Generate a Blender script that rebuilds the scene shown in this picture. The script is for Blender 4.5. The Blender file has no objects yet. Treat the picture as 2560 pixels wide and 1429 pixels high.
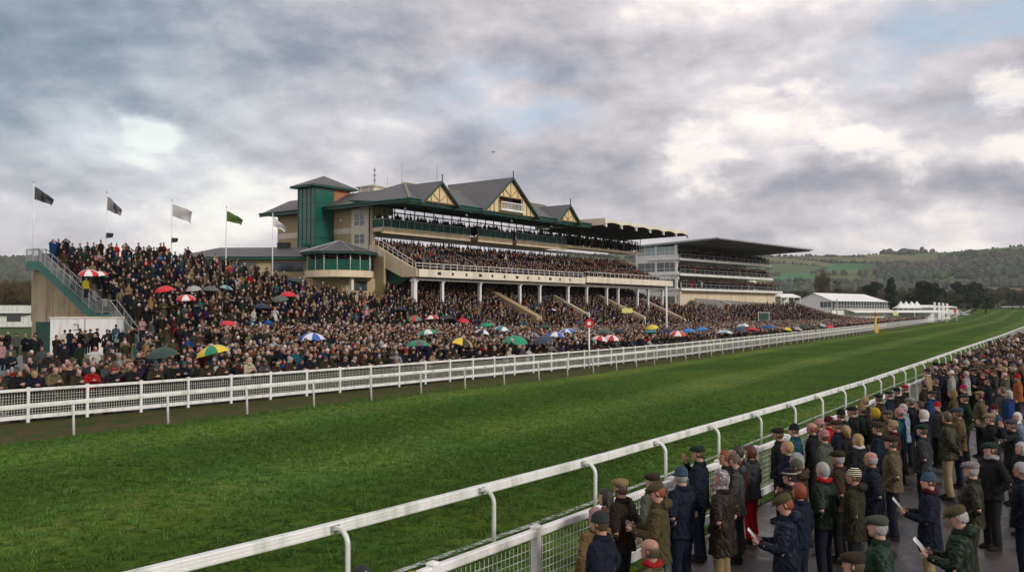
# A packed racecourse seen from an embankment: turf between white rails, terraces and grandstands, far hills
SKY_STRENGTH = 1.0
EXPOSURE = .25
HAZE = .0001
MASSES = [(100, 170, 620, 230, -.36), (480, 180, 260, 150, .05), (850, 90, 330, 120, -.32), (1250, 50, 380, 130, -.34), (1480, 160, 220, 90, -.24), (1760, 60, 200, 90, .14), (2050, 70, 350, 60, -.05), (340, 310, 260, 120, .20), (250, 380, 300, 60, .10), (500, 340, 120, 90, -.10), (650, 260, 90, 40, .15),
          (300, 460, 400, 55, -.14), (620, 520, 420, 80, .22), (60, 590, 300, 60, -.12), (1300, 250, 260, 90, .16), (1120, 370, 170, 60, -.26), (800, 400, 170, 50, -.2), (1480, 420, 200, 80, -.22), (1740, 410, 260, 120, .16), (2010, 250, 330, 130, .20), (2200, 370, 260, 90, .10), (2380, 440, 400, 45, -.34), (2000, 480, 500, 50, -.22), (2350, 300, 140, 90, -.16), (2300, 590, 600, 40, .10), (1500, 540, 500, 50, .05), (1900, 560, 300, 30, -.14)]
PUFFS = [(345, 300, 150, 90), (1745, 415, 200, 95), (2200, 372, 210, 75), (2520, 205, 120, 90), (2550, 350, 140, 60), (2030, 250, 200, 60)]
import bpy, math, random
import numpy as np
from mathutils import Vector, Matrix, noise as mnoise
random.seed(7); rng = np.random.default_rng(7)
scene = bpy.context.scene
COL = scene.collection
R = math.radians
PI = math.pi
# ------------------------------------------------------------------ camera model
FPX, CX, CY, HOR, CAMZ = 2180., 1280., 714.5, 775., 4.0
PITCH = math.atan((HOR-CY)/FPX)
def ray(x, y):
    a = (x-CX)/FPX; b = -(y-CY)/FPX
    return (a, math.cos(PITCH)-math.sin(PITCH)*b, math.sin(PITCH)+math.cos(PITCH)*b)
def on_ground(x, y, z=0.):
    d = ray(x, y); k = (z-CAMZ)/d[2]; return (d[0]*k, d[1]*k)
def at(x, y, D):
    d = ray(x, y); k = D/d[1]; return (d[0]*k, D, CAMZ+d[2]*k)
def project(X, Y, Z):
    z = Z-CAMZ; yy = math.cos(PITCH)*Y+math.sin(PITCH)*z; zz = -math.sin(PITCH)*Y+math.cos(PITCH)*z
    yy = max(yy, 1e-3)
    return CX+FPX*X/yy, CY-FPX*zz/yy
class Frame:
    """plan frame: s runs along a front, t runs back from it"""
    def __init__(self, X, Y, deg):
        t = R(deg); self.X, self.Y, self.deg = X, Y, deg
        self.u = (math.sin(t), math.cos(t)); self.v = (-math.cos(t), math.sin(t))
        self.rz = PI/2-t
    def w(self, s, t, z=0.):
        return (self.X+s*self.u[0]+t*self.v[0], self.Y+s*self.u[1]+t*self.v[1], z)
    def inv(self, X, Y):
        X -= self.X; Y -= self.Y
        return X*self.u[0]+Y*self.u[1], X*self.v[0]+Y*self.v[1]
UV = Frame(0, 0, 31.5)
F1 = Frame(-11.0, 100, 38)
F2 = Frame(35.6, 185, 43)
# ------------------------------------------------------------------ objects
def tag(o, label=None, cat=None, group=None, kind=None):
    if label: o['label'] = label
    if cat: o['category'] = cat
    if group: o['group'] = group
    if kind: o['kind'] = kind
    return o
def empty(name, loc, rz=0., parent=None):
    o = bpy.data.objects.new(name, None); COL.objects.link(o); o.location = loc; o.rotation_euler = (0, 0, rz)
    o.empty_display_size = .2
    if parent: o.parent = parent
    return o
class MB:
    def __init__(self): self.v = []; self.f = []; self.sm = []; self.mi = []; self.cur = 0
    def add(self, vs, fs, smooth=False):
        b = len(self.v); self.v.extend([tuple(p) for p in vs])
        for q in fs: self.f.append(tuple(i+b for i in q)); self.sm.append(smooth); self.mi.append(self.cur)
        return self
    def box(self, x0, x1, y0, y1, z0, z1):
        return self.add([(x0,y0,z0),(x1,y0,z0),(x1,y1,z0),(x0,y1,z0),(x0,y0,z1),(x1,y0,z1),(x1,y1,z1),(x0,y1,z1)],
                        [(0,3,2,1),(4,5,6,7),(0,1,5,4),(1,2,6,5),(2,3,7,6),(3,0,4,7)])
    def prism(self, pts, ext):
        """extrude the closed polygon pts by the vector ext"""
        n = len(pts); q = [tuple(Vector(p)+Vector(ext)) for p in pts]
        return self.add(list(pts)+q, [tuple(range(n))[::-1], tuple(range(n, 2*n))]+[(i, (i+1) % n, n+(i+1) % n, n+i) for i in range(n)])
    def bar(self, p, q, w=.05, h=None, up=(0, 0, 1)):
        h = h or w; p = Vector(p); q = Vector(q); d = (q-p).normalized(); up = Vector(up)
        if abs(d.dot(up)) > .98: up = Vector((1, 0, 0))
        s = d.cross(up).normalized()*w/2; t = s.cross(d).normalized()*h/2
        c = [-s-t, s-t, s+t, -s+t]
        return self.add([p+k for k in c]+[q+k for k in c], [(3,2,1,0),(4,5,6,7),(0,1,5,4),(1,2,6,5),(2,3,7,6),(3,0,4,7)])
    def tube(self, pts, rad, n=8, caps=True, smooth=True, flat=1.):
        pts = [Vector(p) for p in pts]; m = len(pts)
        if not hasattr(rad, '__len__'): rad = [rad]*m
        vs = []; prev = None
        for i, p in enumerate(pts):
            d = (pts[min(i+1, m-1)]-pts[max(i-1, 0)]).normalized()
            if prev is None:
                a = Vector((0, 0, 1)) if abs(d.z) < .9 else Vector((1, 0, 0))
                s = d.cross(a).normalized()
            else:
                s = (prev-d*prev.dot(d)).normalized()
            prev = s; t = d.cross(s)
            for k in range(n):
                A = 2*PI*k/n; vs.append(p+(s*math.cos(A)+t*math.sin(A)*flat)*rad[i])
        fs = [(i*n+k, i*n+(k+1) % n, (i+1)*n+(k+1) % n, (i+1)*n+k) for i in range(m-1) for k in range(n)]
        if caps: fs += [tuple(range(n))[::-1], tuple(range((m-1)*n, m*n))]
        return self.add(vs, fs, smooth)
    def loft(self, rings, n=16, smooth=True, p=2.):
        """rings: (z, rx, ry, cx, cy) superellipse sections, closed top and bottom"""
        vs = []
        for z, rx, ry, cx, cy in rings:
            for k in range(n):
                A = 2*PI*k/n; c, s = math.cos(A), math.sin(A)
                vs.append((cx+rx*math.copysign(abs(c)**(2/p), c), cy+ry*math.copysign(abs(s)**(2/p), s), z))
        m = len(rings)
        fs = [(i*n+k, i*n+(k+1) % n, (i+1)*n+(k+1) % n, (i+1)*n+k) for i in range(m-1) for k in range(n)]
        fs += [tuple(range(n))[::-1], tuple(range((m-1)*n, m*n))]
        return self.add(vs, fs, smooth)
    def ball(self, c, r, nu=12, nv=8):
        rx, ry, rz = r if hasattr(r, '__len__') else (r, r, r)
        vs = [(c[0], c[1], c[2]-rz)]
        for j in range(1, nv):
            B = -PI/2+PI*j/nv
            for k in range(nu):
                A = 2*PI*k/nu; vs.append((c[0]+rx*math.cos(A)*math.cos(B), c[1]+ry*math.sin(A)*math.cos(B), c[2]+rz*math.sin(B)))
        vs.append((c[0], c[1], c[2]+rz)); L = len(vs)-1
        fs = [(0, 1+(k+1) % nu, 1+k) for k in range(nu)]
        fs += [(1+j*nu+k, 1+j*nu+(k+1) % nu, 1+(j+1)*nu+(k+1) % nu, 1+(j+1)*nu+k) for j in range(nv-2) for k in range(nu)]
        fs += [(L, 1+(nv-2)*nu+k, 1+(nv-2)*nu+(k+1) % nu) for k in range(nu)]
        return self.add(vs, fs, True)
    def mesh(self, name, mats=()):
        me = bpy.data.meshes.new(name); me.from_pydata([tuple(p) for p in self.v], [], self.f)
        me.polygons.foreach_set('use_smooth', self.sm); me.polygons.foreach_set('material_index', self.mi)
        for m in (mats if isinstance(mats, (list, tuple)) else [mats]): me.materials.append(m)
        me.update(); return me
    def build(self, name, mats, parent=None, loc=(0, 0, 0), rz=0.):
        o = bpy.data.objects.new(name, self.mesh(name, mats)); COL.objects.link(o)
        o.location = loc; o.rotation_euler = (0, 0, rz)
        if parent: o.parent = parent
        return o
def link_mesh(name, me, parent=None, loc=(0, 0, 0), rz=0., color=None):
    o = bpy.data.objects.new(name, me); COL.objects.link(o); o.location = loc; o.rotation_euler = (0, 0, rz)
    if parent: o.parent = parent
    if color: o.color = (*color, 1)
    return o
def np_mesh(name, V, Q, mats, colors=None, smooth=True, fmi=None):
    """V (n,3); Q (m,k) faces of one size k or list of such arrays"""
    Qs = Q if isinstance(Q, list) else [Q]
    me = bpy.data.meshes.new(name); me.vertices.add(len(V)); me.vertices.foreach_set('co', np.ascontiguousarray(V, np.float32).ravel())
    loops = np.concatenate([q.ravel() for q in Qs]).astype(np.int32); nf = sum(len(q) for q in Qs)
    tot = np.concatenate([np.full(len(q), q.shape[1], np.int32) for q in Qs]); st = np.zeros(nf, np.int32); st[1:] = np.cumsum(tot)[:-1]
    me.loops.add(len(loops)); me.loops.foreach_set('vertex_index', loops)
    me.polygons.add(nf); me.polygons.foreach_set('loop_start', st); me.polygons.foreach_set('loop_total', tot)
    me.polygons.foreach_set('use_smooth', np.full(nf, smooth))
    if fmi is not None: me.polygons.foreach_set('material_index', fmi.astype(np.int32))
    for m in (mats if isinstance(mats, (list, tuple)) else [mats]): me.materials.append(m)
    if colors is not None:
        ca = me.color_attributes.new('Col', 'FLOAT_COLOR', 'POINT')
        c = np.ones((len(V), 4), np.float32); c[:, :3] = colors; ca.data.foreach_set('color', c.ravel())
    me.update(calc_edges=True); return me
# ------------------------------------------------------------------ materials
class NT:
    def __init__(self, tree): self.t = tree; self.n = tree.nodes; self.l = tree.links
    def node(self, typ, **kw):
        n = self.n.new(typ)
        for k, v in kw.items():
            if k.startswith('i_'): n.inputs[int(k[2:]) if k[2:].isdigit() else k[2:].replace('_', ' ')].default_value = v
            else: setattr(n, k, v)
        return n
    def link(self, a, b): self.l.new(a, b)
    def math(self, op, a, b=None, c=None, clamp=False):
        n = self.n.new('ShaderNodeMath'); n.operation = op; n.use_clamp = clamp
        for i, x in enumerate((a, b, c)):
            if x is None: continue
            if isinstance(x, (int, float)): n.inputs[i].default_value = x
            else: self.l.new(x, n.inputs[i])
        return n.outputs[0]
    def mix(self, fac, a, b, mode='MIX'):
        n = self.n.new('ShaderNodeMix'); n.data_type = 'RGBA'; n.blend_type = mode
        for i, x in ((0, fac), (6, a), (7, b)):
            if isinstance(x, (int, float)): n.inputs[i].default_value = x
            elif isinstance(x, tuple): n.inputs[i].default_value = (*x, 1) if len(x) == 3 else x
            else: self.l.new(x, n.inputs[i])
        return n.outputs[2]
    def noise(self, co, scale, detail=4, rough=.55, dist=0.):
        n = self.n.new('ShaderNodeTexNoise'); n.inputs['Scale'].default_value = scale; n.inputs['Detail'].default_value = detail
        n.inputs['Roughness'].default_value = rough; n.inputs['Distortion'].default_value = dist
        if co is not None: self.l.new(co, n.inputs['Vector'])
        return n.outputs[0]
    def ramp(self, fac, stops, interp='LINEAR'):
        n = self.n.new('ShaderNodeValToRGB'); cr = n.color_ramp; cr.interpolation = interp
        while len(cr.elements) < len(stops): cr.elements.new(.5)
        for e, (p, c) in zip(cr.elements, stops):
            e.position = p; e.color = (*c, 1) if hasattr(c, '__len__') else (c, c, c, 1)
        self.l.new(fac, n.inputs[0]); return n.outputs[0]
    def mapping(self, co, scale=(1, 1, 1), rot=(0, 0, 0)):
        n = self.n.new('ShaderNodeMapping'); n.inputs['Scale'].default_value = scale; n.inputs['Rotation'].default_value = rot
        self.l.new(co, n.inputs['Vector']); return n.outputs[0]
def new_mat(name):
    m = bpy.data.materials.new(name); m.use_nodes = True; nt = NT(m.node_tree)
    b = m.node_tree.nodes['Principled BSDF']; return m, nt, b
def simple(name, col, rough=.6, var=.12, scale=3., bump=0., bscale=40., metal=0., spec=.5, world=True, stain=None):
    """plain surface with uneven colour, wear and a fine bump"""
    m, nt, b = new_mat(name)
    co = nt.node('ShaderNodeNewGeometry').outputs['Position'] if world else nt.node('ShaderNodeTexCoord').outputs['Object']
    n1 = nt.noise(co, scale, 6, .6)
    f = nt.ramp(n1, [(.3, 0.), (.7, 1.)])
    c = nt.mix(f, tuple(x*(1-var) for x in col), tuple(min(1, x*(1+var)) for x in col))
    if stain:
        s = nt.noise(nt.mapping(co, (1.2, 1.2, .12)), stain[1], 5, .6)
        c = nt.mix(nt.ramp(s, [(.48, 0.), (.68, .8)]), c, stain[0])
    nt.link(c, b.inputs['Base Color']); b.inputs['Roughness'].default_value = rough; b.inputs['Metallic'].default_value = metal
    b.inputs['Specular IOR Level'].default_value = spec
    if bump:
        bn = nt.node('ShaderNodeBump', i_Strength=bump); bn.inputs['Distance'].default_value = .02
        nt.link(nt.noise(co, bscale, 4), bn.inputs['Height']); nt.link(bn.outputs[0], b.inputs['Normal'])
    return m
def cloth_mat(name, scale=60., bump=.35, rough=.85, attr=False, tweed=0.):
    """woven cloth; the colour is the object's own colour (or the mesh colour attribute)"""
    m, nt, b = new_mat(name)
    co = nt.node('ShaderNodeTexCoord').outputs['Object']
    col = nt.node('ShaderNodeAttribute', attribute_name='Col').outputs['Color'] if attr else nt.node('ShaderNodeObjectInfo').outputs['Color']
    n1 = nt.noise(co, 5., 5, .6)
    c = nt.mix(nt.ramp(n1, [(.3, .0), (.7, 1.)]), nt.mix(1., col, (.78, .78, .78), 'MULTIPLY'), nt.mix(1., col, (1.2, 1.2, 1.2), 'MULTIPLY'))
    if tweed:
        c = nt.mix(nt.math('MULTIPLY', nt.ramp(nt.noise(co, 160., 2), [(.45, 0.), (.6, 1.)]), tweed), c, (.02, .018, .012))
    if not attr:
        sp = nt.node('ShaderNodeSeparateXYZ'); nt.link(co, sp.inputs[0]); line = lambda o_, v_, w_: nt.math('LESS_THAN', nt.math('ABSOLUTE', nt.math('SUBTRACT', o_, v_)), w_)
        torso = nt.math('LESS_THAN', nt.math('ABSOLUTE', sp.outputs[0]), .15)
        seam = nt.math('MAXIMUM', line(sp.outputs[0], 0., .005), nt.math('MULTIPLY', torso, nt.math('MAXIMUM', line(sp.outputs[2], 1.35, .005), line(sp.outputs[2], 1.02, .005))))
        c = nt.mix(nt.math('MULTIPLY', seam, .55), c, (.004, .004, .004))
    nt.link(c, b.inputs['Base Color']); b.inputs['Roughness'].default_value = rough; b.inputs['Specular IOR Level'].default_value = .1 if attr else .2
    if bump:
        h = nt.math('ADD', nt.noise(nt.mapping(co, (1, 1, .45)), 14., 4, .5, .6), nt.math('MULTIPLY', nt.noise(co, scale, 2), .15))
        bn = nt.node('ShaderNodeBump', i_Strength=bump); bn.inputs['Distance'].default_value = .03
        nt.link(h, bn.inputs['Height']); nt.link(bn.outputs[0], b.inputs['Normal'])
    return m
M = {}
M['white'] = simple('white_paint', (.78, .77, .74), .42, .06, 2.5, .08, 25, stain=((.5, .5, .42), 2.2))
M['white_plastic'] = simple('white_rail_plastic', (.80, .80, .76), .3, .06, 3., .05, 20, stain=((.40, .43, .33), 2.2))
M['wire'] = simple('galvanised_wire', (.62, .64, .55), .45, .1, 5.)
M['cream'] = simple('cream_render', (.70, .58, .40), .8, .09, .5, .1, 12, stain=((.50, .42, .28), .8))
M['cream_light'] = simple('pale_render', (.74, .67, .52), .8, .06, .5, .1, 12, stain=((.5, .46, .36), .7))
M['green_paint'] = simple('dark_green_paint', (.012, .07, .05), .45, .15, 1., .05, 10)
M['green_soffit'] = simple('green_soffit_board', (.012, .07, .045), .6, .15, 1.)
M['green_stair'] = simple('worn_green_steel', (.05, .17, .14), .6, .25, 1.4, .1, 12)
M['grey_steel'] = simple('galvanised_steel', (.36, .38, .37), .4, .12, 3., metal=.4)
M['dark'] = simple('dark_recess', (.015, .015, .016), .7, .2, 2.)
M['black'] = simple('black_metal', (.02, .02, .022), .5, .2, 4.)
M['tan_wall'] = simple('tan_parapet_render', (.40, .29, .16), .85, .1, .8, .1, 12)
M['red'] = simple('red_paint', (.62, .015, .02), .4, .08, 3.)
M['yellow'] = simple('yellow_paint', (.78, .42, .03), .5, .08, 3.)
M['lime'] = simple('pale_yellow_board', (.72, .72, .22), .6, .08, 3.)
M['marquee'] = simple('marquee_canvas', (.82, .81, .78), .55, .04, .3, .05, 3)
M['orange_brick'] = simple('orange_brick', (.38, .15, .07), .85, .15, 2.)
M['step'] = simple('concrete_step', (.22, .21, .19), .85, .2, 1., .1, 12)
M['glass_dark'] = simple('dark_window_glass', (.05, .06, .07), .08, .2, .4, spec=.8)
M['glass_pale'] = simple('pale_window_glass', (.25, .36, .36), .1, .2, .3, spec=.8)
M['white_wall'] = simple('white_back_wall', (.75, .74, .72), .7, .06, .4)
M['wood_timber'] = simple('brown_timber', (.30, .21, .10), .7, .2, 2.)
M['gable'] = simple('yellow_gable_render', (.72, .57, .30), .8, .08, .8)
def green_glass():
    m, nt, b = new_mat('green_tinted_glass')
    co = nt.node('ShaderNodeNewGeometry').outputs['Position']
    nt.link(nt.mix(nt.noise(co, .5, 3), (.006, .07, .045), (.012, .12, .08)), b.inputs['Base Color'])
    b.inputs['Roughness'].default_value = .35; b.inputs['Alpha'].default_value = .88; b.inputs['Specular IOR Level'].default_value = .2
    return m
M['green_glass'] = green_glass()
def tower_glass():
    m, nt, b = new_mat('green_curtain_wall')
    co = nt.node('ShaderNodeTexCoord').outputs['Object']
    nt.link(nt.mix(nt.ramp(nt.noise(co, .45, 4), [(.35, 0.), (.65, 1.)]), (.008, .085, .062), (.016, .135, .10)), b.inputs['Base Color'])
    b.inputs['Roughness'].default_value = .16
    return m
M['tower_glass'] = tower_glass()
def slate():
    m, nt, b = new_mat('slate_roof')
    co = nt.node('ShaderNodeNewGeometry').outputs['Position']
    br = nt.node('ShaderNodeTexBrick', i_Scale=1.); br.inputs['Mortar Size'].default_value = .02
    br.inputs['Brick Width'].default_value = .5; br.inputs['Row Height'].default_value = .22
    br.inputs['Color1'].default_value = (.125, .12, .125, 1); br.inputs['Color2'].default_value = (.09, .087, .092, 1); br.inputs['Mortar'].default_value = (.05, .05, .05, 1)
    sep = nt.node('ShaderNodeSeparateXYZ'); nt.link(nt.mapping(co, (1, 1, 1), (0, 0, R(52))), sep.inputs[0])
    cmb = nt.node('ShaderNodeCombineXYZ'); nt.link(nt.math('ADD', sep.outputs[0], sep.outputs[1]), cmb.inputs[0]); nt.link(nt.math('MULTIPLY', sep.outputs[2], 2.), cmb.inputs[1])
    nt.link(cmb.outputs[0], br.inputs['Vector'])
    c = nt.mix(nt.ramp(nt.noise(co, .5, 6, .65), [(.52, 0.), (.72, .6)]), br.outputs[0], (.13, .125, .07))
    nt.link(c, b.inputs['Base Color']); b.inputs['Roughness'].default_value = .55
    return m
M['slate'] = slate()
def brick():
    m, nt, b = new_mat('buff_brick')
    co = nt.node('ShaderNodeTexCoord').outputs['Object']
    sep = nt.node('ShaderNodeSeparateXYZ'); nt.link(co, sep.inputs[0])
    cmb = nt.node('ShaderNodeCombineXYZ'); nt.link(nt.math('ADD', sep.outputs[0], sep.outputs[1]), cmb.inputs[0]); nt.link(sep.outputs[2], cmb.inputs[1])
    br = nt.node('ShaderNodeTexBrick', i_Scale=1.); br.inputs['Mortar Size'].default_value = .012
    br.inputs['Brick Width'].default_value = .23; br.inputs['Row Height'].default_value = .075
    br.inputs['Color1'].default_value = (.54, .41, .20, 1); br.inputs['Color2'].default_value = (.45, .33, .16, 1); br.inputs['Mortar'].default_value = (.40, .35, .25, 1)
    nt.link(cmb.outputs[0], br.inputs['Vector'])
    c = nt.mix(nt.ramp(nt.noise(co, .35, 5, .6), [(.45, 0.), (.8, .4)]), br.outputs[0], (.30, .23, .13))
    nt.link(c, b.inputs['Base Color']); b.inputs['Roughness'].default_value = .85
    return m
M['brick'] = brick()
def concrete():
    m, nt, b = new_mat('stained_concrete')
    co = nt.node('ShaderNodeTexCoord').outputs['Object']
    c = nt.mix(nt.ramp(nt.noise(co, .5, 6, .62), [(.3, 0.), (.7, 1.)]), (.34, .27, .15), (.52, .43, .27))
    s = nt.noise(nt.mapping(co, (1.6, 1.6, .1)), 1.3, 5, .65)
    c = nt.mix(nt.ramp(s, [(.56, 0.), (.66, .7)]), c, (.15, .11, .07))
    c = nt.mix(nt.ramp(nt.noise(co, 1.4, 5, .7), [(.6, 0.), (.72, .6)]), c, (.45, .41, .32))
    nt.link(c, b.inputs['Base Color']); b.inputs['Roughness'].default_value = .9
    bn = nt.node('ShaderNodeBump', i_Strength=.3); bn.inputs['Distance'].default_value = .05
    nt.link(nt.noise(co, 3., 6), bn.inputs['Height']); nt.link(bn.outputs[0], b.inputs['Normal'])
    return m
M['concrete'] = concrete()
M['cloth'] = cloth_mat('coat_cloth'); M['tweed'] = cloth_mat('tweed_cloth', tweed=.45); M['knit'] = cloth_mat('knitted_wool', 120., .5)
M['wax'] = cloth_mat('waxed_cotton', 50., .45, .5); M['crowd'] = cloth_mat('crowd_cloth_and_skin', bump=0, attr=True, rough=.8)
def skin_mat():
    m, nt, b = new_mat('skin')
    col = nt.mix(1., nt.node('ShaderNodeObjectInfo').outputs['Color'], nt.node('ShaderNodeAttribute', attribute_name='Col').outputs['Color'], 'MULTIPLY')
    nt.link(col, b.inputs['Base Color']); b.inputs['Roughness'].default_value = .5
    b.inputs['Subsurface Weight'].default_value = .08; b.inputs['Subsurface Radius'].default_value = (.02, .008, .004)
    return m
M['skin'] = skin_mat()
def hair_mat():
    m, nt, b = new_mat('hair')
    co = nt.node('ShaderNodeTexCoord').outputs['Object']; c0 = nt.node('ShaderNodeObjectInfo').outputs['Color']
    n = nt.noise(nt.mapping(co, (90, 90, 12)), 1.5, 4, .6)
    nt.link(nt.mix(nt.ramp(n, [(.35, 0.), (.65, 1.)]), nt.mix(1., c0, (.55, .55, .55), 'MULTIPLY'), nt.mix(1., c0, (1.3, 1.3, 1.3), 'MULTIPLY')), b.inputs['Base Color'])
    bn = nt.node('ShaderNodeBump', i_Strength=.6); bn.inputs['Distance'].default_value = .01
    nt.link(n, bn.inputs['Height']); nt.link(bn.outputs[0], b.inputs['Normal']); b.inputs['Roughness'].default_value = .55
    return m
M['hair'] = hair_mat()
def stripe_mat(name, stops, per):
    m, nt, b = new_mat(name); co = nt.node('ShaderNodeTexCoord').outputs['Object']
    sep = nt.node('ShaderNodeSeparateXYZ'); nt.link(co, sep.inputs[0])
    f = nt.math('FRACT', nt.math('MULTIPLY', sep.outputs[2], per))
    nt.link(nt.ramp(f, stops, 'CONSTANT'), b.inputs['Base Color']); b.inputs['Roughness'].default_value = .9
    return m
M['stripe_red'] = stripe_mat('red_and_white_knit', [(0, (.22, .01, .02)), (.62, (.7, .62, .6)), (.82, (.22, .01, .02))], 42)
M['stripe_yellow'] = stripe_mat('navy_and_yellow_knit', [(0, (.01, .01, .02)), (.6, (.55, .48, .12)), (.8, (.75, .73, .66))], 36)
def check_mat():
    m, nt, b = new_mat('checked_wool'); co = nt.node('ShaderNodeTexCoord').outputs['Object']
    ck = nt.node('ShaderNodeTexChecker', i_Scale=55.); ck.inputs['Color1'].default_value = (.34, .30, .28, 1); ck.inputs['Color2'].default_value = (.06, .055, .06, 1)
    nt.link(co, ck.inputs['Vector']); nt.link(ck.outputs[0], b.inputs['Base Color']); b.inputs['Roughness'].default_value = .9
    return m
M['check'] = check_mat()
def print_mat():
    m, nt, b = new_mat('patterned_silk'); co = nt.node('ShaderNodeTexCoord').outputs['Object']
    n = nt.noise(co, 26., 3, .5, 1.5)
    nt.link(nt.ramp(n, [(.0, (.72, .68, .66)), (.55, (.03, .025, .03)), (.6, (.55, .44, .42)), (.7, (.75, .7, .68))]), b.inputs['Base Color']); b.inputs['Roughness'].default_value = .5
    return m
M['print'] = print_mat()
# ------------------------------------------------------------------ people: shared shapes
def remeshed(mb, voxel, smooth=2):
    me = mb.mesh('tmp'); o = bpy.data.objects.new('tmp', me); COL.objects.link(o)
    r = o.modifiers.new('r', 'REMESH'); r.mode = 'VOXEL'; r.voxel_size = voxel; r.use_smooth_shade = True
    if smooth:
        s = o.modifiers.new('s', 'SMOOTH'); s.iterations = smooth; s.factor = .5
    dg = bpy.context.evaluated_depsgraph_get(); out = bpy.data.meshes.new_from_object(o.evaluated_get(dg))
    bpy.data.objects.remove(o); bpy.data.meshes.remove(me); return out
def co_of(me):
    a = np.empty(len(me.vertices)*3, np.float32); me.vertices.foreach_get('co', a); return a.reshape(-1, 3)
HZ = 1.63        # head centre above the ground for a 1.75 m figure
def head_rings():
    return [(-.118, .018, .03, 0, .052), (-.105, .038, .045, 0, .045), (-.082, .053, .068, 0, .03), (-.05, .062, .084, 0, .014), (-.02, .067, .092, 0, .006), (.015, .072, .098, 0, .0),
            (.05, .073, .1, 0, -.003), (.08, .064, .09, 0, -.005), (.1, .046, .066, 0, -.006), (.114, .022, .034, 0, -.006)]
ARMS = {  # elbow, wrist (right side x>0), finger direction
    'side': ((.27, -.03, 1.12), (.26, .07, .88), (0, .1, -1)),
    'pocket': ((.31, -.08, 1.13), (.22, .09, .95), (-.5, .5, -.6)),
    'hold': ((.27, .02, 1.12), (.10, .30, 1.16), (-.5, .6, .35)),
    'mouth': ((.26, .17, 1.16), (.075, .22, 1.47), (-.5, .2, .8)),
    'fold': ((.28, .06, 1.13), (.0, .23, 1.17), (-1, .1, .1)),
    'lean': ((.27, .27, 1.12), (.06, .47, 1.22), (-.8, .4, .1)),
    'binocs': ((.27, .2, 1.36), (.075, .20, 1.57), (-.3, .1, .9)),
    'back': ((.30, -.14, 1.12), (.03, -.20, .96), (-.9, -.2, -.2))}
def make_shape(arm_l, arm_r, lean=0., yaw=0., nod=0., hem=.80, fat=1., stance=.10, hood=False, stride=0.):
    """one posed figure: body, coat, trousers, shoes, and the matrix that places hats and hair"""
    ca, sa = math.cos(lean), math.sin(lean)
    def bend(p):
        x, y, z = p
        if z <= .95 or lean == 0: return Vector(p)
        k = min(1, (z-.95)/.25); c = 1-(1-ca)*k; s = sa*k
        return Vector((x, y*c+(z-.95)*s, .95+(z-.95)*c-y*s))
    sh = {}; arms = {}
    for sd, a in ((-1, arm_l), (1, arm_r)):
        e, w, f = ARMS[a]; fold = .02 if (a == 'fold' and sd > 0) else 0
        S = bend((sd*.172*fat**.5, 0, 1.405)); E = Vector((sd*e[0]*fat**.3, e[1], e[2])); W = Vector((sd*w[0], w[1]+fold, w[2]+fold*1.5)); Fd = Vector((sd*f[0], f[1], f[2])).normalized()
        if lean and a != 'lean': E = bend(E); W = bend(W)
        arms[sd] = (S, E, W, Fd)
    NB = bend((0, -.015, 1.45)); HC = bend((0, .015, HZ))
    HM = Matrix.Translation(HC) @ Matrix.Rotation(yaw, 4, 'Z') @ Matrix.Rotation(-nod, 4, 'X') @ Matrix.Scale(.94, 4)
    hips = {sd: Vector((sd*.09, 0, .9)) for sd in (-1, 1)}
    ank = {sd: Vector((sd*stance, sd*stride-.02, .09)) for sd in (-1, 1)}
    kn = {sd: (hips[sd]+ank[sd])/2+Vector((0, .03, .0)) for sd in (-1, 1)}
    def ring_torso(mb, rings, n=18, p=2.3):
        vs = []
        for z, rx, ry, cy in rings:
            for k in range(n):
                A = 2*PI*k/n; c, s = math.cos(A), math.sin(A)
                vs.append(bend((rx*math.copysign(abs(c)**(2/p), c), cy+ry*math.copysign(abs(s)**(2/p), s), z)))
        m = len(rings); fs = [(i*n+k, i*n+(k+1) % n, (i+1)*n+(k+1) % n, (i+1)*n+k) for i in range(m-1) for k in range(n)]
        mb.add(vs, fs+[tuple(range(n))[::-1], tuple(range((m-1)*n, m*n))], True)
    sleeve = {}
    # body (skin) -------------------------------------------------
    b = MB()
    ring_torso(b, [(.84, .12, .09, 0), (.95, .14, .10, 0), (1.1, .12, .09, 0), (1.28, .145, .10, 0), (1.4, .14, .08, 0), (1.45, .07, .05, -.01)])
    b.tube([bend((0, -.02, 1.40)), NB, HC+Vector((0, -.02, -.05))], [.062, .057, .055], 12)
    hb = MB(); hb.loft(head_rings(), 20, p=2.15)
    hb.ball((0, .097, -.012), (.012, .02, .026), 8, 6); hb.ball((0, .104, -.028), (.017, .017, .012), 8, 6)
    hb.ball((0, .086, -.066), (.026, .014, .012), 8, 6); hb.ball((0, .078, .028), (.05, .018, .012), 10, 6); hb.ball((0, .072, -.1), (.024, .02, .016), 8, 6)
    for sx in (-1, 1):
        hb.ball((sx*.074, -.008, -.01), (.011, .021, .034), 8, 6); hb.ball((sx*.038, .07, -.022), (.02, .018, .016), 8, 6)
    b.add([HM @ Vector(v) for v in hb.v], hb.f, True)
    for sd in (-1, 1):
        S, E, W, Fd = arms[sd]
        if (arm_r if sd > 0 else arm_l) == 'pocket': W = W+Vector((-sd*.085, -.085, .03)); arms[sd] = (S, E, W, Fd); sleeve[sd] = W+Vector((sd*.085, .085, -.03))
        b.tube([S, (S+E)/2, E], [.05, .046, .04], 10); b.tube([E, (E+W)/2, W], [.04, .036, .026], 10)
        b.tube([hips[sd], kn[sd], ank[sd]], [.075, .052, .038], 10)
        pal = W+Fd*.085; b.tube([W, W+Fd*.03, pal], [.026, .036, .034], 10, flat=.62)
    body = remeshed(b, .0095, 1)
    # five fingers rooted in each palm
    fb = MB()
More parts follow.
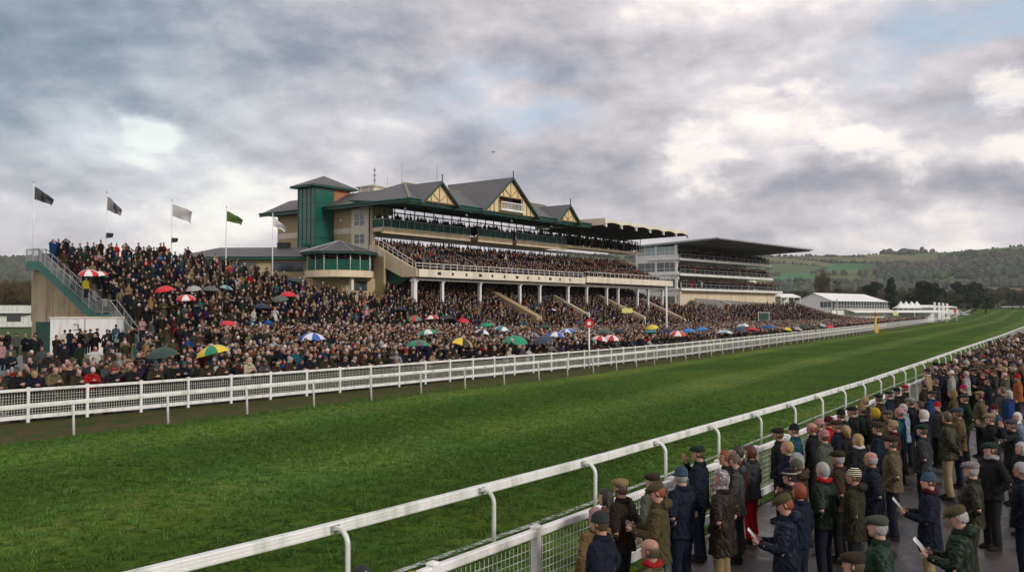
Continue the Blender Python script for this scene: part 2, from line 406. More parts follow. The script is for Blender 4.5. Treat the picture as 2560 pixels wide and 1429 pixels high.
    for sd in (-1, 1):
        S, E, W, Fd = arms[sd]; up = (W-E).normalized(); side = Fd.cross(Vector((sd, 0, .2))).normalized()
        if side.length < .1: side = Vector((0, 1, 0))
        nrm = Fd.cross(side).normalized()*(-sd); pal = W+Fd*.075
        for k, (off, L) in enumerate(((-.027, .062), (-.009, .074), (.009, .070), (.026, .054))):
            a = pal+side*off; q1 = a+Fd*L*.45+nrm*.008; q2 = q1+(Fd*.7+nrm*.7).normalized()*L*.32; q3 = q2+(Fd*.2+nrm).normalized()*L*.28
            fb.tube([a-Fd*.015, a, q1, q2, q3], [.0085, .009, .0085, .008, .0055], 6)
        t0 = W+Fd*.03-side*.028; fb.tube([t0, t0+Fd*.022-side*.018, t0+Fd*.048-side*.022+nrm*.012], [.011, .0105, .007], 6)
    nb = len(body.vertices); V = np.concatenate([co_of(body), np.array([tuple(v) for v in fb.v], np.float32)])
    Qb = np.array([tuple(p.vertices) for p in body.polygons if len(p.vertices) == 4]); Qf4 = np.array([f for f in fb.f if len(f) == 4])+nb; Q6 = np.array([f for f in fb.f if len(f) == 6])+nb
    # skin tones: eyes, brows, lips, rosy cheeks and nose
    inv = np.array(HM.inverted()); L = V@inv[:3, :3].T+inv[:3, 3]
    C = np.ones((len(V), 3), np.float32); ish = (np.abs(L[:, 2]) < .12) & (np.abs(L[:, 0]) < .09) & (np.abs(L[:, 1]) < .13)
    def near(c, r): return ish & ((((L-np.array(c))/np.array(r))**2).sum(1) < 1)
    for sx in (-1, 1):
        C[near((sx*.036, .085, -.03), (.025, .03, .018))] = (1.08, .72, .68)
        C[near((sx*.03, .085, .018), (.022, .03, .006))] = (.35, .27, .22)
        C[near((sx*.029, .085, .004), (.013, .03, .006))] = (.9, 1.1, 1.25); C[near((sx*.029, .085, .004), (.006, .03, .006))] = (.1, .1, .1)
        C[near((sx*.074, -.01, -.01), (.02, .03, .04))] = (1.02, .9, .87)
    C[near((0, .11, -.025), (.016, .025, .014))] = (1.08, .68, .62); C[near((0, .098, -.066), (.026, .02, .007))] = (.85, .42, .4)
    bme = np_mesh('body', V, [Qb, Qf4, Q6], M['skin'], C)
    bpy.data.meshes.remove(body)
    # coat ----------------------------------------------------------
    c = MB(); w = fat
    rings = [(hem, .215*w, .165*w, .0), (hem+.06, .208*w, .16*w, 0), (.95, .197*w, .152*w, .0), (1.08, .186*w, .142*w, .005), (1.2, .196*w, .145*w, .005), (1.32, .2*w**.6, .138*w, 0), (1.395, .185*w**.5, .118, -.005), (1.44, .14, .095, -.01), (1.465, .085, .08, -.012), (1.49, .07, .07, -.01)]
    ring_torso(c, rings, 22)
    for sd in (-1, 1):
        S, E, W, Fd = arms[sd]; W = sleeve.get(sd, W)
        inn = bend((sd*.12, 0, 1.40)); c.tube([inn, S, S*.5+E*.5, E], [.075, .083*w**.4, .073*w**.4, .066], 12)
        c.tube([E, (E+W)/2, W-(W-E).normalized()*.0], [.066, .058, .047], 12)
    if hood: c.ball(bend((0, -.10, 1.49)), (.13, .08, .07), 14, 8)
    coat = remeshed(c, .0145, 2)
    cv = co_of(coat); N = np.empty_like(cv)
    nn = np.empty(len(cv)*3, np.float32); coat.vertex_normals.foreach_get('vector', nn); nn = nn.reshape(-1, 3)
    sd0 = rng.random()*50
    disp = np.array([mnoise.fractal(Vector((x*7+sd0, y*7, z*(5 if z < 1.3 else 8))), 1., 2., 3)*.5+mnoise.noise(Vector((x*16, y*16+sd0, z*9)))*.5 for x, y, z in cv.tolist()], np.float32)
    low = np.clip((1.0-cv[:, 2])/.25, 0, 1); ang = np.arctan2(cv[:, 1], cv[:, 0])
    crease = np.array([abs(mnoise.noise(Vector((x*11+y*4, y*11+sd0, z*(17 if abs(x) > .19 else 6)-abs(x)*9)))) for x, y, z in cv.tolist()], np.float32)
    cv = cv+nn*(disp*.016-np.clip(.22-crease, 0, .22)*.085+low*.011*np.sin(ang*6+sd0))[:, None]
    coat.vertices.foreach_set('co', cv.ravel()); coat.materials.append(M['cloth']); coat.update(); coat.name = 'coat'
    # open front edge and collar as one extra sub mesh
    k = MB(); ring_torso(k, [(1.445, .11, .10, -.014), (1.475, .098, .096, -.018), (1.51, .078, .082, -.022), (1.512, .068, .072, -.022), (1.47, .07, .066, -.014)], 20)
    col = k.mesh('collar', M['cloth'])
    # trousers and shoes
    t = MB()
    ring_torso(t, [(.80, .13*w, .10, 0), (.9, .165*w, .12*w, 0), (1.0, .16*w, .12*w, 0)], 16)
    for sd in (-1, 1):
        t.tube([hips[sd]+Vector((0, 0, .02)), (hips[sd]+kn[sd])/2, kn[sd], (kn[sd]+ank[sd])/2, ank[sd]+Vector((0, 0, -.02))], [.1*w, .092*w, .077, .072, .074], 12)
    tr = remeshed(t, .022, 2); tr.materials.append(M['cloth']); tr.name = 'trousers'
    shoes = []
    for sd in (-1, 1):
        s = MB(); A = ank[sd]
        s.loft([(0, .045, .13, A.x, A.y+.055), (.02, .05, .14, A.x, A.y+.055), (.045, .046, .13, A.x, A.y+.05), (.07, .04, .09, A.x, A.y+.02), (.11, .038, .05, A.x, A.y-.005)], 12)
        shoes.append(s.mesh('shoe', M['cloth']))
    return dict(body=bme, coat=coat, collar=col, trousers=tr, shoes=shoes, HM=HM, hand=arms[1][2]+arms[1][3]*.08, handl=arms[-1][2]+arms[-1][3]*.08, neck=bend((0, -.01, 1.5)), lean=lean)
SHAPES = {
    'side': make_shape('side', 'side', yaw=.25), 'pocket': make_shape('pocket', 'pocket', yaw=-.2, hem=.82, fat=1.05), 'pocket_long': make_shape('pocket', 'pocket', yaw=.15, hem=.62, fat=1.08),
    'hold': make_shape('hold', 'hold', yaw=.1, nod=.45, hem=.78, hood=True), 'hold_up': make_shape('hold', 'hold', yaw=.35, hem=.66), 'mouth': make_shape('side', 'mouth', yaw=.2, fat=1.05),
    'fold': make_shape('fold', 'fold', yaw=-.3, fat=1.1), 'lean': make_shape('lean', 'lean', lean=.42, nod=.25, fat=1.05), 'lean_side': make_shape('lean', 'lean', lean=.34, yaw=.6, fat=1.),
    'lean_down': make_shape('lean', 'lean', lean=.5, nod=.45, yaw=-.25), 'binocs': make_shape('binocs', 'binocs', hem=.8), 'back': make_shape('back', 'back', yaw=-.45, fat=1.12, stride=.04), 'parka': make_shape('pocket', 'side', yaw=.3, hem=.72, hood=True, stride=.05)}
# ------------------------------------------------------------------ heads of hair, hats (head space: origin at head centre, face towards +y)
def shell(rule, scale=1.07, n=36, m=26, off=(0, -.004, .0), sq=1.):
    """a cap of hair or cloth over the head; where rule(x,y,z) is false the surface sinks inside the skull"""
    mb = MB(); vs = []; a = []
    for j in range(m+1):
        B = -PI/2+PI*j/m
        for k in range(n):
            A = 2*PI*k/n; x, y, z = math.cos(A)*math.cos(B)*.078, math.sin(A)*math.cos(B)*.106, math.sin(B)*.122*sq
            s = scale if rule(x, y, z) else .78
            s *= 1+.045*mnoise.noise(Vector((x*70, y*70, z*45)))+.02*mnoise.noise(Vector((x*25, y*25, z*25)))
            vs.append((x*s+off[0], y*s+off[1], z*s+off[2]))
    fs = [(j*n+k, j*n+(k+1) % n, (j+1)*n+(k+1) % n, (j+1)*n+k) for j in range(m) for k in range(n)]
    mb.add(vs, fs, True); return mb
HATS = {}
def hat(name, mb, mat): HATS[name] = mb.mesh(name, mat)
short = lambda x, y, z: z > .055 or (y < .035 and z > -.03) or (y < -.02 and z > -.085)
hat('hair_short', shell(short), M['hair'])
hat('hair_under', shell(lambda x, y, z: (y < .02 and z > -.06 and abs(x) > .02) or (y < -.02 and z > -.085), 1.03), M['hair'])
hat('hair_fringe', shell(lambda x, y, z: (y < .02 and -.07 < z < .035 and abs(x) > .015) or (y < -.05 and -.08 < z < .03), 1.035), M['hair'])
lb = shell(lambda x, y, z: z > .05 or y < .03, 1.14)
lb.loft([(-.30, .05, .012, 0, -.085), (-.26, .085, .03, 0, -.085), (-.14, .098, .045, 0, -.075), (-.02, .09, .06, 0, -.055), (.05, .07, .06, 0, -.04)], 16)
hat('hair_long', lb, M['hair'])
bb = shell(lambda x, y, z: z > .05 or y < .04, 1.2, off=(0, -.006, -.006)); hat('hair_bob', bb, M['hair'])
fc = MB(); fc.loft([(.03, .083, .108, 0, -.004), (.045, .090, .118, 0, 0), (.07, .098, .130, 0, .004), (.088, .096, .128, 0, .006), (.108, .082, .102, 0, -.012), (.125, .055, .065, 0, -.028), (.131, .02, .03, 0, -.03)], 22, p=2.1)
pk = []; n = 12
for zz, dz in ((.036, 0.), (.048, .0)):
    for j, (yy, wd) in enumerate(((.075, .070), (.115, .064), (.145, .048), (.158, .022))):
        pk += [(-wd, yy, zz+.012-j*.006), (wd, yy, zz+.012-j*.006)]
fcs = [(0,2,3,1),(2,4,5,3),(4,6,7,5),(8,9,11,10),(10,11,13,12),(12,13,15,14),(6,14,15,7),(0,8,10,2),(2,10,12,4),(4,12,14,6),(1,3,11,9),(3,5,13,11),(5,7,15,13)]
fc.add(pk, fcs, True)
hat('flat_cap', fc, M['tweed'])
bn = MB(); bn.loft([(.005, .083, .108, 0, -.006), (.012, .089, .114, 0, -.006), (.04, .089, .114, 0, -.008), (.045, .084, .109, 0, -.01), (.08, .082, .105, 0, -.012), (.115, .066, .082, 0, -.016), (.14, .036, .045, 0, -.02), (.148, .012, .015, 0, -.02)], 24)
hat('beanie', bn, M['knit'])
pp = MB(); pp.ball((0, -.02, .172), .034, 12, 8)
for i, v in enumerate(pp.v): pp.v[i] = tuple(Vector((0, -.02, .172))+(Vector(v)-Vector((0, -.02, .172)))*(1+.18*mnoise.noise(Vector(v)*90)))
hat('pompom', pp, M['knit'])
tb = MB(); tb.loft([(.04, .14, .165, 0, 0), (.048, .142, .167, 0, 0), (.05, .092, .118, 0, 0), (.10, .084, .108, 0, -.002), (.135, .07, .092, 0, -.004), (.142, .04, .06, 0, -.004)], 26); hat('trilby', tb, M['knit'])
tbb = MB(); tbb.loft([(.051, .095, .121, 0, 0), (.075, .092, .118, 0, 0)], 26); hat('hat_band', tbb, M['knit'])
hs = shell(lambda x, y, z: not (y > .03 and -.1 < z < .055), 1.14, off=(0, -.006, .004)); hs.loft([(-.17, .09, .10, 0, -.01), (-.13, .085, .095, 0, -.01), (-.09, .07, .085, 0, -.015), (-.06, .06, .07, 0, -.02)], 18); hat('headscarf', hs, M['cloth'])
hd = shell(lambda x, y, z: not (y > .055 and -.12 < z < .06), 1.28, off=(0, -.012, 0)); hat('hood', hd, M['cloth'])
be = MB(); be.loft([(.035, .084, .108, 0, -.004), (.05, .10, .125, 0, -.006), (.075, .115, .135, 0, -.012), (.1, .095, .115, 0, -.014), (.112, .05, .07, 0, -.014)], 22); hat('beret', be, M['knit'])
hc = shell(lambda x, y, z: z > .045 or (y < .0 and z > .0), 1.1); hc.loft([(.045, .06, .05, 0, .10), (.053, .07, .065, 0, .095), (.06, .06, .05, 0, .09)], 14); hat('peaked_cap', hc, M['cloth'])
sc = MB(); sc.tube([(.085*math.cos(a), .085*math.sin(a), .012*math.sin(3*a)) for a in np.linspace(0, 2*PI, 17)], .03, 8, caps=False)
SCARF = sc.mesh('scarf', M['knit'])
gl = MB()
for sx in (-1, 1): gl.tube([(sx*.031+.02*math.cos(a), .108, .003+.015*math.sin(a)) for a in np.linspace(0, 2*PI, 9)], .0025, 5, caps=False); gl.bar((sx*.05, .106, .006), (sx*.076, .0, .008), .004)
GLASSES = gl.mesh('glasses', M['black'])
PAL = {  # real cloth colours
    'black': (.014, .014, .016), 'navy': (.012, .018, .040), 'dark navy': (.010, .013, .025), 'blue': (.015, .06, .20), 'bright blue': (.02, .16, .50), 'teal': (.015, .10, .13), 'dark green': (.016, .032, .018), 'green': (.02, .055, .03),
    'olive': (.06, .055, .025), 'dark olive': (.032, .03, .016), 'brown': (.05, .03, .018), 'dark brown': (.025, .016, .012), 'tan': (.24, .15, .07), 'khaki': (.20, .16, .085), 'camel': (.32, .20, .09), 'tweed olive': (.14, .11, .045),
    'grey': (.10, .10, .10), 'dark grey': (.04, .042, .045), 'light grey': (.34, .34, .33), 'grey green': (.09, .10, .075), 'red': (.50, .012, .012), 'burgundy': (.09, .01, .018), 'pink': (.60, .33, .33), 'white': (.68, .66, .62), 'cream': (.55, .47, .34),
    'purple': (.07, .03, .13), 'yellow': (.62, .46, .03), 'orange': (.45, .15, .03), 'pale blue': (.28, .40, .48), 'beige': (.34, .25, .13), 'slate blue': (.05, .085, .12), 'magenta': (.30, .01, .08), 'ginger': (.25, .05, .012), 'blond': (.42, .27, .10),
    'silver': (.42, .41, .40), 'mousy': (.10, .065, .035), 'auburn': (.10, .02, .01)}
SKINS = [(.42, .22, .155), (.47, .27, .20), (.37, .19, .13), (.50, .30, .23)]
DULL = {'green', 'dark green', 'navy', 'blue', 'red', 'teal', 'olive', 'khaki', 'burgundy', 'yellow', 'bright blue', 'camel', 'orange', 'pink', 'grey', 'pale blue', 'tweed olive', 'tan'}
PEOPLE = []
def person(x, y, z, yaw, shape, h, coat, trousers='black', head=('flat_cap', 'olive'), hair='mousy', scarf=None, glasses=False, cmat=None, hatmat=None, near=True, where='', skin=None, extra=''):
    S = SHAPES[shape]; k = h/1.75
    root = empty('person', (x, y, z), yaw-PI/2); root.scale = (k*random.uniform(.97, 1.04), k*random.uniform(.97, 1.03), k)
    jig = random.uniform(.9, 1.1)
    tone = lambda n, j=1.: tuple(min(.95, c*j*(.58 if n in DULL else .78)) for c in PAL[n])
    link_mesh('body', S['body'], root, color=skin or random.choice(SKINS))
    c = link_mesh('coat', S['coat'], root, color=tone(coat, jig))
    link_mesh('collar', S['collar'], c, color=tone(coat, .8 if jig > 1 else .65))
    if cmat:
        c.material_slots[0].link = 'OBJECT'; c.material_slots[0].material = M[cmat]
    link_mesh('trousers', S['trousers'], root, color=tone(trousers))
    if near:
        for s in S['shoes']: link_mesh('shoe', s, root, color=(.015, .012, .01))
    def on_head(nm, color=None, mat=None):
        o = link_mesh(nm, HATS[nm], root, color=color or (.5, .5, .5)); o.matrix_local = S['HM']
        if mat: o.material_slots[0].link = 'OBJECT'; o.material_slots[0].material = M[mat]
        return o
    kind, hcol = head
    words = {'flat_cap': 'flat cap', 'beanie': 'beanie', 'bobble': 'bobble hat', 'trilby': 'brimmed hat', 'headscarf': 'headscarf', 'hood': 'hood', 'beret': 'beret', 'peaked_cap': 'peaked cap'}
    hairn = {'silver': 'white', 'mousy': 'brown', 'black': 'dark', 'dark brown': 'dark brown'}.get(hair, hair)
    if kind in ('hair_short', 'hair_long', 'hair_bob'):
        on_head(kind, tone(hair)); what = {'hair_short': 'short %s hair', 'hair_long': 'long %s hair', 'hair_bob': '%s bobbed hair'}[kind] % hairn
    elif kind == 'bald':
        o = on_head('hair_fringe', tone(hair)); o.name = 'hair_fringe'; what = 'balding head'
    else:
        if kind in ('flat_cap', 'trilby', 'beret', 'peaked_cap', 'beanie', 'bobble'):
            hu = on_head('hair_long' if extra == 'longhair' else 'hair_under', tone(hair))
        if kind == 'bobble':
            b = on_head('beanie', tone(hcol), hatmat); p = link_mesh('pompom', HATS['pompom'], b, color=tone(hcol, 1.1))
        elif kind == 'trilby':
            b = on_head('trilby', tone(hcol)); link_mesh('hat_band', HATS['hat_band'], b, color=(.35, .33, .3) if extra == 'band' else (.01, .01, .01))
        else: b = on_head(kind, tone(hcol), hatmat)
        cn = {'check': 'grey checked', 'stripe_red': 'red and white striped', 'stripe_yellow': 'navy and yellow striped', 'print': 'patterned white'}.get(hatmat, hcol)
        what = '%s %s' % (cn, words[kind])
    if scarf:
        o = link_mesh('scarf', SCARF, root, color=tone(scarf)); o.location = S['neck']; o.rotation_euler = (-S['lean'], 0, 0)
    if glasses: on_head_o = link_mesh('glasses', GLASSES, root); on_head_o.matrix_local = S['HM']
    root['label'] = '%s coat, %s%s' % (coat.replace('dark navy', 'navy'), what, (', %s scarf' % scarf) if scarf else '')
    root['category'] = 'person'; root['_w'] = where
    PEOPLE.append(root); return root
# ------------------------------------------------------------------ lines along the course (u, v)
LINE = {
 'run': [(4, 27.4), (16, 26.7), (24, 26.05), (34, 25.35), (43, 24.65), (53, 24.4), (65, 24.45), (89, 25.0), (167, 26.6), (259, 29.2), (445, 33.8), (620, 38.5)],
 'fence': [(4, 32.1), (17, 31.15), (21.7, 30.35), (29.7, 29.5), (36, 28.9), (54.5, 27.3), (70.6, 26.8), (96, 27.15), (183, 29.4), (290, 32.8), (445, 38), (620, 43)],
 'near_rail': [(-2, 9.6), (6.1, 8.7), (8.9, 8.32), (12.2, 8.0), (15.4, 7.7), (21.6, 7.35), (27.4, 7.0), (38.6, 6.45), (53.5, 6.05), (74.7, 5.6), (115, 4.6), (183, 3.5), (300, 1.6)],
 'near_fence': [(-2, 6.5), (5, 6.02), (7.6, 5.87), (9.9, 5.7), (12.8, 5.48), (18.9, 5.1), (22.5, 4.95), (40, 4.4), (75, 3.5), (115, 2.5), (183, 1.4), (300, -.5)]}
def vline(name, u):
    L = LINE[name]
    return float(np.interp(u, [a for a, b in L], [b for a, b in L]))
def terrain(X, Y):
    r = np.hypot(X, Y); z = .018*np.clip(r-380, 0, 1000)
    az = np.arctan2(X, Y)
    k = np.clip((r-1350)/1150, 0, 1); k = k*k*(3-2*k)
    top = np.interp(az, [-.7, -.5, -.2, .25, .34, .45, .55, .7], [95, 105, 120, 140, 138, 136, 139, 132])
    z = z+k*top
    w = np.clip((r-1300)/500, 0, 1)
    return z+w*(9*np.sin(X*.0041+1.3)*np.sin(Y*.0033)+4*np.sin(X*.011)*np.cos(Y*.009+.5))
def grass_mat(name, dark, light, stripes=False, bump=.6, attr=False):
    m, nt, b = new_mat(name)
    g = nt.node('ShaderNodeNewGeometry').outputs['Position']
    co = nt.mapping(g, (1, 1, 1), (0, 0, R(31.5)))     # y now runs along the course, x across it
    fine = nt.noise(g, 9., 6, .7); mid = nt.noise(g, 2.6, 4, .6, .4); big = nt.noise(g, .22, 3, .5)
    f = nt.math('ADD', nt.math('MULTIPLY', fine, .5), nt.math('MULTIPLY', mid, .5))
    c = nt.mix(nt.ramp(f, [(.33, 0.), (.66, 1.)]), dark, light)
    c = nt.mix(nt.ramp(big, [(.38, 0.), (.62, .75)]), c, nt.mix(1., c, (1.6, 1.15, .75), 'MULTIPLY'))
    c = nt.mix(nt.ramp(nt.noise(g, .07, 4, .6), [(.42, 0.), (.6, .7)]), c, nt.mix(1., c, (.52, .62, .6), 'MULTIPLY'))
    c = nt.mix(nt.ramp(nt.noise(g, .8, 5, .7), [(.56, 0.), (.7, .5)]), c, (light[0]*1.5, light[1]*.95, light[2]*1.6))
    # bare hoof-cut spots: a real darker soil colour with its own shape
    holes = nt.ramp(nt.noise(nt.mapping(g, (1, 1, 1)), 4.2, 3, .5, .8), [(.56, 0.), (.66, .85)])
    c = nt.mix(holes, c, (dark[0]*.55, dark[1]*.5, dark[2]*.6))
    if stripes:
        sep = nt.node('ShaderNodeSeparateXYZ'); nt.link(co, sep.inputs[0])
        wob = nt.math('MULTIPLY', nt.noise(nt.mapping(co, (1, .12, 1)), .6, 3), 2.2)
        s = nt.math('SINE', nt.math('MULTIPLY', nt.math('ADD', nt.math('ADD', sep.outputs[0], wob), 16.5), 2*PI/8.4))
        wide = nt.ramp(s, [(.15, 0.), (.85, 1.)])
        c = nt.mix(nt.math('MULTIPLY', wide, .95), c, nt.mix(1., c, (1.9, 1.55, 2.4), 'MULTIPLY'))
    nt.link(c, b.inputs['Base Color']); b.inputs['Roughness'].default_value = .95; b.inputs['Specular IOR Level'].default_value = .05
    bn = nt.node('ShaderNodeBump', i_Strength=bump); bn.inputs['Distance'].default_value = .12
    nt.link(nt.math('ADD', f, nt.math('MULTIPLY', holes, -.35)), bn.inputs['Height']); nt.link(bn.outputs[0], b.inputs['Normal'])
    return m
M['turf'] = grass_mat('racecourse_turf', (.024, .067, .007), (.074, .143, .021), True)
M['grass_far'] = grass_mat('rough_grass', (.030, .06, .012), (.075, .12, .03), bump=.3)
def dirt_mat():
    m, nt, b = new_mat('muddy_strip'); g = nt.node('ShaderNodeNewGeometry').outputs['Position']
    n = nt.noise(g, 1.1, 6, .65, .3); f = nt.noise(g, 12., 4, .6)
    c = nt.mix(nt.ramp(n, [(.38, 0.), (.56, 1.)]), (.035, .075, .012), (.10, .074, .036))
    c = nt.mix(nt.ramp(f, [(.4, 0.), (.7, .6)]), c, (.05, .07, .02)); nt.link(c, b.inputs['Base Color']); b.inputs['Roughness'].default_value = .95; b.inputs['Specular IOR Level'].default_value = .05
    bn = nt.node('ShaderNodeBump', i_Strength=.5); bn.inputs['Distance'].default_value = .08; nt.link(nt.math('ADD', n, f), bn.inputs['Height']); nt.link(bn.outputs[0], b.inputs['Normal'])
    return m
M['dirt'] = dirt_mat()
def wet_mat():
    m, nt, b = new_mat('wet_asphalt'); g = nt.node('ShaderNodeNewGeometry').outputs['Position']
    n = nt.noise(g, .9, 6, .6, .5); f = nt.noise(g, 60., 3)
    c = nt.mix(nt.ramp(n, [(.35, 0.), (.65, 1.)]), (.028, .022, .02), (.065, .054, .05)); c = nt.mix(nt.math('MULTIPLY', f, .5), c, (.08, .07, .065))
    nt.link(c, b.inputs['Base Color']); nt.link(nt.ramp(n, [(.38, .12), (.6, .5)]), b.inputs['Roughness'])
    bn = nt.node('ShaderNodeBump', i_Strength=.25); bn.inputs['Distance'].default_value = .015; nt.link(nt.math('ADD', nt.math('MULTIPLY', f, .5), nt.noise(g, 7., 3)), bn.inputs['Height']); nt.link(bn.outputs[0], b.inputs['Normal'])
    return m
M['wet'] = wet_mat()
# the ground: one sheet in rings round the viewpoint, out over the hills
def land_colours(X, Y, Z):
    zz = Z-CAMZ; yy = math.cos(PITCH)*Y+math.sin(PITCH)*zz; q = -math.sin(PITCH)*Y+math.cos(PITCH)*zz
    yy = np.maximum(yy, 1); px = CX+FPX*X/yy; py = CY-FPX*q/yy; r = np.hypot(X, Y)
    n = len(X); C = np.zeros((n, 3), np.float32)
    wx = X+60*np.sin(Y*.006)+25*np.sin(X*.02); wy = Y+60*np.sin(X*.005)+20*np.sin(Y*.017)
    seeds = np.random.default_rng(5).uniform([-2400, 900], [3200, 3400], (190, 2)); seeds[:, 0] *= 1.
    sc = np.array([1., .62]); pal = np.array([(.12, .15, .055), (.15, .15, .07), (.09, .14, .05), (.065, .15, .055), (.18, .17, .09), (.10, .14, .06), (.14, .14, .07)])
    pick = np.random.default_rng(9).integers(0, len(pal), 190)
    for a in range(0, n, 20000):
        P = np.stack([wx[a:a+20000], wy[a:a+20000]], 1)*sc
        d = np.hypot(P[:, None, 0]-seeds[None, :, 0]*sc[0], P[:, None, 1]-seeds[None, :, 1]*sc[1]); i = np.argsort(d, 1)[:, :2]
        d0 = np.take_along_axis(d, i, 1); c = pal[pick[i[:, 0]]]; hedge = (d0[:, 1]-d0[:, 0]) < 9
        c = np.where(hedge[:, None], np.array([.03, .038, .02]), c); C[a:a+20000] = c
    C[r < 1250] = (.05, .085, .025)
    def ell(x, y, a, b): return (((px-x)/a)**2+((py-y)/b)**2 < 1) & (r > 700)
    wob = 3*np.sin(px*.07)+2*np.sin(px*.19)
    C[ell(1995, 694, 62, 13)] = (.06, .19, .07); C[ell(2125, 667+.0, 68, 9)] = (.06, .165, .06); C[ell(2190, 664, 45, 6)] = (.055, .12, .05)
    C[ell(2270, 646, 110, 8)] = (.13, .13, .055); C[ell(2500, 707, 150, 9)] = (.07, .115, .04); C[ell(2265, 712, 26, 6)] = (.13, .16, .06)
    C[ell(2010, 707, 24, 3)] = (.16, .17, .09)
    return C, px, py
nr, na = 300, 520
rr = np.concatenate([np.array([0.5]), np.geomspace(6, 1200, 100), np.linspace(1210, 2700, nr-101)]); aa = np.linspace(-1.15, 1.15, na)
RR, AA = np.meshgrid(rr, aa, indexing='ij'); GX = (RR*np.sin(AA)).ravel(); GY = (RR*np.cos(AA)-3).ravel(); GZ = terrain(GX, GY)-.03
GC, gpx, gpy = land_colours(GX, GY, GZ)
ii, jj = np.meshgrid(np.arange(nr-1), np.arange(na-1), indexing='ij'); b0 = (ii*na+jj).ravel()
GQ = np.stack([b0, b0+na, b0+na+1, b0+1], 1)[:, ::-1]
def land_mat():
    m, nt, b = new_mat('farmland'); a = nt.node('ShaderNodeAttribute', attribute_name='Col').outputs['Color']; g = nt.node('ShaderNodeNewGeometry').outputs['Position']
    f = nt.ramp(nt.noise(g, .02, 6, .65), [(.3, 0.), (.7, 1.)])
    nt.link(nt.mix(f, nt.mix(1., a, (.72, .74, .75), 'MULTIPLY'), nt.mix(1., a, (1.2, 1.2, 1.1), 'MULTIPLY')), b.inputs['Base Color']); b.inputs['Roughness'].default_value = .95
    b.inputs['Specular IOR Level'].default_value = .1
    return m
M['land'] = land_mat()
o = bpy.data.objects.new('ground', np_mesh('ground', np.stack([GX, GY, GZ], 1), GQ, M['land'], GC)); COL.objects.link(o); tag(o, kind='structure')
# ground behind and beside the camera
mb = MB(); mb.add([(-900, -900, -.08), (900, -900, -.08), (900, 3, -.08), (-900, 3, -.08)], [(0, 1, 2, 3)]); tag(mb.build('ground', M['grass_far']), kind='structure')
def strip(name, fa, fb, u0, u1, z, mat, n=160, m=1, amp=0.):
    us = np.concatenate([np.arange(u0, min(u1, 70), .35), np.geomspace(70, u1, n)]) if u1 > 71 else np.arange(u0, u1+.01, .35)
    k = m+1; V = []
    for u in us:
        a, b = fa(u), fb(u)
        for j in range(k):
            v = a+(b-a)*j/m; X, Y, _ = UV.w(u, v); V.append((X, Y, z))
    V = np.array(V, np.float32); V[:, 2] += .018*np.clip(np.hypot(V[:, 0], V[:, 1])-380, 0, None)
    if amp: V[:, 2] += amp*np.array([mnoise.fractal(Vector((x*1.3, y*1.3, 0)), 1., 2., 3) for x, y, _ in V.tolist()])
    i, j = np.meshgrid(np.arange(len(us)-1), np.arange(m), indexing='ij'); b0 = (i*k+j).ravel()
    Q = np.stack([b0, b0+1, b0+k+1, b0+k], 1)
    if fa(u0) < fb(u0): Q = Q[:, ::-1]
    o = bpy.data.objects.new(name, np_mesh(name, V, Q[:, ::-1], mat)); COL.objects.link(o); tag(o, kind='structure'); return o
strip('turf', lambda u: vline('near_fence', u)-.1, lambda u: vline('run', u)-.25, -4, 620, .012, M['turf'], m=60, amp=.03)
strip('muddy_path', lambda u: vline('run', u)-.25, lambda u: vline('fence', u)+.3, -4, 620, .004, M['dirt'], m=10, amp=.01)
strip('pavement', lambda u: vline('near_fence', u)-.1, lambda u: vline('near_fence', u)-90, -14, 300, .0, M['wet'])
# white line painted on the grass, worn
def line_mat():
    m, nt, b = new_mat('worn_white_line'); g = nt.node('ShaderNodeNewGeometry').outputs['Position']; n = nt.noise(g, 9., 5, .7)
    b.inputs['Base Color'].default_value = (.55, .58, .50, 1); b.inputs['Roughness'].default_value = .9; nt.link(nt.ramp(n, [(.40, 0.), (.56, .85)]), b.inputs['Alpha']); return m
M['line'] = line_mat()
def lv(u): return float(np.interp(u, [-2, 8.15, 14.1, 25, 60], [10.2, 8.62, 8.15, 7.6, 6.6]))
strip('painted_line', lambda u: lv(u)-.07, lambda u: lv(u)+.07, -2, 60, .05, M['line'])
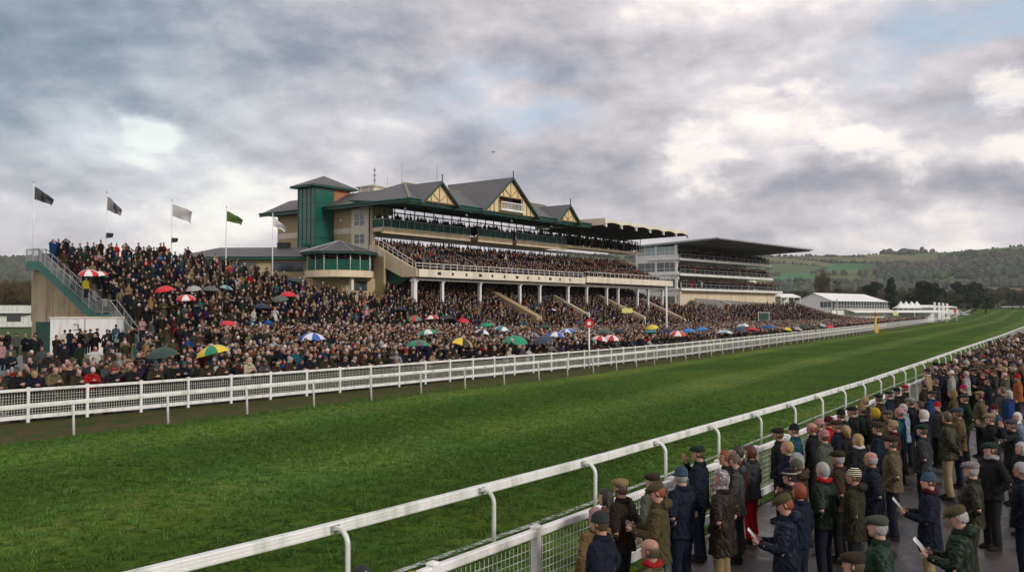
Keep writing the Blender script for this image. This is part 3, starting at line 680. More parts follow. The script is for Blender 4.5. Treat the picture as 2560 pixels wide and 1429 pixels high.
# grass blades over the turf nearest the camera
def blades():
    N = 150000
    u = rng.uniform(2, 46, N*2)**1.0; v = rng.uniform(5.6, 26.4, N*2); X = u*UV.u[0]+v*UV.v[0]; Y = u*UV.u[1]+v*UV.v[1]
    dd = np.hypot(X, Y); px = CX+FPX*X/np.maximum(Y, 1); keep = (Y > 6) & (px > -100) & (px < 2600) & (rng.random(N*2) < np.clip(14/dd, 0, 1)**1.2*np.clip((46-u)/22, 0, 1)); X, Y = X[keep][:N], Y[keep][:N]; n = len(X); d = np.hypot(X, Y)
    B = 3; V = np.zeros((n, B, 3, 3), np.float32); clump = np.array([mnoise.noise(Vector((x*2.4, y*2.4, 0)))+.5*mnoise.noise(Vector((x*6, y*6, 4))) for x, y in zip(X.tolist(), Y.tolist())])
    ok = clump > -.22; X, Y, clump, d = X[ok], Y[ok], clump[ok], d[ok]; n = len(X); V = np.zeros((n, B, 3, 3), np.float32)
    for k in range(B):
        a = rng.uniform(0, 2*PI, n); h = rng.uniform(.025, .055, n)*(1+1.*np.clip(clump, -.4, 1)); w = rng.uniform(.006, .011, n)*np.clip(d/14, 1, 2); lean = rng.uniform(.01, .05, n); la = rng.uniform(0, 2*PI, n)
        ox, oy = rng.normal(0, .03, n), rng.normal(0, .03, n)
        for q, s in ((0, -1), (1, 1)): V[:, k, q, 0] = X+ox+s*w*np.cos(a); V[:, k, q, 1] = Y+oy+s*w*np.sin(a); V[:, k, q, 2] = 0
        V[:, k, 2, 0] = X+ox+lean*np.cos(la); V[:, k, 2, 1] = Y+oy+lean*np.sin(la); V[:, k, 2, 2] = .02+h
    t = rng.random(n)[:, None]; uu, vv = X*UV.u[0]+Y*UV.u[1], X*UV.v[0]+Y*UV.v[1]
    c = np.array([.024, .067, .008])*(1-t)+np.array([.074, .142, .022])*t; c *= np.clip(1+1.0*clump, .45, 1.5)[:, None]; c *= (1+(.5+.5*np.sin((17.6-vv)*.748))*.55)[:, None]*np.array([1., .92, 1.1])
    C = np.repeat(c, B*3, 0).astype(np.float32)
    return np_mesh('grass', V.reshape(-1, 3), np.arange(n*B*3).reshape(-1, 3), M['blade'], C, smooth=False)
def blade_mat():
    m, nt, b = new_mat('grass_blade'); nt.link(nt.node('ShaderNodeAttribute', attribute_name='Col').outputs['Color'], b.inputs['Base Color']); b.inputs['Roughness'].default_value = .8; b.inputs['Specular IOR Level'].default_value = .2; return m
M['blade'] = blade_mat(); M['attr'] = M['blade']
o = bpy.data.objects.new('grass', blades()); COL.objects.link(o); tag(o, 'short wet racecourse grass growing on the near turf', 'grass', kind='stuff')
# ------------------------------------------------------------------ rails and fences
def along(name, u0, step, u1):
    out = []; u = u0
    while u < u1: out.append(u); u += step
    return out
def pt(name, u, z=0., dv=0.):
    v = vline(name, u)+dv; X, Y, _ = UV.w(u, v); return Vector((X, Y, z+.018*max(0, math.hypot(X, Y)-380)))
def heading(name, u): a, b = pt(name, u-.5), pt(name, u+.5); return math.atan2(b.y-a.y, b.x-a.x)
def rail_mesh(name, us, profile, z, mat, parent, dv=0.):
    mb = MB(); n = len(profile); vs = []
    for u in us:
        p = pt(name, u, z, dv); h = heading(name, u); sx, sy = -math.sin(h), math.cos(h)
        for a, b in profile: vs.append((p.x+sx*a, p.y+sy*a, p.z+b))
    fs = [(i*n+k, i*n+(k+1) % n, (i+1)*n+(k+1) % n, (i+1)*n+k) for i in range(len(us)-1) for k in range(n)]
    mb.add(vs, fs+[tuple(range(n)), tuple(range((len(us)-1)*n, len(us)*n))[::-1]])
    return mb.build('rail', mat, parent)
# 1 bent-post running rail nearest the camera
r1 = empty('running_rail', pt('near_rail', 9)); 
def centred(parent, o):  # keep world position under a moved parent
    o.parent = parent; o.matrix_parent_inverse = Matrix.Translation(-Vector(parent.location)) ; return o
prof = [(-.05, -.075), (.05, -.075), (.06, -.06), (.06, -.032), (.048, -.026), (.048, -.012), (.06, -.006), (.06, .014), (.048, .02), (.048, .034), (.06, .04), (.06, .06), (.05, .075), (-.05, .075), (-.06, .06), (-.06, .04), (-.048, .034), (-.048, .02), (-.06, .014), (-.06, -.006), (-.048, -.012), (-.048, -.026), (-.06, -.032), (-.06, -.06)]
us = along('near_rail', -1, 1.56, 240); o = rail_mesh('near_rail', us, prof, 1.04, M['white_plastic'], None); centred(r1, o)
pm = MB(); arc = [(0, -.06, .0)]
pts = [(0, -.05, 1.05), (0, -.12, 1.06)]+[(0, -.12-.2*math.sin(a), .86+.2*math.cos(a)) for a in np.linspace(0, PI/2, 8)]+[(0, -.32, .5), (0, -.32, -.02)]
pm.tube(pts, .036, 12); bent = pm.mesh('post', M['white_plastic'])
cm = MB(); cm.box(-.07, .07, -.075, -.062, .985, 1.095); cm.tube([(-.045, -.076, 1.04), (-.045, -.084, 1.04)], .012, 6); cm.tube([(.045, -.076, 1.04), (.045, -.084, 1.04)], .012, 6); clamp = cm.mesh('clamp', M['grey_steel'])
for u in along('near_rail', 2.64, 3.13, 238):
    p = pt('near_rail', u); h = heading('near_rail', u)
    o = link_mesh('post', bent, r1); o.location = p-r1.location; o.rotation_euler = (0, 0, h)
    if u < 60: q = link_mesh('clamp', clamp, o)
tag(r1, 'white running rail on bent posts along the near edge of the turf', 'running rail')
# 2 upright fences with mesh
def wire_panel(L, z0, z1, nv, nh, w):
    mb = MB()
    for i in range(1, nv): x = L*i/nv; mb.bar((x, 0, z0), (x, 0, z1), w)
    for i in range(1, nh): z = z0+(z1-z0)*i/nh; mb.bar((0, .004, z), (L, .004, z), w)
    return mb.mesh('wire_mesh', M['wire'])
def crowd_fence(key, u0, step, u1, label, hgt=1.15, nearwire=.006, nv=20, split=0):
    root = empty('rail_fence', pt(key, u0)); us = along(key, u0, step, u1)
    capm = MB(); capm.loft([(0, .062, .062, 0, 0), (hgt+.05, .062, .062, 0, 0), (hgt+.055, .075, .075, 0, 0), (hgt+.075, .075, .075, 0, 0), (hgt+.095, .05, .05, 0, 0)], 4, smooth=False)
    for i, v in enumerate(capm.v): x, y, z = v; capm.v[i] = ((x-y)*.80, (x+y)*.80, z)
    post = capm.mesh('post', M['white']); far = MB(); farw = MB()
    panel = wire_panel(step-.12, .22, hgt-.1, nv, 8, nearwire)
    for i, u in enumerate(us):
        p = pt(key, u); h = heading(key, u); n = pt(key, u+step); L = (n-p).length
        if i < 100:
            o = link_mesh('post', post, root); o.location = p-root.location; o.rotation_euler = (0, 0, h)
            o = link_mesh('wire_mesh', panel, root); d = math.atan2(n.y-p.y, n.x-p.x); o.location = p-root.location+Vector((math.cos(d)*.06, math.sin(d)*.06, 0)); o.rotation_euler = (0, 0, d)
        else:
            s = Matrix.Translation(p) @ Matrix.Rotation(h, 4, 'Z'); far.add([s @ Vector(v)-root.location for v in capm.v], capm.f)
            for zz in (.35, .55, .75, .95): farw.bar(p-root.location+Vector((0, 0, zz)), n-root.location+Vector((0, 0, zz)), .012)
    if far.v: tag(far.build('distant_posts', M['white'], root), kind='stuff'); tag(farw.build('distant_wires', M['wire'], root), kind='stuff')
    uu = along(key, u0-.01, step/2, us[-1]+.1)
    top = [(-.045, -.05), (.045, -.05), (.05, -.03), (.05, .035), (.035, .05), (-.035, .05), (-.05, .035), (-.05, -.03)]
    o = rail_mesh(key, uu, top, hgt, M['white'], None); centred(root, o)
    o = rail_mesh(key, uu, [(-.025, -.07), (.025, -.07), (.025, .07), (-.025, .07)], .2, M['white'], None); centred(root, o)
    tag(root, label, 'fence'); return root
crowd_fence('near_fence', 9.9-2.03*6, 2.03, 190, 'white post and wire mesh fence holding back the crowd on the right', hgt=1.12, nv=22)
crowd_fence('fence', 17.6-2.03*6, 2.03, 520, 'white post and wire mesh fence in front of the grandstand crowd', hgt=1.16, nearwire=.0105)
# 3 plain running rail on thin posts in front of the far fence
root = empty('running_rail', pt('run', 16.6))
o = rail_mesh('run', along('run', 3, 1.66, 600), [(-.03, -.07), (.03, -.07), (.04, -.04), (.04, .04), (.03, .07), (-.03, .07), (-.04, .04), (-.04, -.04)], 1.06, M['white'], None); centred(root, o)
tm = MB(); tm.tube([(0, .06, 1.03), (0, .05, .9), (0, 0, .0)], .042, 8); thin = tm.mesh('post', M['white']); far = MB()
for i, u in enumerate(along('run', 16.6-3.32*3, 3.32, 590)):
    p = pt('run', u); h = heading('run', u)
    if i < 100: o = link_mesh('post', thin, root); o.location = p-root.location; o.rotation_euler = (0, 0, h)
    else: far.tube([p-root.location, p-root.location+Vector((0, 0, 1.03))], .03, 6)
tag(far.build('distant_posts', M['white'], root), kind='stuff')
tag(root, 'plain white running rail on thin straight posts at the far side of the turf', 'running rail')
# ------------------------------------------------------------------ main grandstand (local x along the front, y back, z up)
def root_at(name, F, label, cat): r = empty(name, (F.X, F.Y, 0), F.rz); tag(r, label, cat); return r
G1 = root_at('grandstand', F1, 'large cream and green grandstand with slate gabled roof and balconies', 'grandstand')
def P1(name, mat): 
    mb = MB(); mb._n, mb._m = name, mat; return mb
def fin(mb, parent=None): return mb.build(mb._n, mb._m, parent or G1)
LEN = 61.2
m = P1('end_wall', M['brick']); m.box(0, .4, 11.0, 15.0, 5, 16.6); m.box(0, .4, 17.2, 25.6, 5, 16.9); m.box(.4, 12, 25.2, 25.6, 5, 16.9); fin(m)
m = P1('pale_bay', M['cream_light']); m.box(-.05, .4, 7.6, 11.0, 5, 16.5); m.box(-.03, .0, 11.0, 14.9, 13.4, 14.1); m.box(-.03, .0, 17.4, 25.62, 13.4, 14.1); fin(m)
m = P1('drainpipe', M['black']); m.tube([(-.12, 7.75, 9), (-.12, 7.75, 16.4)], .07, 8); m.tube([(-.12, 14.9, 9), (-.12, 14.9, 16.4)], .07, 8); fin(m)
for z0, z1 in ((14.3, 16.0), (12.1, 13.2)):
    w = P1('window', M['white']); 
    for a, b, c, d in ((8.6, 10.4, z0-.08, z0), (8.6, 10.4, z1, z1+.08), (8.5, 8.6, z0-.08, z1+.08), (10.4, 10.5, z0-.08, z1+.08), (9.46, 9.54, z0, z1), (8.6, 10.4, z0+.55, z0+.61)): w.box(-.11, -.06, a, b, c, d)
    wo = fin(w); g = P1('pane', M['glass_dark']); g.box(-.08, -.06, 8.6, 10.4, z0, z1); fin(g, wo)
m = P1('wall_lamp', M['cream_light']); m.ball((-.1, 12.9, 15.1), (.12, .22, .22)); fin(m)
# stair tower
m = P1('stair_tower', M['tower_glass']); m.box(-3.0, .0, 14.3, 17.5, 5, 19.3); tw = fin(m)
m = P1('mullion', M['green_paint'])
for y in (15.1, 15.9, 16.7): m.box(-3.06, -3.0, y-.04, y+.04, 5, 19.3)
for y in (14.3, 17.5): m.box(-3.07, -2.95, y-.07, y+.07, 5, 19.35)
for z in (8.5, 10.7, 12.9, 15.1, 17.2): m.box(-3.05, -3.0, 14.3, 17.5, z-.04, z+.04); m.box(-3.0, 0, 14.24, 14.3, z-.04, z+.04)
fin(m, tw)
m = P1('brick_shaft', M['orange_brick']); m.box(0.02, 2.6, 14.32, 17.4, 16.4, 19.3); fin(m, tw)
m = P1('tower_roof', M['slate']); e = [(-3.8, 13.5, 19.35), (3.3, 13.5, 19.35), (3.3, 18.3, 19.35), (-3.8, 18.3, 19.35)]; m.add(e+[(-.3, 15.9, 20.9)], [(0, 1, 4), (1, 2, 4), (2, 3, 4), (3, 0, 4)]); fin(m, tw)
m = P1('tower_eave', M['green_paint']); m.box(-3.75, 3.25, 13.55, 18.25, 19.12, 19.34); fin(m, tw)
# roof
ZE, ZR = 16.6, 19.65
m = P1('roof', M['slate'])
A = (-1.6, -.6, ZE); B = (35.6, -.6, ZE); Cc = (33.6, 6, ZR); D = (4, 6, ZR)
m.add([A, B, Cc, D], [(0, 1, 2, 3)]); m.add([A, D, (2.6, 9, 18.85), (2.6, 26.5, 18.85), (-1.6, 27, ZE+.2)], [(0, 1, 2, 4), (2, 3, 4)])
m.add([(2.6, 26.5, 18.85), (7, 27, ZE+.2), (-1.6, 27, ZE+.2)], [(0, 1, 2)])
m.add([D, Cc, (33.6, 13, 17.7), (2.6, 9, 18.85), (7, 13, 17.7), (7, 27, 16.8), (2.6, 26.5, 18.85)], [(0, 1, 2, 4, 3), (3, 4, 5, 6)]); m.add([B, (35.6, 12, ZE+.9), (33.6, 13, 17.7), Cc], [(0, 1, 2, 3)])
roof = fin(m)
m = P1('ridge_flashing', simple('mossy_lead', (.20, .20, .09), .7, .3, 2.)); m.bar((-1.6, -.6, ZE+.05), (4, 6, ZR+.06), .3, .08); m.bar((4, 6, ZR+.02), (33.6, 6, ZR+.02), .18, .1); fin(m, roof)
def gable(c, half, apex, base, back, big=False):
    g = P1('gable', M['gable']); t0 = -1.0
    if big:
        g.add([(c-half, t0, base), (c-2.3, t0, base), (c-2.3, t0, 18.55), (c-2.3-.4, t0, 18.5), (c-half, t0, base)], [(0, 1, 2, 3)])
        g.add([(c+2.3, t0, base), (c+half, t0, base), (c+2.7, t0, 18.5), (c+2.3, t0, 18.55)], [(0, 1, 2, 3)])
        g.add([(c-2.72, t0, 18.5), (c+2.72, t0, 18.5), (c, t0, apex-.1)], [(0, 1, 2)])
        g.add([(c-2.3, t0, base), (c+2.3, t0, base), (c+2.3, t0, 16.9), (c-2.3, t0, 16.9)], [(0, 1, 2, 3)])
    else: g.prism([(c-half, t0, base), (c+half, t0, base), (c, t0, apex-.1)], (0, .2, 0))
    go = fin(g)
    r = P1('gable_roof', M['slate']); o = half+.35; f = t0-.45; s = (apex-base)/half
    for sx in (-1, 1): 
        r.add([(c, f, apex), (c+sx*o, f, base-.35*s), (c+sx*o, back*.25, base-.35*s), (c, back, apex), (c, f, apex+.12), (c+sx*o, f, base-.35*s+.12), (c+sx*o, back*.25, base-.35*s+.12), (c, back, apex+.12)], [(0, 1, 2, 3), (4, 5, 6, 7), (0, 1, 5, 4), (1, 2, 6, 5)])
    fin(r, go)
    b = P1('bargeboard', M['green_paint'])
    for sx in (-1, 1): b.bar((c, f-.03, apex-.05), (c+sx*o, f-.03, base-.35*s-.05), .1, .2)
    b.bar((c, f, apex), (c, f, apex+.9), .1); fin(b, go)
    t = P1('timber', M['wood_timber']); k = (apex-.3-base)
    yb = 18.5 if big else base+.1
    t.bar((c, t0-.04, yb), (c, t0-.04, apex-.4), .08); hw = half*(apex-yb)/(apex-base)
    for sx in (-1, 1): t.bar((c, t0-.05, yb+.1), (c+sx*hw*.5, t0-.05, yb+(apex-yb)*.48), .08); t.bar((c+sx*hw*.5, t0-.04, yb), (c+sx*hw*.5, t0-.04, yb+(apex-yb)*.45), .08)
    t.bar((c-hw+.1, t0-.045, yb), (c+hw-.1, t0-.045, yb), .14)
    if big:
        for sx in (-1, 1):
            for q in (2.45, 3.4, 4.2): t.bar((c+sx*q, t0-.04, base), (c+sx*q, t0-.04, base+(half-q)*s-.15), .1)
    fin(t, go)
    if big:
        d = P1('balcony_recess', M['wood_timber']); d.box(c-2.3, c+2.3, .4, .6, base+.2, 18.6); d.box(c-2.3, c+2.3, t0+.1, .4, 16.6, 16.85); fin(d, go)
        q = P1('balustrade', M['white']); q.bar((c-2.4, t0-.35, 17.75), (c+2.4, t0-.35, 17.75), .12); q.bar((c-2.4, t0-.35, 16.85), (c+2.4, t0-.35, 16.85), .12); q.box(c-2.5, c+2.5, t0-.5, t0, 16.65, 16.8)
        for i in range(17): q.bar((c-2.35+i*4.7/16, t0-.35, 16.9), (c-2.35+i*4.7/16, t0-.35, 17.7), .07)
        fin(q, go)
    return go
gable(2.8, 2.9, 18.95, 16.45, 4.2); gable(16.3, 5.5, 21.0, 16.45, 10, True); gable(29.4, 2.5, 18.75, 16.45, 4.2)
m = P1('fascia', M['green_paint']); m.box(-1.7, 35.7, -.78, -.62, 16.25, 16.62); m.box(-1.86, -1.7, -.78, 27.1, 16.3, 16.66); m.tube([(-1.95, -.9, 16.62), (-1.95, 27, 16.72)], .09, 8); m.tube([(-1.9, -.9, 16.62), (35.7, -.9, 16.62)], .09, 8); fin(m)
m = P1('soffit', M['green_soffit']); m.prism([(-1.7, -.62, 16.05), (-1.7, 9.6, 17.1), (-1.7, 9.6, 17.25), (-1.7, -.62, 16.2)], (37.7, 0, 0)); m.box(-1.7, -.06, 9.6, 25.7, 16.35, 16.5)
for s in np.arange(3, 36, 3.): m.prism([(s-.1, -.5, 15.9), (s-.1, 9.4, 16.85), (s-.1, 9.4, 17.05), (s-.1, -.5, 16.03)], (.2, 0, 0))
fin(m)
for s, t in ((-.3, 1.5), (9, 0.2), (18, .2), (27, .2)):
    l = P1('soffit_lamp', M['white']); l.ball((s, t, 15.7), (.16, .16, .14)); l.tube([(s, t, 15.8), (s, t, 16)], .03, 6); fin(l)
# rooftop things
m = P1('plant_room', M['cream_light']); m.box(5.5, 9, 13, 16, 16.5, 20.0); m.box(5.3, 9.2, 12.8, 16.2, 20.0, 20.2); fin(m)
m = P1('roof_railing', M['white']); m.bar((2.7, 9.4, 19.5), (2.7, 15.6, 19.5), .06); m.bar((2.7, 9.4, 19.2), (2.7, 15.6, 19.2), .05)
for t in np.arange(9.4, 15.7, 1.5): m.bar((2.7, t, 18.8), (2.7, t, 19.5), .06)
fin(m)
def mast(s, t, z0, z1, r=.05, arms=False):
    m = P1('antenna', M['grey_steel']); m.tube([(s, t, z0), (s, t, z1)], r, 6)
    if arms:
        for k in (.35, .6, .85): z = z0+(z1-z0)*k; m.bar((s-.5, t-.3, z), (s+.5, t+.3, z), .06); m.box(s-.12, s+.12, t-.12, t+.12, z-.1, z+.15)
    fin(m)
mast(6.2, 13.6, 20, 22.6, .06, True); mast(8.5, 13.6, 20, 21.7, .03); mast(4.6, 7, 19.6, 22.2, .035); mast(12.6, 8.5, 18.5, 23.0, .05)
# wave-edged canopy at the far end
m = P1('wave_canopy', M['cream_light']); s0, s1, nb = 35.9, 62.0, 6; bw = (s1-s0)/nb; K = 10; top = []; 
for i in range(nb*K+1):
    s = s0+(s1-s0)*i/(nb*K); f = (i % K)/K; h = .27*math.sin(PI*f)**.8 if f else 0.
    top.append((s, h))
vs = []
for s, h in top: vs += [(s, -3.2, 16.55+h), (s, -3.2, 16.95+h), (s, -2.9, 17.0+h), (s, 9.5, 17.9+h)]
fs = []
for i in range(len(top)-1): fs += [(i*4+k, i*4+4+k, i*4+5+k, i*4+1+k) for k in range(3)]
m.add(vs, fs); m.box(s0-.1, s0, -3.2, 9.5, 16.4, 17.4); wc = fin(m)
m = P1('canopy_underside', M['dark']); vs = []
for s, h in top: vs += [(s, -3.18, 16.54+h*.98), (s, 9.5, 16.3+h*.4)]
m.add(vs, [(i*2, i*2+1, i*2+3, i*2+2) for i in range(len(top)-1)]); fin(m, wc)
for i in range(nb+1):
    m = P1('canopy_bracket', M['white']); s = s0+bw*i; m.box(s-.12, s+.12, -3.35, -3.0, 16.2, 16.75); m.ball((s, -3.3, 16.15), (.18, .14, .14), 8, 6); fin(m, wc)
# balconies
def balcony(s0, s1, t0, z0, z1, glass=True):
    b = P1('balcony', M['cream']); b.box(s0, s1, t0, 9.4, z0+.25, z1); b.box(s0, s1, t0, t0+.35, z0, z1+.06); bo = fin(b)
    if glass:
        g = P1('glass_balustrade', M['green_glass']); g.box(s0+.05, s1-.05, t0+.1, t0+.14, z1+.08, z1+1.0)
        if s0 < .5: g.box(s0+.04, s0+.08, t0+.14, 7.6, z1+.02, z1+1.0)
        fin(g, bo)
    r = P1('handrail', M['green_paint'] if glass else M['dark']); r.bar((s0, t0+.12, z1+1.05), (s1, t0+.12, z1+1.05), .08); n = max(2, round((s1-s0)/1.3))
    for i in range(n+1): s = s0+.04+(s1-s0-.08)*i/n; r.bar((s, t0+.04, z1), (s, t0+.04, z1+1.05), .06)
    if s0 < .5: r.bar((s0, t0, z1+1.05), (s0, 7.6, z1+1.05), .08)
    if glass: fin(r, bo).data.materials[0] = M['grey_steel']
    else: fin(r, bo)
    return bo
balcony(0, 15.8, 5.4, 13.15, 13.85); balcony(16.9, 24.4, 5.0, 13.15, 13.85); balcony(25.3, 37.7, 5.0, 13.15, 13.9); balcony(37.8, 61.5, 5.2, 13.6, 13.95, False)
m = P1('balcony_floor', M['cream']); m.box(15.8, 16.9, 7, 9.4, 13.4, 13.85); m.box(24.4, 25.3, 7, 9.4, 13.4, 13.85); fin(m)
m = P1('balcony_head_beam', M['green_soffit']); m.box(0, 61.5, 9.4, 9.6, 16.85, 17.1); m.box(0, 61.5, 9.4, 9.6, 13.9, 14.2); fin(m)
m = P1('mullion', M['green_paint'])
for s in np.arange(.3, 61, 1.8): m.box(s-.05, s+.05, 9.3, 9.4, 14.2, 16.9)
for s in np.arange(.3, 36, 4.5): m.bar((s, 5.7, 14), (s, 5.7, 16.0), .08)
m.bar((0, 5.7, 15.75), (61, 5.7, 15.75), .1, .14); 
for s in np.arange(38, 61.5, 2.9): m.bar((s, 5.5, 13.9), (s, 5.5, 16.9), .1)
fin(m)
m = P1('dark_glazing', M['glass_dark'])
for s in np.arange(36.6, 61, 2.6): m.box(s, s+.9, 9.22, 9.28, 14.2, 16.8)
fin(m)
# upper seating tier, its front ledge and side parapet
m = P1('seating_deck', M['step']); n = 11
for i in range(n): t = .35+i*.75; z = 7.95+i*.31; m.box(0.3, LEN, t, t+.76 if i < n-1 else t+1.2, z-.5, z)
fin(m)
m = P1('front_ledge', M['cream_light']); m.box(0, 35, -.2, .35, 7.85, 8.75); m.box(0, 35, .35, .6, 7.6, 7.85); m.box(35, LEN+.5, -.5, .35, 8.05, 8.95); m.box(LEN+.2, LEN+.5, .35, 3, 8.05, 8.95); lo = fin(m)
m = P1('ledge_plaque', M['dark']); 
for i, s in enumerate(np.arange(3.4, 33, 2.5)): m.box(s, s+(.32 if i % 3 else .6), -.22, -.2, 8.15, 8.5)
fin(m, lo)
m = P1('ledge_rail', M['white']); m.bar((0, .1, 9.45), (35, .1, 9.45), .06); m.bar((0, .1, 9.1), (35, .1, 9.1), .04); m.bar((35, -.2, 9.6), (LEN, -.2, 9.6), .06)
for s in np.arange(0, LEN, 1.2): z = 8.75 if s < 35 else 8.95; m.bar((s, .1 if s < 35 else -.2, z), (s, .1 if s < 35 else -.2, z+.7), .05)
fin(m, lo)
m = P1('side_parapet', M['cream']); m.prism([(-.15, -.2, 7.85), (-.15, -.2, 8.75), (-.15, .6, 8.95), (-.15, 6.6, 11.75), (-.15, 7.7, 11.85), (-.15, 7.7, 10.1), (-.15, 2.2, 7.85)], (.4, 0, 0)); so = fin(m)
m = P1('handrail', M['white']); P = [(0.05, .6, 9.75), (.05, 6.3, 12.5), (.05, 7.7, 12.55)]; m.bar(P[0], P[1], .07); m.bar(P[1], P[2], .07)
for k in range(8): a = Vector(P[0]).lerp(Vector(P[1]), k/7); m.bar(a, a-Vector((0, 0, .85)), .05)
a, b2 = Vector(P[0])-Vector((0, 0, .4)), Vector(P[1])-Vector((0, 0, .4)); m.bar(a, b2, .04); fin(m, so)
for s in (14, 22, 32, 44, 52):
    m = P1('aisle_rail', M['white']); m.bar((s, 3, 10.0), (s, 8, 12.1), .06)
    for k in range(5): a = Vector((s, 3+k*1.25, 10.0+k*.525)); m.bar(a, a-Vector((0, 0, .9)), .05)
    fin(m)
m = P1('tier_back_wall', M['white_wall']); m.box(.3, LEN, 9.1, 9.3, 8.5, 11.75); m.box(.3, LEN, 9.1, 9.3, 13.0, 13.4); fin(m)
m = P1('tier_post', M['white'])
for s in np.arange(4, 60, 3.6): m.bar((s, 8.2, 11), (s, 8.2, 13.4), .1)
fin(m)
for s in (.45, 5.2, 12.2, 20.5, 25.0, 31.9, 36.8, 42.4, 45.8, 51.8, 55.3, 60.2):
    m = P1('column', M['white']); w = .17 if s > 1 else .25; m.box(s-w, s+w, .75-w, .75+w, 1.5, 7.62); m.box(s-w-.1, s+w+.1, .75-w-.1, .75+w+.1, 7.3, 7.6); fin(m)
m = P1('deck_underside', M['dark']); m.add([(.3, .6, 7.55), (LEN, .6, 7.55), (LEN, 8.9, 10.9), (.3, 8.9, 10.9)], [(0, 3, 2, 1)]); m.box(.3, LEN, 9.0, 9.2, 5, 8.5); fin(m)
m = P1('green_side_panel', M['green_soffit']); m.prism([(.55, 1.6, 7.75), (.55, 7.6, 10.3), (.55, 7.6, 7.3), (.55, 3.2, 7.0)], (.1, 0, 0)); fin(m)
for s, t0, t1, z0, z1, mt in ((.3, 7.4, .2, 6.9, 3.9, 'cream'), (17.6, 4.4, -4.2, 7.0, 3.2, 'tan_wall'), (31.5, 3, -3, 6.2, 3.4, 'cream'), (44.5, 4, -4.6, 6.6, 3.0, 'cream'), (57, 3, -5, 6.0, 2.6, 'cream')):
    m = P1('stair_parapet', M[mt]); m.prism([(s, t0, z0), (s, t1, z1), (s, t1, z1-1.6), (s, t0, z0-1.6)], (.5 if mt != 'tan_wall' else 1.2, 0, 0)); po = fin(m)
    if s < 1:
        r = P1('handrail', M['white']); r.bar((s, t0, z0+.7), (s, t1, z1+.7), .07)
        for k in range(7): a = Vector((s, t0, z0)).lerp(Vector((s, t1, z1)), k/6); r.bar(a, a+Vector((0, 0, .7)), .05)
        fin(r, po)
m = P1('lower_side_wall', M['brick']); m.box(.5, .8, 7.6, 9.4, 3, 7.3); m.box(-.05, .4, 7.3, 7.6, 3, 16.0); fin(m)
# ------------------------------------------------------------------ octagonal viewing pavilion
PV = empty('viewing_pavilion', F1.w(-4.5, 8.0, 0), F1.rz); tag(PV, 'eight sided viewing pavilion with slate roof, green glass and curved cream base', 'pavilion')
def octo(r, z, ph=PI/8): return [(r*math.cos(ph+k*PI/4), r*math.sin(ph+k*PI/4), z) for k in range(8)]
m = P1('roof', M['slate']); e = octo(4.75, 10.6); m.add(e+[(0, 0, 12.1)], [(k, (k+1) % 8, 8) for k in range(8)]); ro = fin(m, PV)
m = P1('hip_flashing', M['grey_steel'])
for p in e: m.bar(Vector(p)+Vector((0, 0, .03)), (0, 0, 12.13), .14, .06)
fin(m, ro)
m = P1('eave', M['green_soffit']); m.prism(octo(4.6, 10.36), (0, 0, .22)); fin(m, PV)
m = P1('base', M['cream']); n = 32; m.loft([(7.75, 3.95, 3.95, 0, 0), (8.5, 3.95, 3.95, 0, 0)], 40, smooth=False); fin(m, PV)
m = P1('glass_balustrade', M['green_glass']); o8 = octo(3.8, 8.5)
for k in range(8): m.bar(Vector(o8[k])+Vector((0, 0, .6)), Vector(o8[(k+1) % 8])+Vector((0, 0, .6)), .04, 1.15)
fin(m, PV)
m = P1('handrail', M['green_paint'])
for k in range(8): m.bar(Vector(o8[k])+Vector((0, 0, 1.2)), Vector(o8[(k+1) % 8])+Vector((0, 0, 1.2)), .09)
fin(m, PV)
for k in range(8):
    a, b2 = Vector(o8[k]), Vector(o8[(k+1) % 8])
    for f in (0, .5): p = a.lerp(b2, f); m = P1('post', M['white']); m.tube([p, p+Vector((0, 0, 1.9))], .05, 8); fin(m, PV)
m = P1('inner_wall', M['dark']); m.loft([(8.51, 1.4, 1.4, 0, .8), (10.4, 1.4, 1.4, 0, .8)], 12, smooth=False); fin(m, PV)
m = P1('column', M['cream_light']); m.box(-.9, -.55, -3.1, -2.75, 3.5, 7.75); fin(m, PV)
m = P1('lower_wall', M['brick']); m.box(-.9, 4.2, -1.5, -1.2, 3.5, 7.75); m.box(-.9, -.6, -1.2, 4, 3.5, 7.75); m.box(4.2, 4.6, -3.0, -1.2, 3.5, 10.4); fin(m, PV)
m = P1('window', M['glass_dark']); m.box(.5, 2.9, -1.56, -1.5, 6.3, 7.4); fin(m, PV)
# ------------------------------------------------------------------ low slate roofed building behind the open terrace
x0, x1 = -35.5, -22.5; LB = empty('low_pavilion', (0, 0, 0)); tag(LB, 'long low building with hipped slate roof and green eaves behind the open terrace', 'building')
Fl = Frame(x1, 95, -80)
LB.location = (-26.2, 107, 0); LB.rotation_euler = (0, 0, R(176))
m = P1('roof', M['slate']); m.add([(-3, -4.2, 10.35), (14, -4.2, 10.35), (14, 5, 10.35), (-3, 5, 10.35), (-1, .4, 11.75), (10.2, .4, 11.75)], [(0, 1, 5, 4), (1, 2, 5), (2, 3, 4, 5), (3, 0, 4)])
for i, v in enumerate(m.v): m.v[i] = (v[0], -v[1], v[2])
m.f = [tuple(reversed(f)) for f in m.f]; fin(m, LB)
m = P1('eave', M['green_paint']); m.box(-3, 13.9, -4.9, 4.1, 10.0, 10.33); fin(m, LB)
m = P1('wall', M['brick']); m.box(-3, 13, -4, 3.4, 4, 10.0); fin(m, LB)
m = P1('window', M['glass_dark']); m.box(-1.6, 2.2, 3.42, 3.47, 8.6, 9.7); m.box(4, 11, 3.42, 3.47, 8.6, 9.7); fin(m, LB)
m = P1('roof_vent', M['dark']); m.box(1.2, 2.6, -.6, .4, 11.3, 12.3); fin(m, LB)
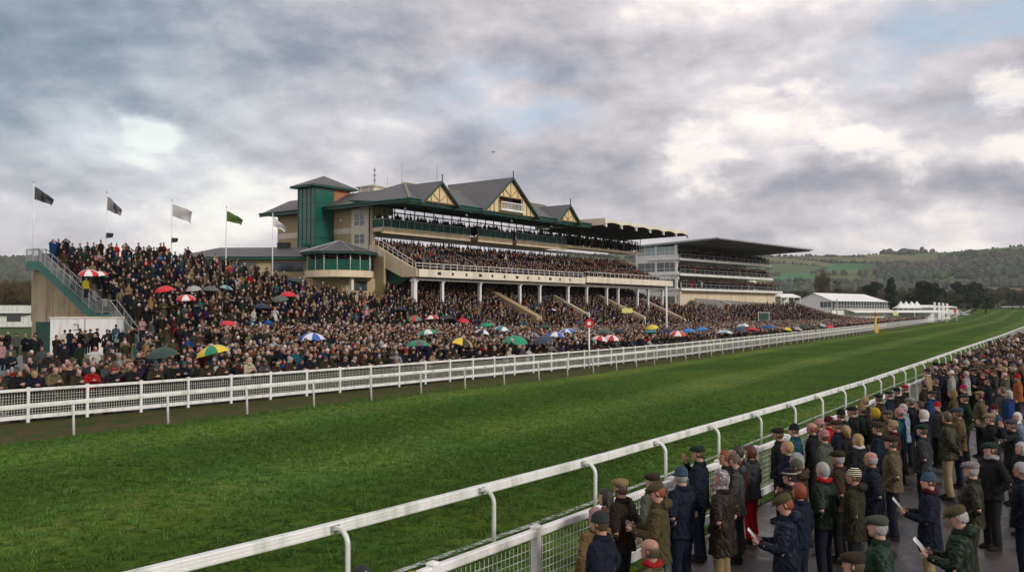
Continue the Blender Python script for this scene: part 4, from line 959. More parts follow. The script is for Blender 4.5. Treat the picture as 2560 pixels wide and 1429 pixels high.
# ------------------------------------------------------------------ second stand
G2 = root_at('grandstand', F2, 'modern white grandstand with three open tiers under a flat grey cantilever roof', 'grandstand')
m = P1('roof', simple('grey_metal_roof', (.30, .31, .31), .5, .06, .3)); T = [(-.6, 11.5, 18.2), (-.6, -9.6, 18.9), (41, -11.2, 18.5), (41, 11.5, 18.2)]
m.add(T+[(x, y, z-.3 if i in (1, 2) else z-.5) for i, (x, y, z) in enumerate(T)], [(0, 1, 2, 3), (0, 4, 5, 1), (1, 5, 6, 2), (2, 6, 7, 3), (3, 7, 4, 0)]); r2 = fin(m, G2)
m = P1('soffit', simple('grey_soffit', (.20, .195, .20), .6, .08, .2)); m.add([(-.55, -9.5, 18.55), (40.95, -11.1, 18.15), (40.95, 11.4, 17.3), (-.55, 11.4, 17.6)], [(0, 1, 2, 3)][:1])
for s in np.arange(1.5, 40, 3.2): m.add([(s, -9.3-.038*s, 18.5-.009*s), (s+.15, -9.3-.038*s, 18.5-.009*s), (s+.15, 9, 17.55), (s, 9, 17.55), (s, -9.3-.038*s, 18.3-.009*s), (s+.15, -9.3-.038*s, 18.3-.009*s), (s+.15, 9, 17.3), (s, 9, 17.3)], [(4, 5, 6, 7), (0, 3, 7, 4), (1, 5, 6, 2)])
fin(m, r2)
m = P1('end_block', M['white_wall'])
for z0, z1 in ((14.2, 15.9), (10.6, 12.3), (7.0, 8.7)): m.box(-.1, .3, .3, 11, z0, z1)
for t in (.6, 5.6, 10.6): m.box(-.2, .3, t, t+.5, 5, 18)
m.box(-.15, .25, 10.6, 11.2, 5, 17.8); fin(m, G2)
for z0, z1, mt in ((15.9, 17.7, 'glass_pale'), (12.3, 14.2, 'glass_dark'), (8.7, 10.6, 'glass_dark')):
    m = P1('window', M[mt]); m.box(0, .1, 1.0, 10.8, z0, z1); wo = fin(m, G2); m = P1('mullion', M['white'])
    for t in (2.4, 3.8, 7.2, 8.8): m.box(-.04, 0, t-.05, t+.05, z0, z1)
    m.box(-.04, 0, 1, 10.8, z0+.55, z0+.63); fin(m, wo)
for k, (z, L, t0) in enumerate(((8.6, 46.6, 0), (11.75, 42, .3), (15.0, 41.2, .3))):
    m = P1('tier_slab', M['white']); m.box(-.4, L, t0-.5, 8, z-.3, z+.02); m.box(-.4, L, t0-.7, t0-.45, z-.4, z+.12); sl = fin(m, G2)
    m = P1('tier_back_wall', M['white_wall'] if k > 0 else M['cream_light']); m.box(.4, L-.5, 6.0, 6.2, z, z+(2.9 if k < 2 else 1.0)); fin(m, G2)
    m = P1('tier_glazing', M['glass_dark'])
    for s in np.arange(1.5, L-2, 3.4): m.box(s, s+1.5, 5.9, 6.0, z+.2, z+2.5)
    fin(m, G2)
    m = P1('handrail', M['grey_steel']); m.bar((0, t0-.43, z+1.0), (L, t0-.43, z+1.0), .08); m.bar((0, t0-.43, z+.5), (L, t0-.43, z+.5), .04)
    for s in np.arange(0, L, 2.): m.bar((s, t0-.43, z), (s, t0-.43, z+1.0), .06)
    for s in np.arange(4, L, 5.5): m.bar((s, 1.4, z), (s, 1.4, z+2.9), .12)
    fin(m, G2)
m = P1('ground_storey_wall', M['cream']); m.box(.3, 46, 1.0, 1.3, 3, 8.25); m.box(-.2, .3, -.2, .3, 3, 8.25); fin(m, G2)
for s in (3, 15, 29): m = P1('stair_parapet', M['tan_wall'] if s == 3 else M['cream']); m.prism([(s, -1.5, 6.0), (s, -9.5, 3.2), (s, -9.5, 1.6), (s, -1.5, 3.4)], (2.2 if s == 3 else .7, 0, 0)); fin(m, G2)
# ------------------------------------------------------------------ ground height under the grandstand-side crowd
def step_start(u): return np.interp(u, [42, 60, 79, 140, 176, 222, 260], [57.5, 57, 55.2, 48.3, 51, 42, 42])
def back_edge(u): return np.interp(u, [42.7, 58, 63, 67, 72, 76.5, 79.5, 84, 140, 150, 165, 182, 222, 240, 262], [74.3, 74.3, 70.5, 67.5, 64.5, 63, 66, 70, 63, 57, 58, 64.5, 56, 50, 46])
def gh(u, v):
    v0 = step_start(u); bank = np.interp(u, [20, 42, 62, 90, 240], [.25, .8, .8, .3, .1]); k = np.clip((v-34)/(v0-34), 0, 1)
    sl = np.interp(u, [42, 62, 79, 170, 222, 262], [.45, .45, .45, .42, .36, .02])
    z = bank*k*k*(3-2*k)+np.where(u > 42.3, 1, 0)*sl*np.clip(v-v0, 0, None)
    return np.where(v > back_edge(u)+1.5, .4, z)+.03
# apron under the flat part of the crowd
strip('pavement', lambda u: vline('fence', u)+.3, lambda u: vline('fence', u)+60, -2, 43.4, .008, simple('wet_concourse', (.05, .045, .04), .4, .3, 1.2), n=20)
us = np.concatenate([np.arange(43.4, 80, .9), np.arange(80, 262, 3.)]); V = []; K = 64
for u in us:
    vf = vline('fence', u)+.3; vb = float(back_edge(u))+.6
    for j in range(K):
        v = vf+(vb-vf)*(j//2)/(K//2-1); vv = vf+(vb-vf)*(j//2+(j % 2)-.5)/(K//2-1)
        X, Y, _ = UV.w(u, v); V.append((X, Y, float(gh(u, max(vv, vf)))-.03))
i, j = np.meshgrid(np.arange(len(us)-1), np.arange(K-1), indexing='ij'); b0 = (i*K+j).ravel()
o = bpy.data.objects.new('terrace', np_mesh('terrace', np.array(V), np.stack([b0, b0+K, b0+K+1, b0+1], 1), M['step'], smooth=False)); COL.objects.link(o)
tag(o, 'stepped concrete standing terrace under the packed grandstand crowd', 'terrace')
# open terrace end: concrete wall with stair
U0 = 43.25; TE = empty('terrace_stair', UV.w(U0, 68), UV.rz); tag(TE, 'steep green steel staircase with grey railings up the stained concrete end wall', 'staircase')
def P2(name, mat): mb = MB(); mb._n, mb._m = name, mat; return mb
SV = [(75.9, 8.2), (74.0, 8.2), (65.8, 3.7), (63.9, 3.7), (60.2, .75)]
L2 = [(v-68, z) for v, z in SV]      # local y
m = P2('stringer', M['green_stair']); m.prism([(-.6, a, b) for a, b in L2]+[(-.6, a, b-.75) for a, b in L2[::-1]], (.12, 0, 0)); fin(m, TE)
m = P2('steps', M['green_stair'])
for (a, za), (b, zb) in zip(L2[:-1], L2[1:]):
    n = max(1, round(abs(za-zb)/.2))
    for k in range(n): y0 = a+(b-a)*k/n; y1 = a+(b-a)*(k+1)/n; z = za+(zb-za)*(k+.5)/n; m.box(-.5, .1, min(y0, y1), max(y0, y1)+.04, z-.06, z)
    if n > 1:
        for k in range(n): y0 = a+(b-a)*k/n; z = za+(zb-za)*(k+.5)/n; m.box(-.66, -.6, y0-.28, y0+.02, z-.1, z-.02)
fin(m, TE)
m = P2('railing', M['grey_steel'])
for x in (-.55, .08):
    for (a, za), (b, zb) in zip(L2[:-1], L2[1:]):
        for h, w in ((1.1, .06), (.15, .04)): m.bar((x, a, za+h), (x, b, zb+h), w)
        n = max(2, round(abs(a-b)/.95))
        for k in range(n+1): f = k/n; y = a+(b-a)*f; z = za+(zb-za)*f; m.bar((x, y, z-.3), (x, y, z+1.1), .06)
        if x < 0:
            n = round(abs(a-b)/.13)
            for k in range(n): f = k/n; y = a+(b-a)*f; z = za+(zb-za)*f; m.bar((x, y, z+.15), (x, y, z+1.1), .018)
m.bar((-.55, L2[0][0], 9.3), (1.6, L2[0][0], 9.3), .06)
for k in range(6): m.bar((-.55+k*.43, L2[0][0], 8.2), (-.55+k*.43, L2[0][0], 9.3), .03)
fin(m, TE)
W1 = P2('end_wall', M['concrete']); W1.prism([(.0, 75.9-68, -.2), (.0, 75.9-68, 7.5), (.0, 74-68, 7.5), (.0, 65.8-68, 2.95), (.0, 63.9-68, 2.95), (.0, 60.4-68, .1), (.0, 60.4-68, -.2)], (.4, 0, 0))
W1.box(.4, 14, 75.5-68, 75.9-68, -.2, 7.5)
o = fin(W1, TE); 
m = P2('recess', M['green_soffit']); m.box(-.05, -.003, 1.2, 7.2, 0, 3.0); fin(m, TE)
# white kiosk
KX, KY = at(220, 800, 66)[:2]; KI = empty('kiosk', (KX, KY, .6), R(8)); tag(KI, 'plain white box kiosk beneath the terrace staircase', 'kiosk')
m = P2('body', M['white']); m.box(-2.35, 2.3, -.9, .9, 0, 2.8); fin(m, KI)
m = P2('roof_trim', M['cream_light']); m.box(-2.42, 2.37, -.97, .97, 2.8, 2.9); fin(m, KI)
m = P2('seam', M['grey_steel']); m.box(.05, .12, -.92, -.9, .05, 2.8); m.box(-2.35, 2.3, -.915, -.9, 0, .12); fin(m, KI)
m = P2('handle', M['black']); m.tube([(-.7, -.9, 2.35), (-.7, -.98, 2.35), (-.35, -.98, 2.35), (-.35, -.98, 1.95), (-.7, -.98, 1.95), (-.7, -.9, 1.95)], .025, 6); fin(m, KI)
# ------------------------------------------------------------------ flagpoles
def flag_mat(name, c1, c2=None, emb=None):
    m, nt, b = new_mat(name); co = nt.node('ShaderNodeTexCoord').outputs['Object']
    sep = nt.node('ShaderNodeSeparateXYZ'); nt.link(co, sep.inputs[0]); c = c1
    if c2: c = nt.mix(nt.ramp(nt.math('FRACT', nt.math('MULTIPLY', sep.outputs[0], .9)), [(0, 0.), (.62, 0.), (.66, 1.), (.86, 1.), (.9, 0.)], 'CONSTANT'), c1, c2)
    if emb: c = nt.mix(nt.ramp(nt.noise(co, 4.5, 2), [(.66, 0.), (.68, .7)]), c if c2 else c1, emb)
    if isinstance(c, tuple): b.inputs['Base Color'].default_value = (*c, 1)
    else: nt.link(c, b.inputs['Base Color'])
    b.inputs['Roughness'].default_value = .8; return m
def flagpole(x, y, D, mat, label, flag_w, flag_h, drop, wave, speaker=None, base=3.):
    X, Y, Z = at(x, y, D); r = empty('flagpole', (X, Y, base)); H = Z-base; tag(r, label, 'flagpole', 'flagpoles along the back of the open terrace')
    m = P2('pole', M['white']); m.tube([(0, 0, 0), (0, 0, H*.6), (0, 0, H)], [.075, .06, .04], 10); fin(m, r)
    m = P2('finial', M['grey_steel']); m.ball((0, 0, H+.06), .08, 8, 6); fin(m, r)
    f = P2('flag', mat); nx, nz = 18, 9; vs = []
    for k in range(nz+1):
        for i in range(nx+1):
            s, q = i/nx, k/nz; w = wave*s*math.sin(s*8+q*2); sag = drop*s**1.15
            vs.append((.06+flag_w*s*(1-.10*math.sin(q*3)*s), w+.12*math.sin(s*5+q*6)*s, H-.35-sag-flag_h*q*(1-.45*s*(drop > .8))+.05*math.sin(s*11)*s))
    f.add(vs, [(k*(nx+1)+i, k*(nx+1)+i+1, (k+1)*(nx+1)+i+1, (k+1)*(nx+1)+i) for k in range(nz) for i in range(nx)], True); fin(f, r)
    if speaker:
        z = at(x, speaker, D)[2]-base; s = P2('loudspeaker', M['black']); s.prism([(.1, -.25, z+.22), (.62, -.2, z+.2), (.55, -.2, z-.18), (.15, -.25, z-.25)], (0, .4, 0)); s.bar((0, 0, z), (.15, 0, z), .06); fin(s, r)
flagpole(85, 457, 80, flag_mat('charcoal_flag', (.06, .06, .065), (.015, .015, .018), (.35, .35, .35)), 'tall white flagpole with dark charcoal flag at the left end of the terrace', 1.75, 1.2, 1.15, .25)
flagpole(267, 482, 84, flag_mat('grey_flag', (.22, .21, .21), (.05, .05, .055), (.4, .4, .4)), 'white flagpole with drooping grey flag and black loudspeaker', 1.4, 1.35, 1.25, .25, 588)
flagpole(430, 502, 90, flag_mat('pale_flag', (.50, .48, .47), None, (.12, .10, .08)), 'white flagpole with pale grey flag flying flat and black loudspeaker', 2.05, 1.25, .75, .2, 600)
flagpole(566, 519, 95, flag_mat('green_flag', (.07, .13, .03), None, (.13, .19, .06)), 'white flagpole with green flag', 1.75, 1.15, .95, .25)
flagpole(682, 534, 90, flag_mat('white_flag', (.6, .6, .6), None, (.25, .25, .3)), 'white flagpole with white flag nearest the grandstand', 1.3, .95, 1.1, .25)
# ------------------------------------------------------------------ posts and signs beside the course
def ground_z(X, Y): return .018*max(0, math.hypot(X, Y)-380)
X, Y = on_ground(1473, 921); r = empty('winning_post', (X, Y, 0)); tag(r, 'white winning post topped by a red disc with a white centre', 'winning post')
k = Y/FPX; m = P2('pole', M['white']); m.tube([(0, 0, 0), (0, 0, 3.0)], .055, 10); m.tube([(0, 0, 3.0), (0, 0, 3.9)], .03, 8); fin(m, r)
zc = at(1474, 808, Y)[2]
def disc(rad, y0, y1, mat, name, n=32, star=0.):
    m = P2(name, mat); pts = [(rad*(1+star*(1 if (i//2) % 2 else 0))*math.cos(2*PI*i/n), y0, zc+rad*(1+star*(1 if (i//2) % 2 else 0))*math.sin(2*PI*i/n)) for i in range(n)]; m.prism(pts, (0, y1-y0, 0)); return fin(m, r)
disc(.27, -.06, .0, M['red'], 'disc', 32, .16); disc(.13, -.075, -.062, M['white'], 'disc_centre')
m = P2('finial', M['red']); m.tube([(0, 0, zc+.3), (0, 0, zc+.42)], .04, 8); fin(m, r)
X, Y = on_ground(2190, 832); r = empty('course_marker', (X, Y, 0)); tag(r, 'tall yellow marker post with a red top beside the far rail', 'marker post')
zt = at(2190, 790, Y)[2]; m = P2('post', M['yellow']); m.box(-.16, .10, -.12, .12, 0, zt); m.box(.10, .36, -.12, .12, 0, zt*.45); fin(m, r)
m = P2('top', M['red']); m.loft([(zt, .2, .14, -.03, 0), (zt+.5, .14, .1, -.03, 0), (zt+.9, .03, .03, -.03, 0)], 8); fin(m, r)
X, Y = on_ground(2388, 797); r = empty('marker_sign', (X, Y, 0)); tag(r, 'red board on a dark brown post at the far bend of the rails', 'sign')
m = P2('post', M['wood_timber']); m.box(-.3, .3, -.15, .15, 0, 3.2); fin(m, r); m = P2('board', M['red']); m.box(-.6, .6, -.2, .2, 3.2, 5.0); fin(m, r)
X, Y = at(1910, 800, 172)[:2]; r = empty('notice_board', (X, Y, 0)); tag(r, 'dark green board on white posts standing above the crowd', 'notice board')
m = P2('board', M['green_soffit']); m.box(-.9, .9, -.1, .1, 2.0, 3.5); fin(m, r); m = P2('trim', M['white']); m.box(-1.15, 1., -.12, .12, 3.5, 3.6); fin(m, r)
for x in (-1.1, 1.): m = P2('post', M['white']); m.box(x-.05, x+.05, -.07, .07, 0, 3.7); fin(m, r)
for (x, y, w, h, D, mt, nm, lb) in ((1568, 776, .6, .26, 100, 'lime', 'placard', 'pale yellow placard held above the terrace crowd'), (2238, 783, .9, 1., 235, 'lime', 'round_sign', 'round lime yellow sign near the small tents')):
    X, Y, Z = at(x, y, D); r = empty(nm, (X, Y, 0)); tag(r, lb, 'sign'); m = P2('board', M[mt])
    if nm == 'placard': m.box(-w, w, -.03, .03, Z-h, Z+h)
    else: m.prism([(w*.75*math.cos(a), -.05, Z+w*.75*math.sin(a)) for a in np.linspace(0, 2*PI, 17)[:-1]], (0, .1, 0))
    fin(m, r); m = P2('stick', M['wood_timber']); m.bar((0, .06, .5), (0, .06, Z), .06); fin(m, r)
for i, (x, yt, yb, D) in enumerate(((1666, 716, 860, 104), (2092, 748, 800, 215), (2062, 768, 800, 215))):
    X, Y, Z = at(x, yt, D); r = empty('lamp_post', (X, Y, 0)); tag(r, ['tall slim white post rising from the crowd at the far end of the main stand', 'thin grey mast in front of the large marquee', 'short thin mast in front of the large marquee gable'][i], 'post')
    m = P2('pole', M['white'] if i == 0 else M['grey_steel']); m.tube([(0, 0, 0), (0, 0, Z)], [.14, .10] if i == 0 else .12, 8); fin(m, r)
    m = P2('cap', M['grey_steel']); m.tube([(0, 0, Z), (0, 0, Z+.12)], .13, 8); fin(m, r)
# ------------------------------------------------------------------ marquees and tents
X, Y, _ = at(2080, 760, 300); FM = Frame(X, Y, 45); r = empty('marquee', (X, Y, 0), FM.rz); tag(r, 'large white two storey marquee with glazed upper floor', 'marquee')
W, L = 13.5, 47.; m = P2('canvas_wall', M['marquee']); m.box(0, .15, 0, W, 0, 7.3); m.prism([(0, 0, 7.3), (0, W, 7.3), (0, W/2, 9.9)], (.15, 0, 0)); m.box(0, L, W-.1, W, 0, 7.3); m.box(L-.1, L, 0, W, 0, 7.3); m.box(0, L, .3, .45, 0, 4.6); fin(m, r)
m = P2('canvas_roof', M['marquee']); m.add([(-.5, -.6, 7.15), (L+.5, -.6, 7.15), (L-5, W/2, 10.1), (-.5, W/2, 10.1), (-.5, W+.5, 7.2), (L+.5, W+.5, 7.2)], [(0, 1, 2, 3), (3, 2, 5, 4), (1, 5, 2)]); fin(m, r)
m = P2('glazing', M['glass_dark']); m.box(0, L, .1, .2, 4.8, 7.15); m.box(-.1, 0, .3, 4.2, 5.0, 6.9); fin(m, r)
m = P2('glazing_bar', M['white'])
for s in np.arange(0, L+.1, 2.35): m.bar((s, .02, 4.6), (s, .02, 7.2), .14)
m.box(-.3, L, -.9, .3, 4.45, 4.7); m.bar((-.15, 1.6, 5), (-.15, 1.6, 6.9), .12); m.bar((-.15, 2.9, 5), (-.15, 2.9, 6.9), .12)
for s in np.arange(0, L, 2.35): m.bar((s, -.9, 5.6), (s+2.35, -.9, 5.6), .08)
fin(m, r)
m = P2('awning', M['marquee']); m.add([(10, -.3, 4.2), (L+2, -.3, 4.2), (L+2, -3.5, 3.4), (10, -3.5, 3.4), (10, -3.5, 3.1), (L+2, -3.5, 3.1)], [(0, 1, 2, 3), (3, 2, 5, 4)]); fin(m, r)
def box_tent(x, yt, D, w, d, h, rise, label, name='tent', rz=.3, cat='tent', grp=None):
    X, Y, Z = at(x, yt, D); g = max(0, ground_z(X, Y)); r = empty(name, (X, Y, Z-h-rise), rz); tag(r, label, cat, grp); b = Z-h-rise
    m = P2('canvas_roof', M['marquee']); m.add([(-w, -d, h), (w, -d, h), (w, d, h), (-w, d, h), (-w*.8, 0, h+rise), (w*.8, 0, h+rise), (-w, -d, h-.3), (w, -d, h-.3)], [(0, 1, 5, 4), (1, 2, 5), (2, 3, 4, 5), (3, 0, 4), (6, 7, 1, 0)]); fin(m, r)
    m = P2('frame', M['white'])
    for sx in (-1, -.33, .33, 1):
        for sy in (-1, 1): m.bar((sx*w*.97, sy*d*.97, g-b), (sx*w*.97, sy*d*.97, h), .14)
    fin(m, r); m = P2('back_wall', M['marquee']); m.box(-w, w, d-.1, d, g-b, h-.32); fin(m, r); return r
box_tent(1962, 734, 262, 3.4, 3, 4.2, .9, 'small white flat topped tent between the far stand and the big marquee')
box_tent(2290, 775, 285, 10, 3, 3., .5, 'long low white awning in front of the pointed tents'); box_tent(2348, 764, 330, 5.5, 3, 2.6, .4, 'low white canopy behind the tall white banners')
for i, x in enumerate((2252, 2265, 2279, 2292)):
    X, Y, Z = at(x, 752, 345); r = empty('pagoda_tent', (X, Y, Z-5.6)); tag(r, 'pointed white tent, %s of the four' % ['leftmost', 'second from left', 'third from left', 'rightmost'][i], 'tent', 'pointed white tents beyond the crowd')
    m = P2('canvas_roof', M['marquee']); n = 4; rings = []
    for k in range(7): f = k/6; rings.append((3.0+2.6*f**1.9, 2.6*(1-f)+.03, 2.6*(1-f)+.03, 0, 0))
    m.loft(rings, 12, smooth=False, p=5); m.loft([(2.6, 2.55, 2.55, 0, 0), (3.0, 2.6, 2.6, 0, 0)], 12, smooth=False, p=5); fin(m, r); m = P2('pole', M['white'])
    for sx in (-2.2, 2.2):
        for sy in (-2.2, 2.2): m.bar((sx, sy, -1.5), (sx, sy, 2.8), .12)
    fin(m, r)
box_tent(2319, 762, 345, 3.6, 2.5, 3., 1.0, 'small white peaked tent right of the four pointed tents', rz=0)
for i, x in enumerate((2337, 2348, 2358, 2368)):
    X, Y, Z = at(x, 755+i, 300); r = empty('feather_banner', (X, Y, 0)); tag(r, 'tall narrow white banner, %s of four' % ['leftmost', 'second from left', 'third from left', 'rightmost'][i], 'banner', 'tall white banners near the far rail')
    m = P2('banner', M['marquee']); m.box(-.32, .32, -.03, .03, Z-3.6, Z); fin(m, r); m = P2('pole', M['grey_steel']); m.tube([(-.55, 0, 0), (-.55, 0, Z+.1)], .06, 6); fin(m, r)
# white vans / low cars by the bend
def van(x, y, D, L, H, mat, label, cat='van', rz=0.):
    X, Y, Z = at(x, y, D); r = empty(cat, (X, Y, ground_z(X, Y)), rz); tag(r, label, cat)
    m = P2('body', mat); m.prism([(-L/2, -1, .4), (L/2, -1, .4), (L/2, -1, H*.55), (L/2-.9, -1, H*.62), (L/2-1.5, -1, H), (-L/2, -1, H)], (0, 2, 0)); fin(m, r)
    m = P2('window', M['glass_dark']); m.prism([(L/2-1.0, -1.01, H*.64), (L/2-1.55, -1.01, H*.94), (L/2-2.4, -1.01, H*.94), (L/2-2.4, -1.01, H*.62)], (0, 2.02, 0)); fin(m, r)
    for sx in (-.32, .32): 
        for y in (-1.02, .8): w = P2('wheel', M['black']); w.tube([(sx*L, y, .38), (sx*L, y+.22, .38)], .38, 14); fin(w, r)
van(2355, 776, 330, 5.5, 2.6, M['white'], 'white van parked beyond the crowd near the banners', rz=.3)
van(2383, 768, 420, 9, 2.6, M['white'], 'long white lorry parked beyond the banners', 'lorry'); van(2410, 781, 400, 4.4, 1.8, M['grey_steel'], 'small grey vehicle by the far bend', 'car', .4)
# steeplechase fence
X, Y = at(2535, 771, 640)[:2]; z = ground_z(X, Y); r = empty('steeplechase_fence', (X, Y, z), -.05); tag(r, 'long dark birch jump fence across the far turf', 'jump fence')
m = P2('birch', simple('birch_brush', (.02, .022, .014), .95, .3, 1.)); m.box(-9, 14, -.6, .6, 0, 3.0); fin(m, r); m = P2('takeoff_board', M['white']); m.box(-9, 14, -.9, -.62, -.1, .35); fin(m, r)
# low white building at the left edge
X, Y, Z = at(12, 765, 200); r = empty('low_white_building', (X, Y, 0), .06); tag(r, 'low white flat roofed building left of the concrete terrace wall', 'building')
m = P2('roof_band', M['white']); m.box(-16, 6.5, -3, 5, 3.3, 5.1); fin(m, r); m = P2('wall', M['white']); m.box(-15.6, 6, -2, 4.6, .2, 3.0); fin(m, r); m = P2('dark_strip', M['black']); m.box(-16, 6.4, -2.8, 4.8, 3.0, 3.3); fin(m, r)  # plain black strip between the roof band and the wall
m = P2('window', M['glass_dark']); m.box(1.5, 4.6, -2.04, -2, 1.4, 2.7); fin(m, r)
# bird
X, Y, Z = at(1233, 381, 70); r = empty('bird', (X, Y, Z)); tag(r, 'tiny dark bird in the sky above the grandstand', 'bird'); r.scale = (.6, .6, .6)
m = P2('body', M['black']); m.loft([(-.10, .01, .01, 0, 0), (-.05, .04, .04, 0, 0), (.05, .05, .05, 0, 0), (.12, .02, .03, .02, 0)], 8); fin(m, r)
for s in (-1, 1): m = P2('wing', M['black']); m.prism([(0, -.01, .05), (s*.16, -.01, .14), (s*.30, -.01, .08), (s*.14, -.01, .02)], (0, .015, 0)); fin(m, r)
# ------------------------------------------------------------------ trees
def leaf_mat(name, col, var=.35):
    m, nt, b = new_mat(name); g = nt.node('ShaderNodeNewGeometry').outputs['Position']; n = nt.noise(g, .7, 4, .6)
    nt.link(nt.mix(nt.ramp(n, [(.35, 0.), (.65, 1.)]), tuple(c*(1-var) for c in col), tuple(c*(1+var) for c in col)), b.inputs['Base Color']); b.inputs['Roughness'].default_value = .9; b.inputs['Specular IOR Level'].default_value = .1
    return m
M['leaf_dark'] = leaf_mat('dark_evergreen_leaf', (.018, .032, .016)); M['leaf_mid'] = leaf_mat('olive_leaf', (.05, .06, .022)); M['leaf_brown'] = leaf_mat('winter_twigs', (.085, .065, .045)); M['leaf_green'] = leaf_mat('dull_green_leaf', (.035, .055, .02)); M['leaf_ochre'] = leaf_mat('ochre_twigs', (.11, .085, .04)); M['bark'] = simple('bark', (.06, .05, .038), .9, .3, 2.)
def crown(kind, seed, n):
    g = np.random.default_rng(seed); V = []
    nc = {'conifer': 26, 'round': 20, 'bare': 24, 'poplar': 22}[kind]; cs = []
    for i in range(nc):
        if kind == 'conifer': z = g.uniform(.12, .97); r = .30*(1.02-z)**.7*g.uniform(.3, 1); cr = .10*(1.15-z)+.03
        elif kind == 'poplar': z = g.uniform(.3, .97); r = .10*g.uniform(0, 1); cr = .09*(1.2-z)+.02
        else: z = g.uniform(.33, .92); r = .34*math.sqrt(max(.03, 1-((z-.6)/.38)**2))*g.uniform(.3, 1); cr = g.uniform(.08, .15)
        a = g.uniform(0, 2*PI); cs.append((r*math.cos(a), r*math.sin(a), z, cr))
    per = n//nc; out = []
    for cx, cy, cz, cr in cs:
        d = g.normal(size=(per, 3)); d /= np.linalg.norm(d, axis=1)[:, None]; p = d*(cr*g.uniform(.35, 1.05, (per, 1))**.6)*np.array([1.15, 1.15, .9])+np.array([cx, cy, cz])
        s = (.028 if kind in ('conifer', 'round') else .05)*g.uniform(.6, 1.3, per)
        a = g.normal(size=(per, 3)); a /= np.linalg.norm(a, axis=1)[:, None]; b = np.cross(a, d); b /= np.linalg.norm(b, axis=1)[:, None]+1e-6
        if kind in ('bare', 'poplar'): a = d+np.array([0, 0, .5])+.4*a; a /= np.linalg.norm(a, axis=1)[:, None]; b *= .075 if kind == 'bare' else .09
        q = np.stack([p-a*s[:, None]-b*s[:, None], p+a*s[:, None]-b*s[:, None]*.6, p+a*s[:, None]+b*s[:, None]*.6, p-a*s[:, None]+b*s[:, None]], 1); out.append(q.reshape(-1, 3))
    V = np.concatenate(out); return V, np.arange(len(V)).reshape(-1, 4), cs
TREES = {}
for kind, mats in (('conifer', ['leaf_dark']), ('round', ['leaf_green', 'leaf_mid', 'leaf_dark']), ('bare', ['leaf_brown', 'leaf_ochre']), ('poplar', ['leaf_brown'])):
    TREES[kind] = []
    for vi in range(3 if kind in ('round', 'bare') else 2):
        V, Q, cs = crown(kind, 11+vi*7+len(kind), 3600 if kind in ('bare',) else (1000 if kind == 'poplar' else 2400))
        tb = MB(); tb.tube([(0, 0, -.03), (.005, 0, .2), (-.01, .005, .45), (0, 0, .8)], [.028, .022, .016, .005], 7)
        for cx, cy, cz, cr in cs[:14 if kind != 'conifer' else 4]: z0 = max(.15, cz-.3); tb.tube([(0, 0, z0), (cx*.5, cy*.5, z0+(cz-z0)*.6), (cx, cy, cz)], [.011, .007, .003], 5)
        TREES[kind].append((np_mesh('crown', V, Q, M[mats[vi % len(mats)]], smooth=False), tb.mesh('trunk', M['bark'])))
TN = []
def tree(kind, x, ytop, D, wide=1., label='', var=None, mat=None, zoff=0.):
    X, Y, Z = at(x, ytop, D); g = float(terrain(np.array(X), np.array(Y))); h = max(4, Z-g); r = empty('tree', (X, Y, g), random.uniform(0, 6)); r.scale = (h*wide, h*wide, h)
    cr, tr = TREES[kind][var if var is not None else random.randrange(len(TREES[kind]))]
    c = link_mesh('crown', cr, r); link_mesh('trunk', tr, r)
    if mat: c.material_slots[0].link = 'OBJECT'; c.material_slots[0].material = M[mat]
    tag(r, label, 'tree'); return r
for x, y, D, w, k, lb in ((2226, 691, 430, .75, 'conifer', 'tall dark evergreen behind the big marquee roof'), (2180, 703, 460, .8, 'round', 'dark rounded tree just left of the tall dark evergreen'), (2322, 702, 440, 1.1, 'round', 'broad dark evergreen above the white banners'), (2335, 712, 450, .9, 'conifer', 'second dark evergreen above the white banners'),
        (2400, 703, 520, .75, 'round', 'dark high crowned pine above the red marker sign'), (2436, 707, 520, 1.0, 'round', 'broad layered evergreen right of the high crowned pine'), (2362, 714, 520, .35, 'poplar', 'slim dark tree between the evergreens')):
    tree(k, x, y, D, w, lb, mat='leaf_dark')
for x, y in ((2052, 676), (2064, 684)): tree('bare', x, y, 520, .42, 'tall bare poplar behind the marquee')
tree('poplar', 2096, 697, 430, 1., 'slim bare tree above the big marquee ridge')
grp = 'trees in the belt beyond the tents'
for row, (D, y0, n) in enumerate(((760, 722, 34), (600, 728, 34), (470, 738, 30))):
    for i in range(n):
        x = 1935+i*(2600-1935)/n+random.uniform(-9, 9); y = y0+random.uniform(-7, 9)+(6 if 1935 < x < 2030 else 0)
        if row == 2 and x > 2480: continue
        k = random.choice(['bare', 'bare', 'round', 'bare', 'round']); mt = {'bare': random.choice(['leaf_brown', 'leaf_ochre', 'leaf_brown']), 'round': random.choice(['leaf_mid', 'leaf_green', 'leaf_green'])}[k]
        col = {'leaf_brown': 'bare brown', 'leaf_ochre': 'bare ochre', 'leaf_mid': 'olive', 'leaf_green': 'dull green'}[mt]
        t = tree(k, x, y, D+random.uniform(-40, 40), random.uniform(1., 1.5), '%s tree in the %s row of the belt beyond the tents' % (col, ['back', 'middle', 'front'][row]), mat=mt); t['group'] = grp
for x, y, D in ((6, 716, 225), (22, 706, 235), (40, 712, 230), (55, 702, 240), (68, 712, 225), (12, 700, 260), (34, 698, 270), (60, 700, 265), (80, 705, 240), (-8, 705, 240)):
    t = tree('bare', x, y, D, 1.2, 'bare brown tree behind the low white building'); t['group'] = 'bare trees left of the terrace'
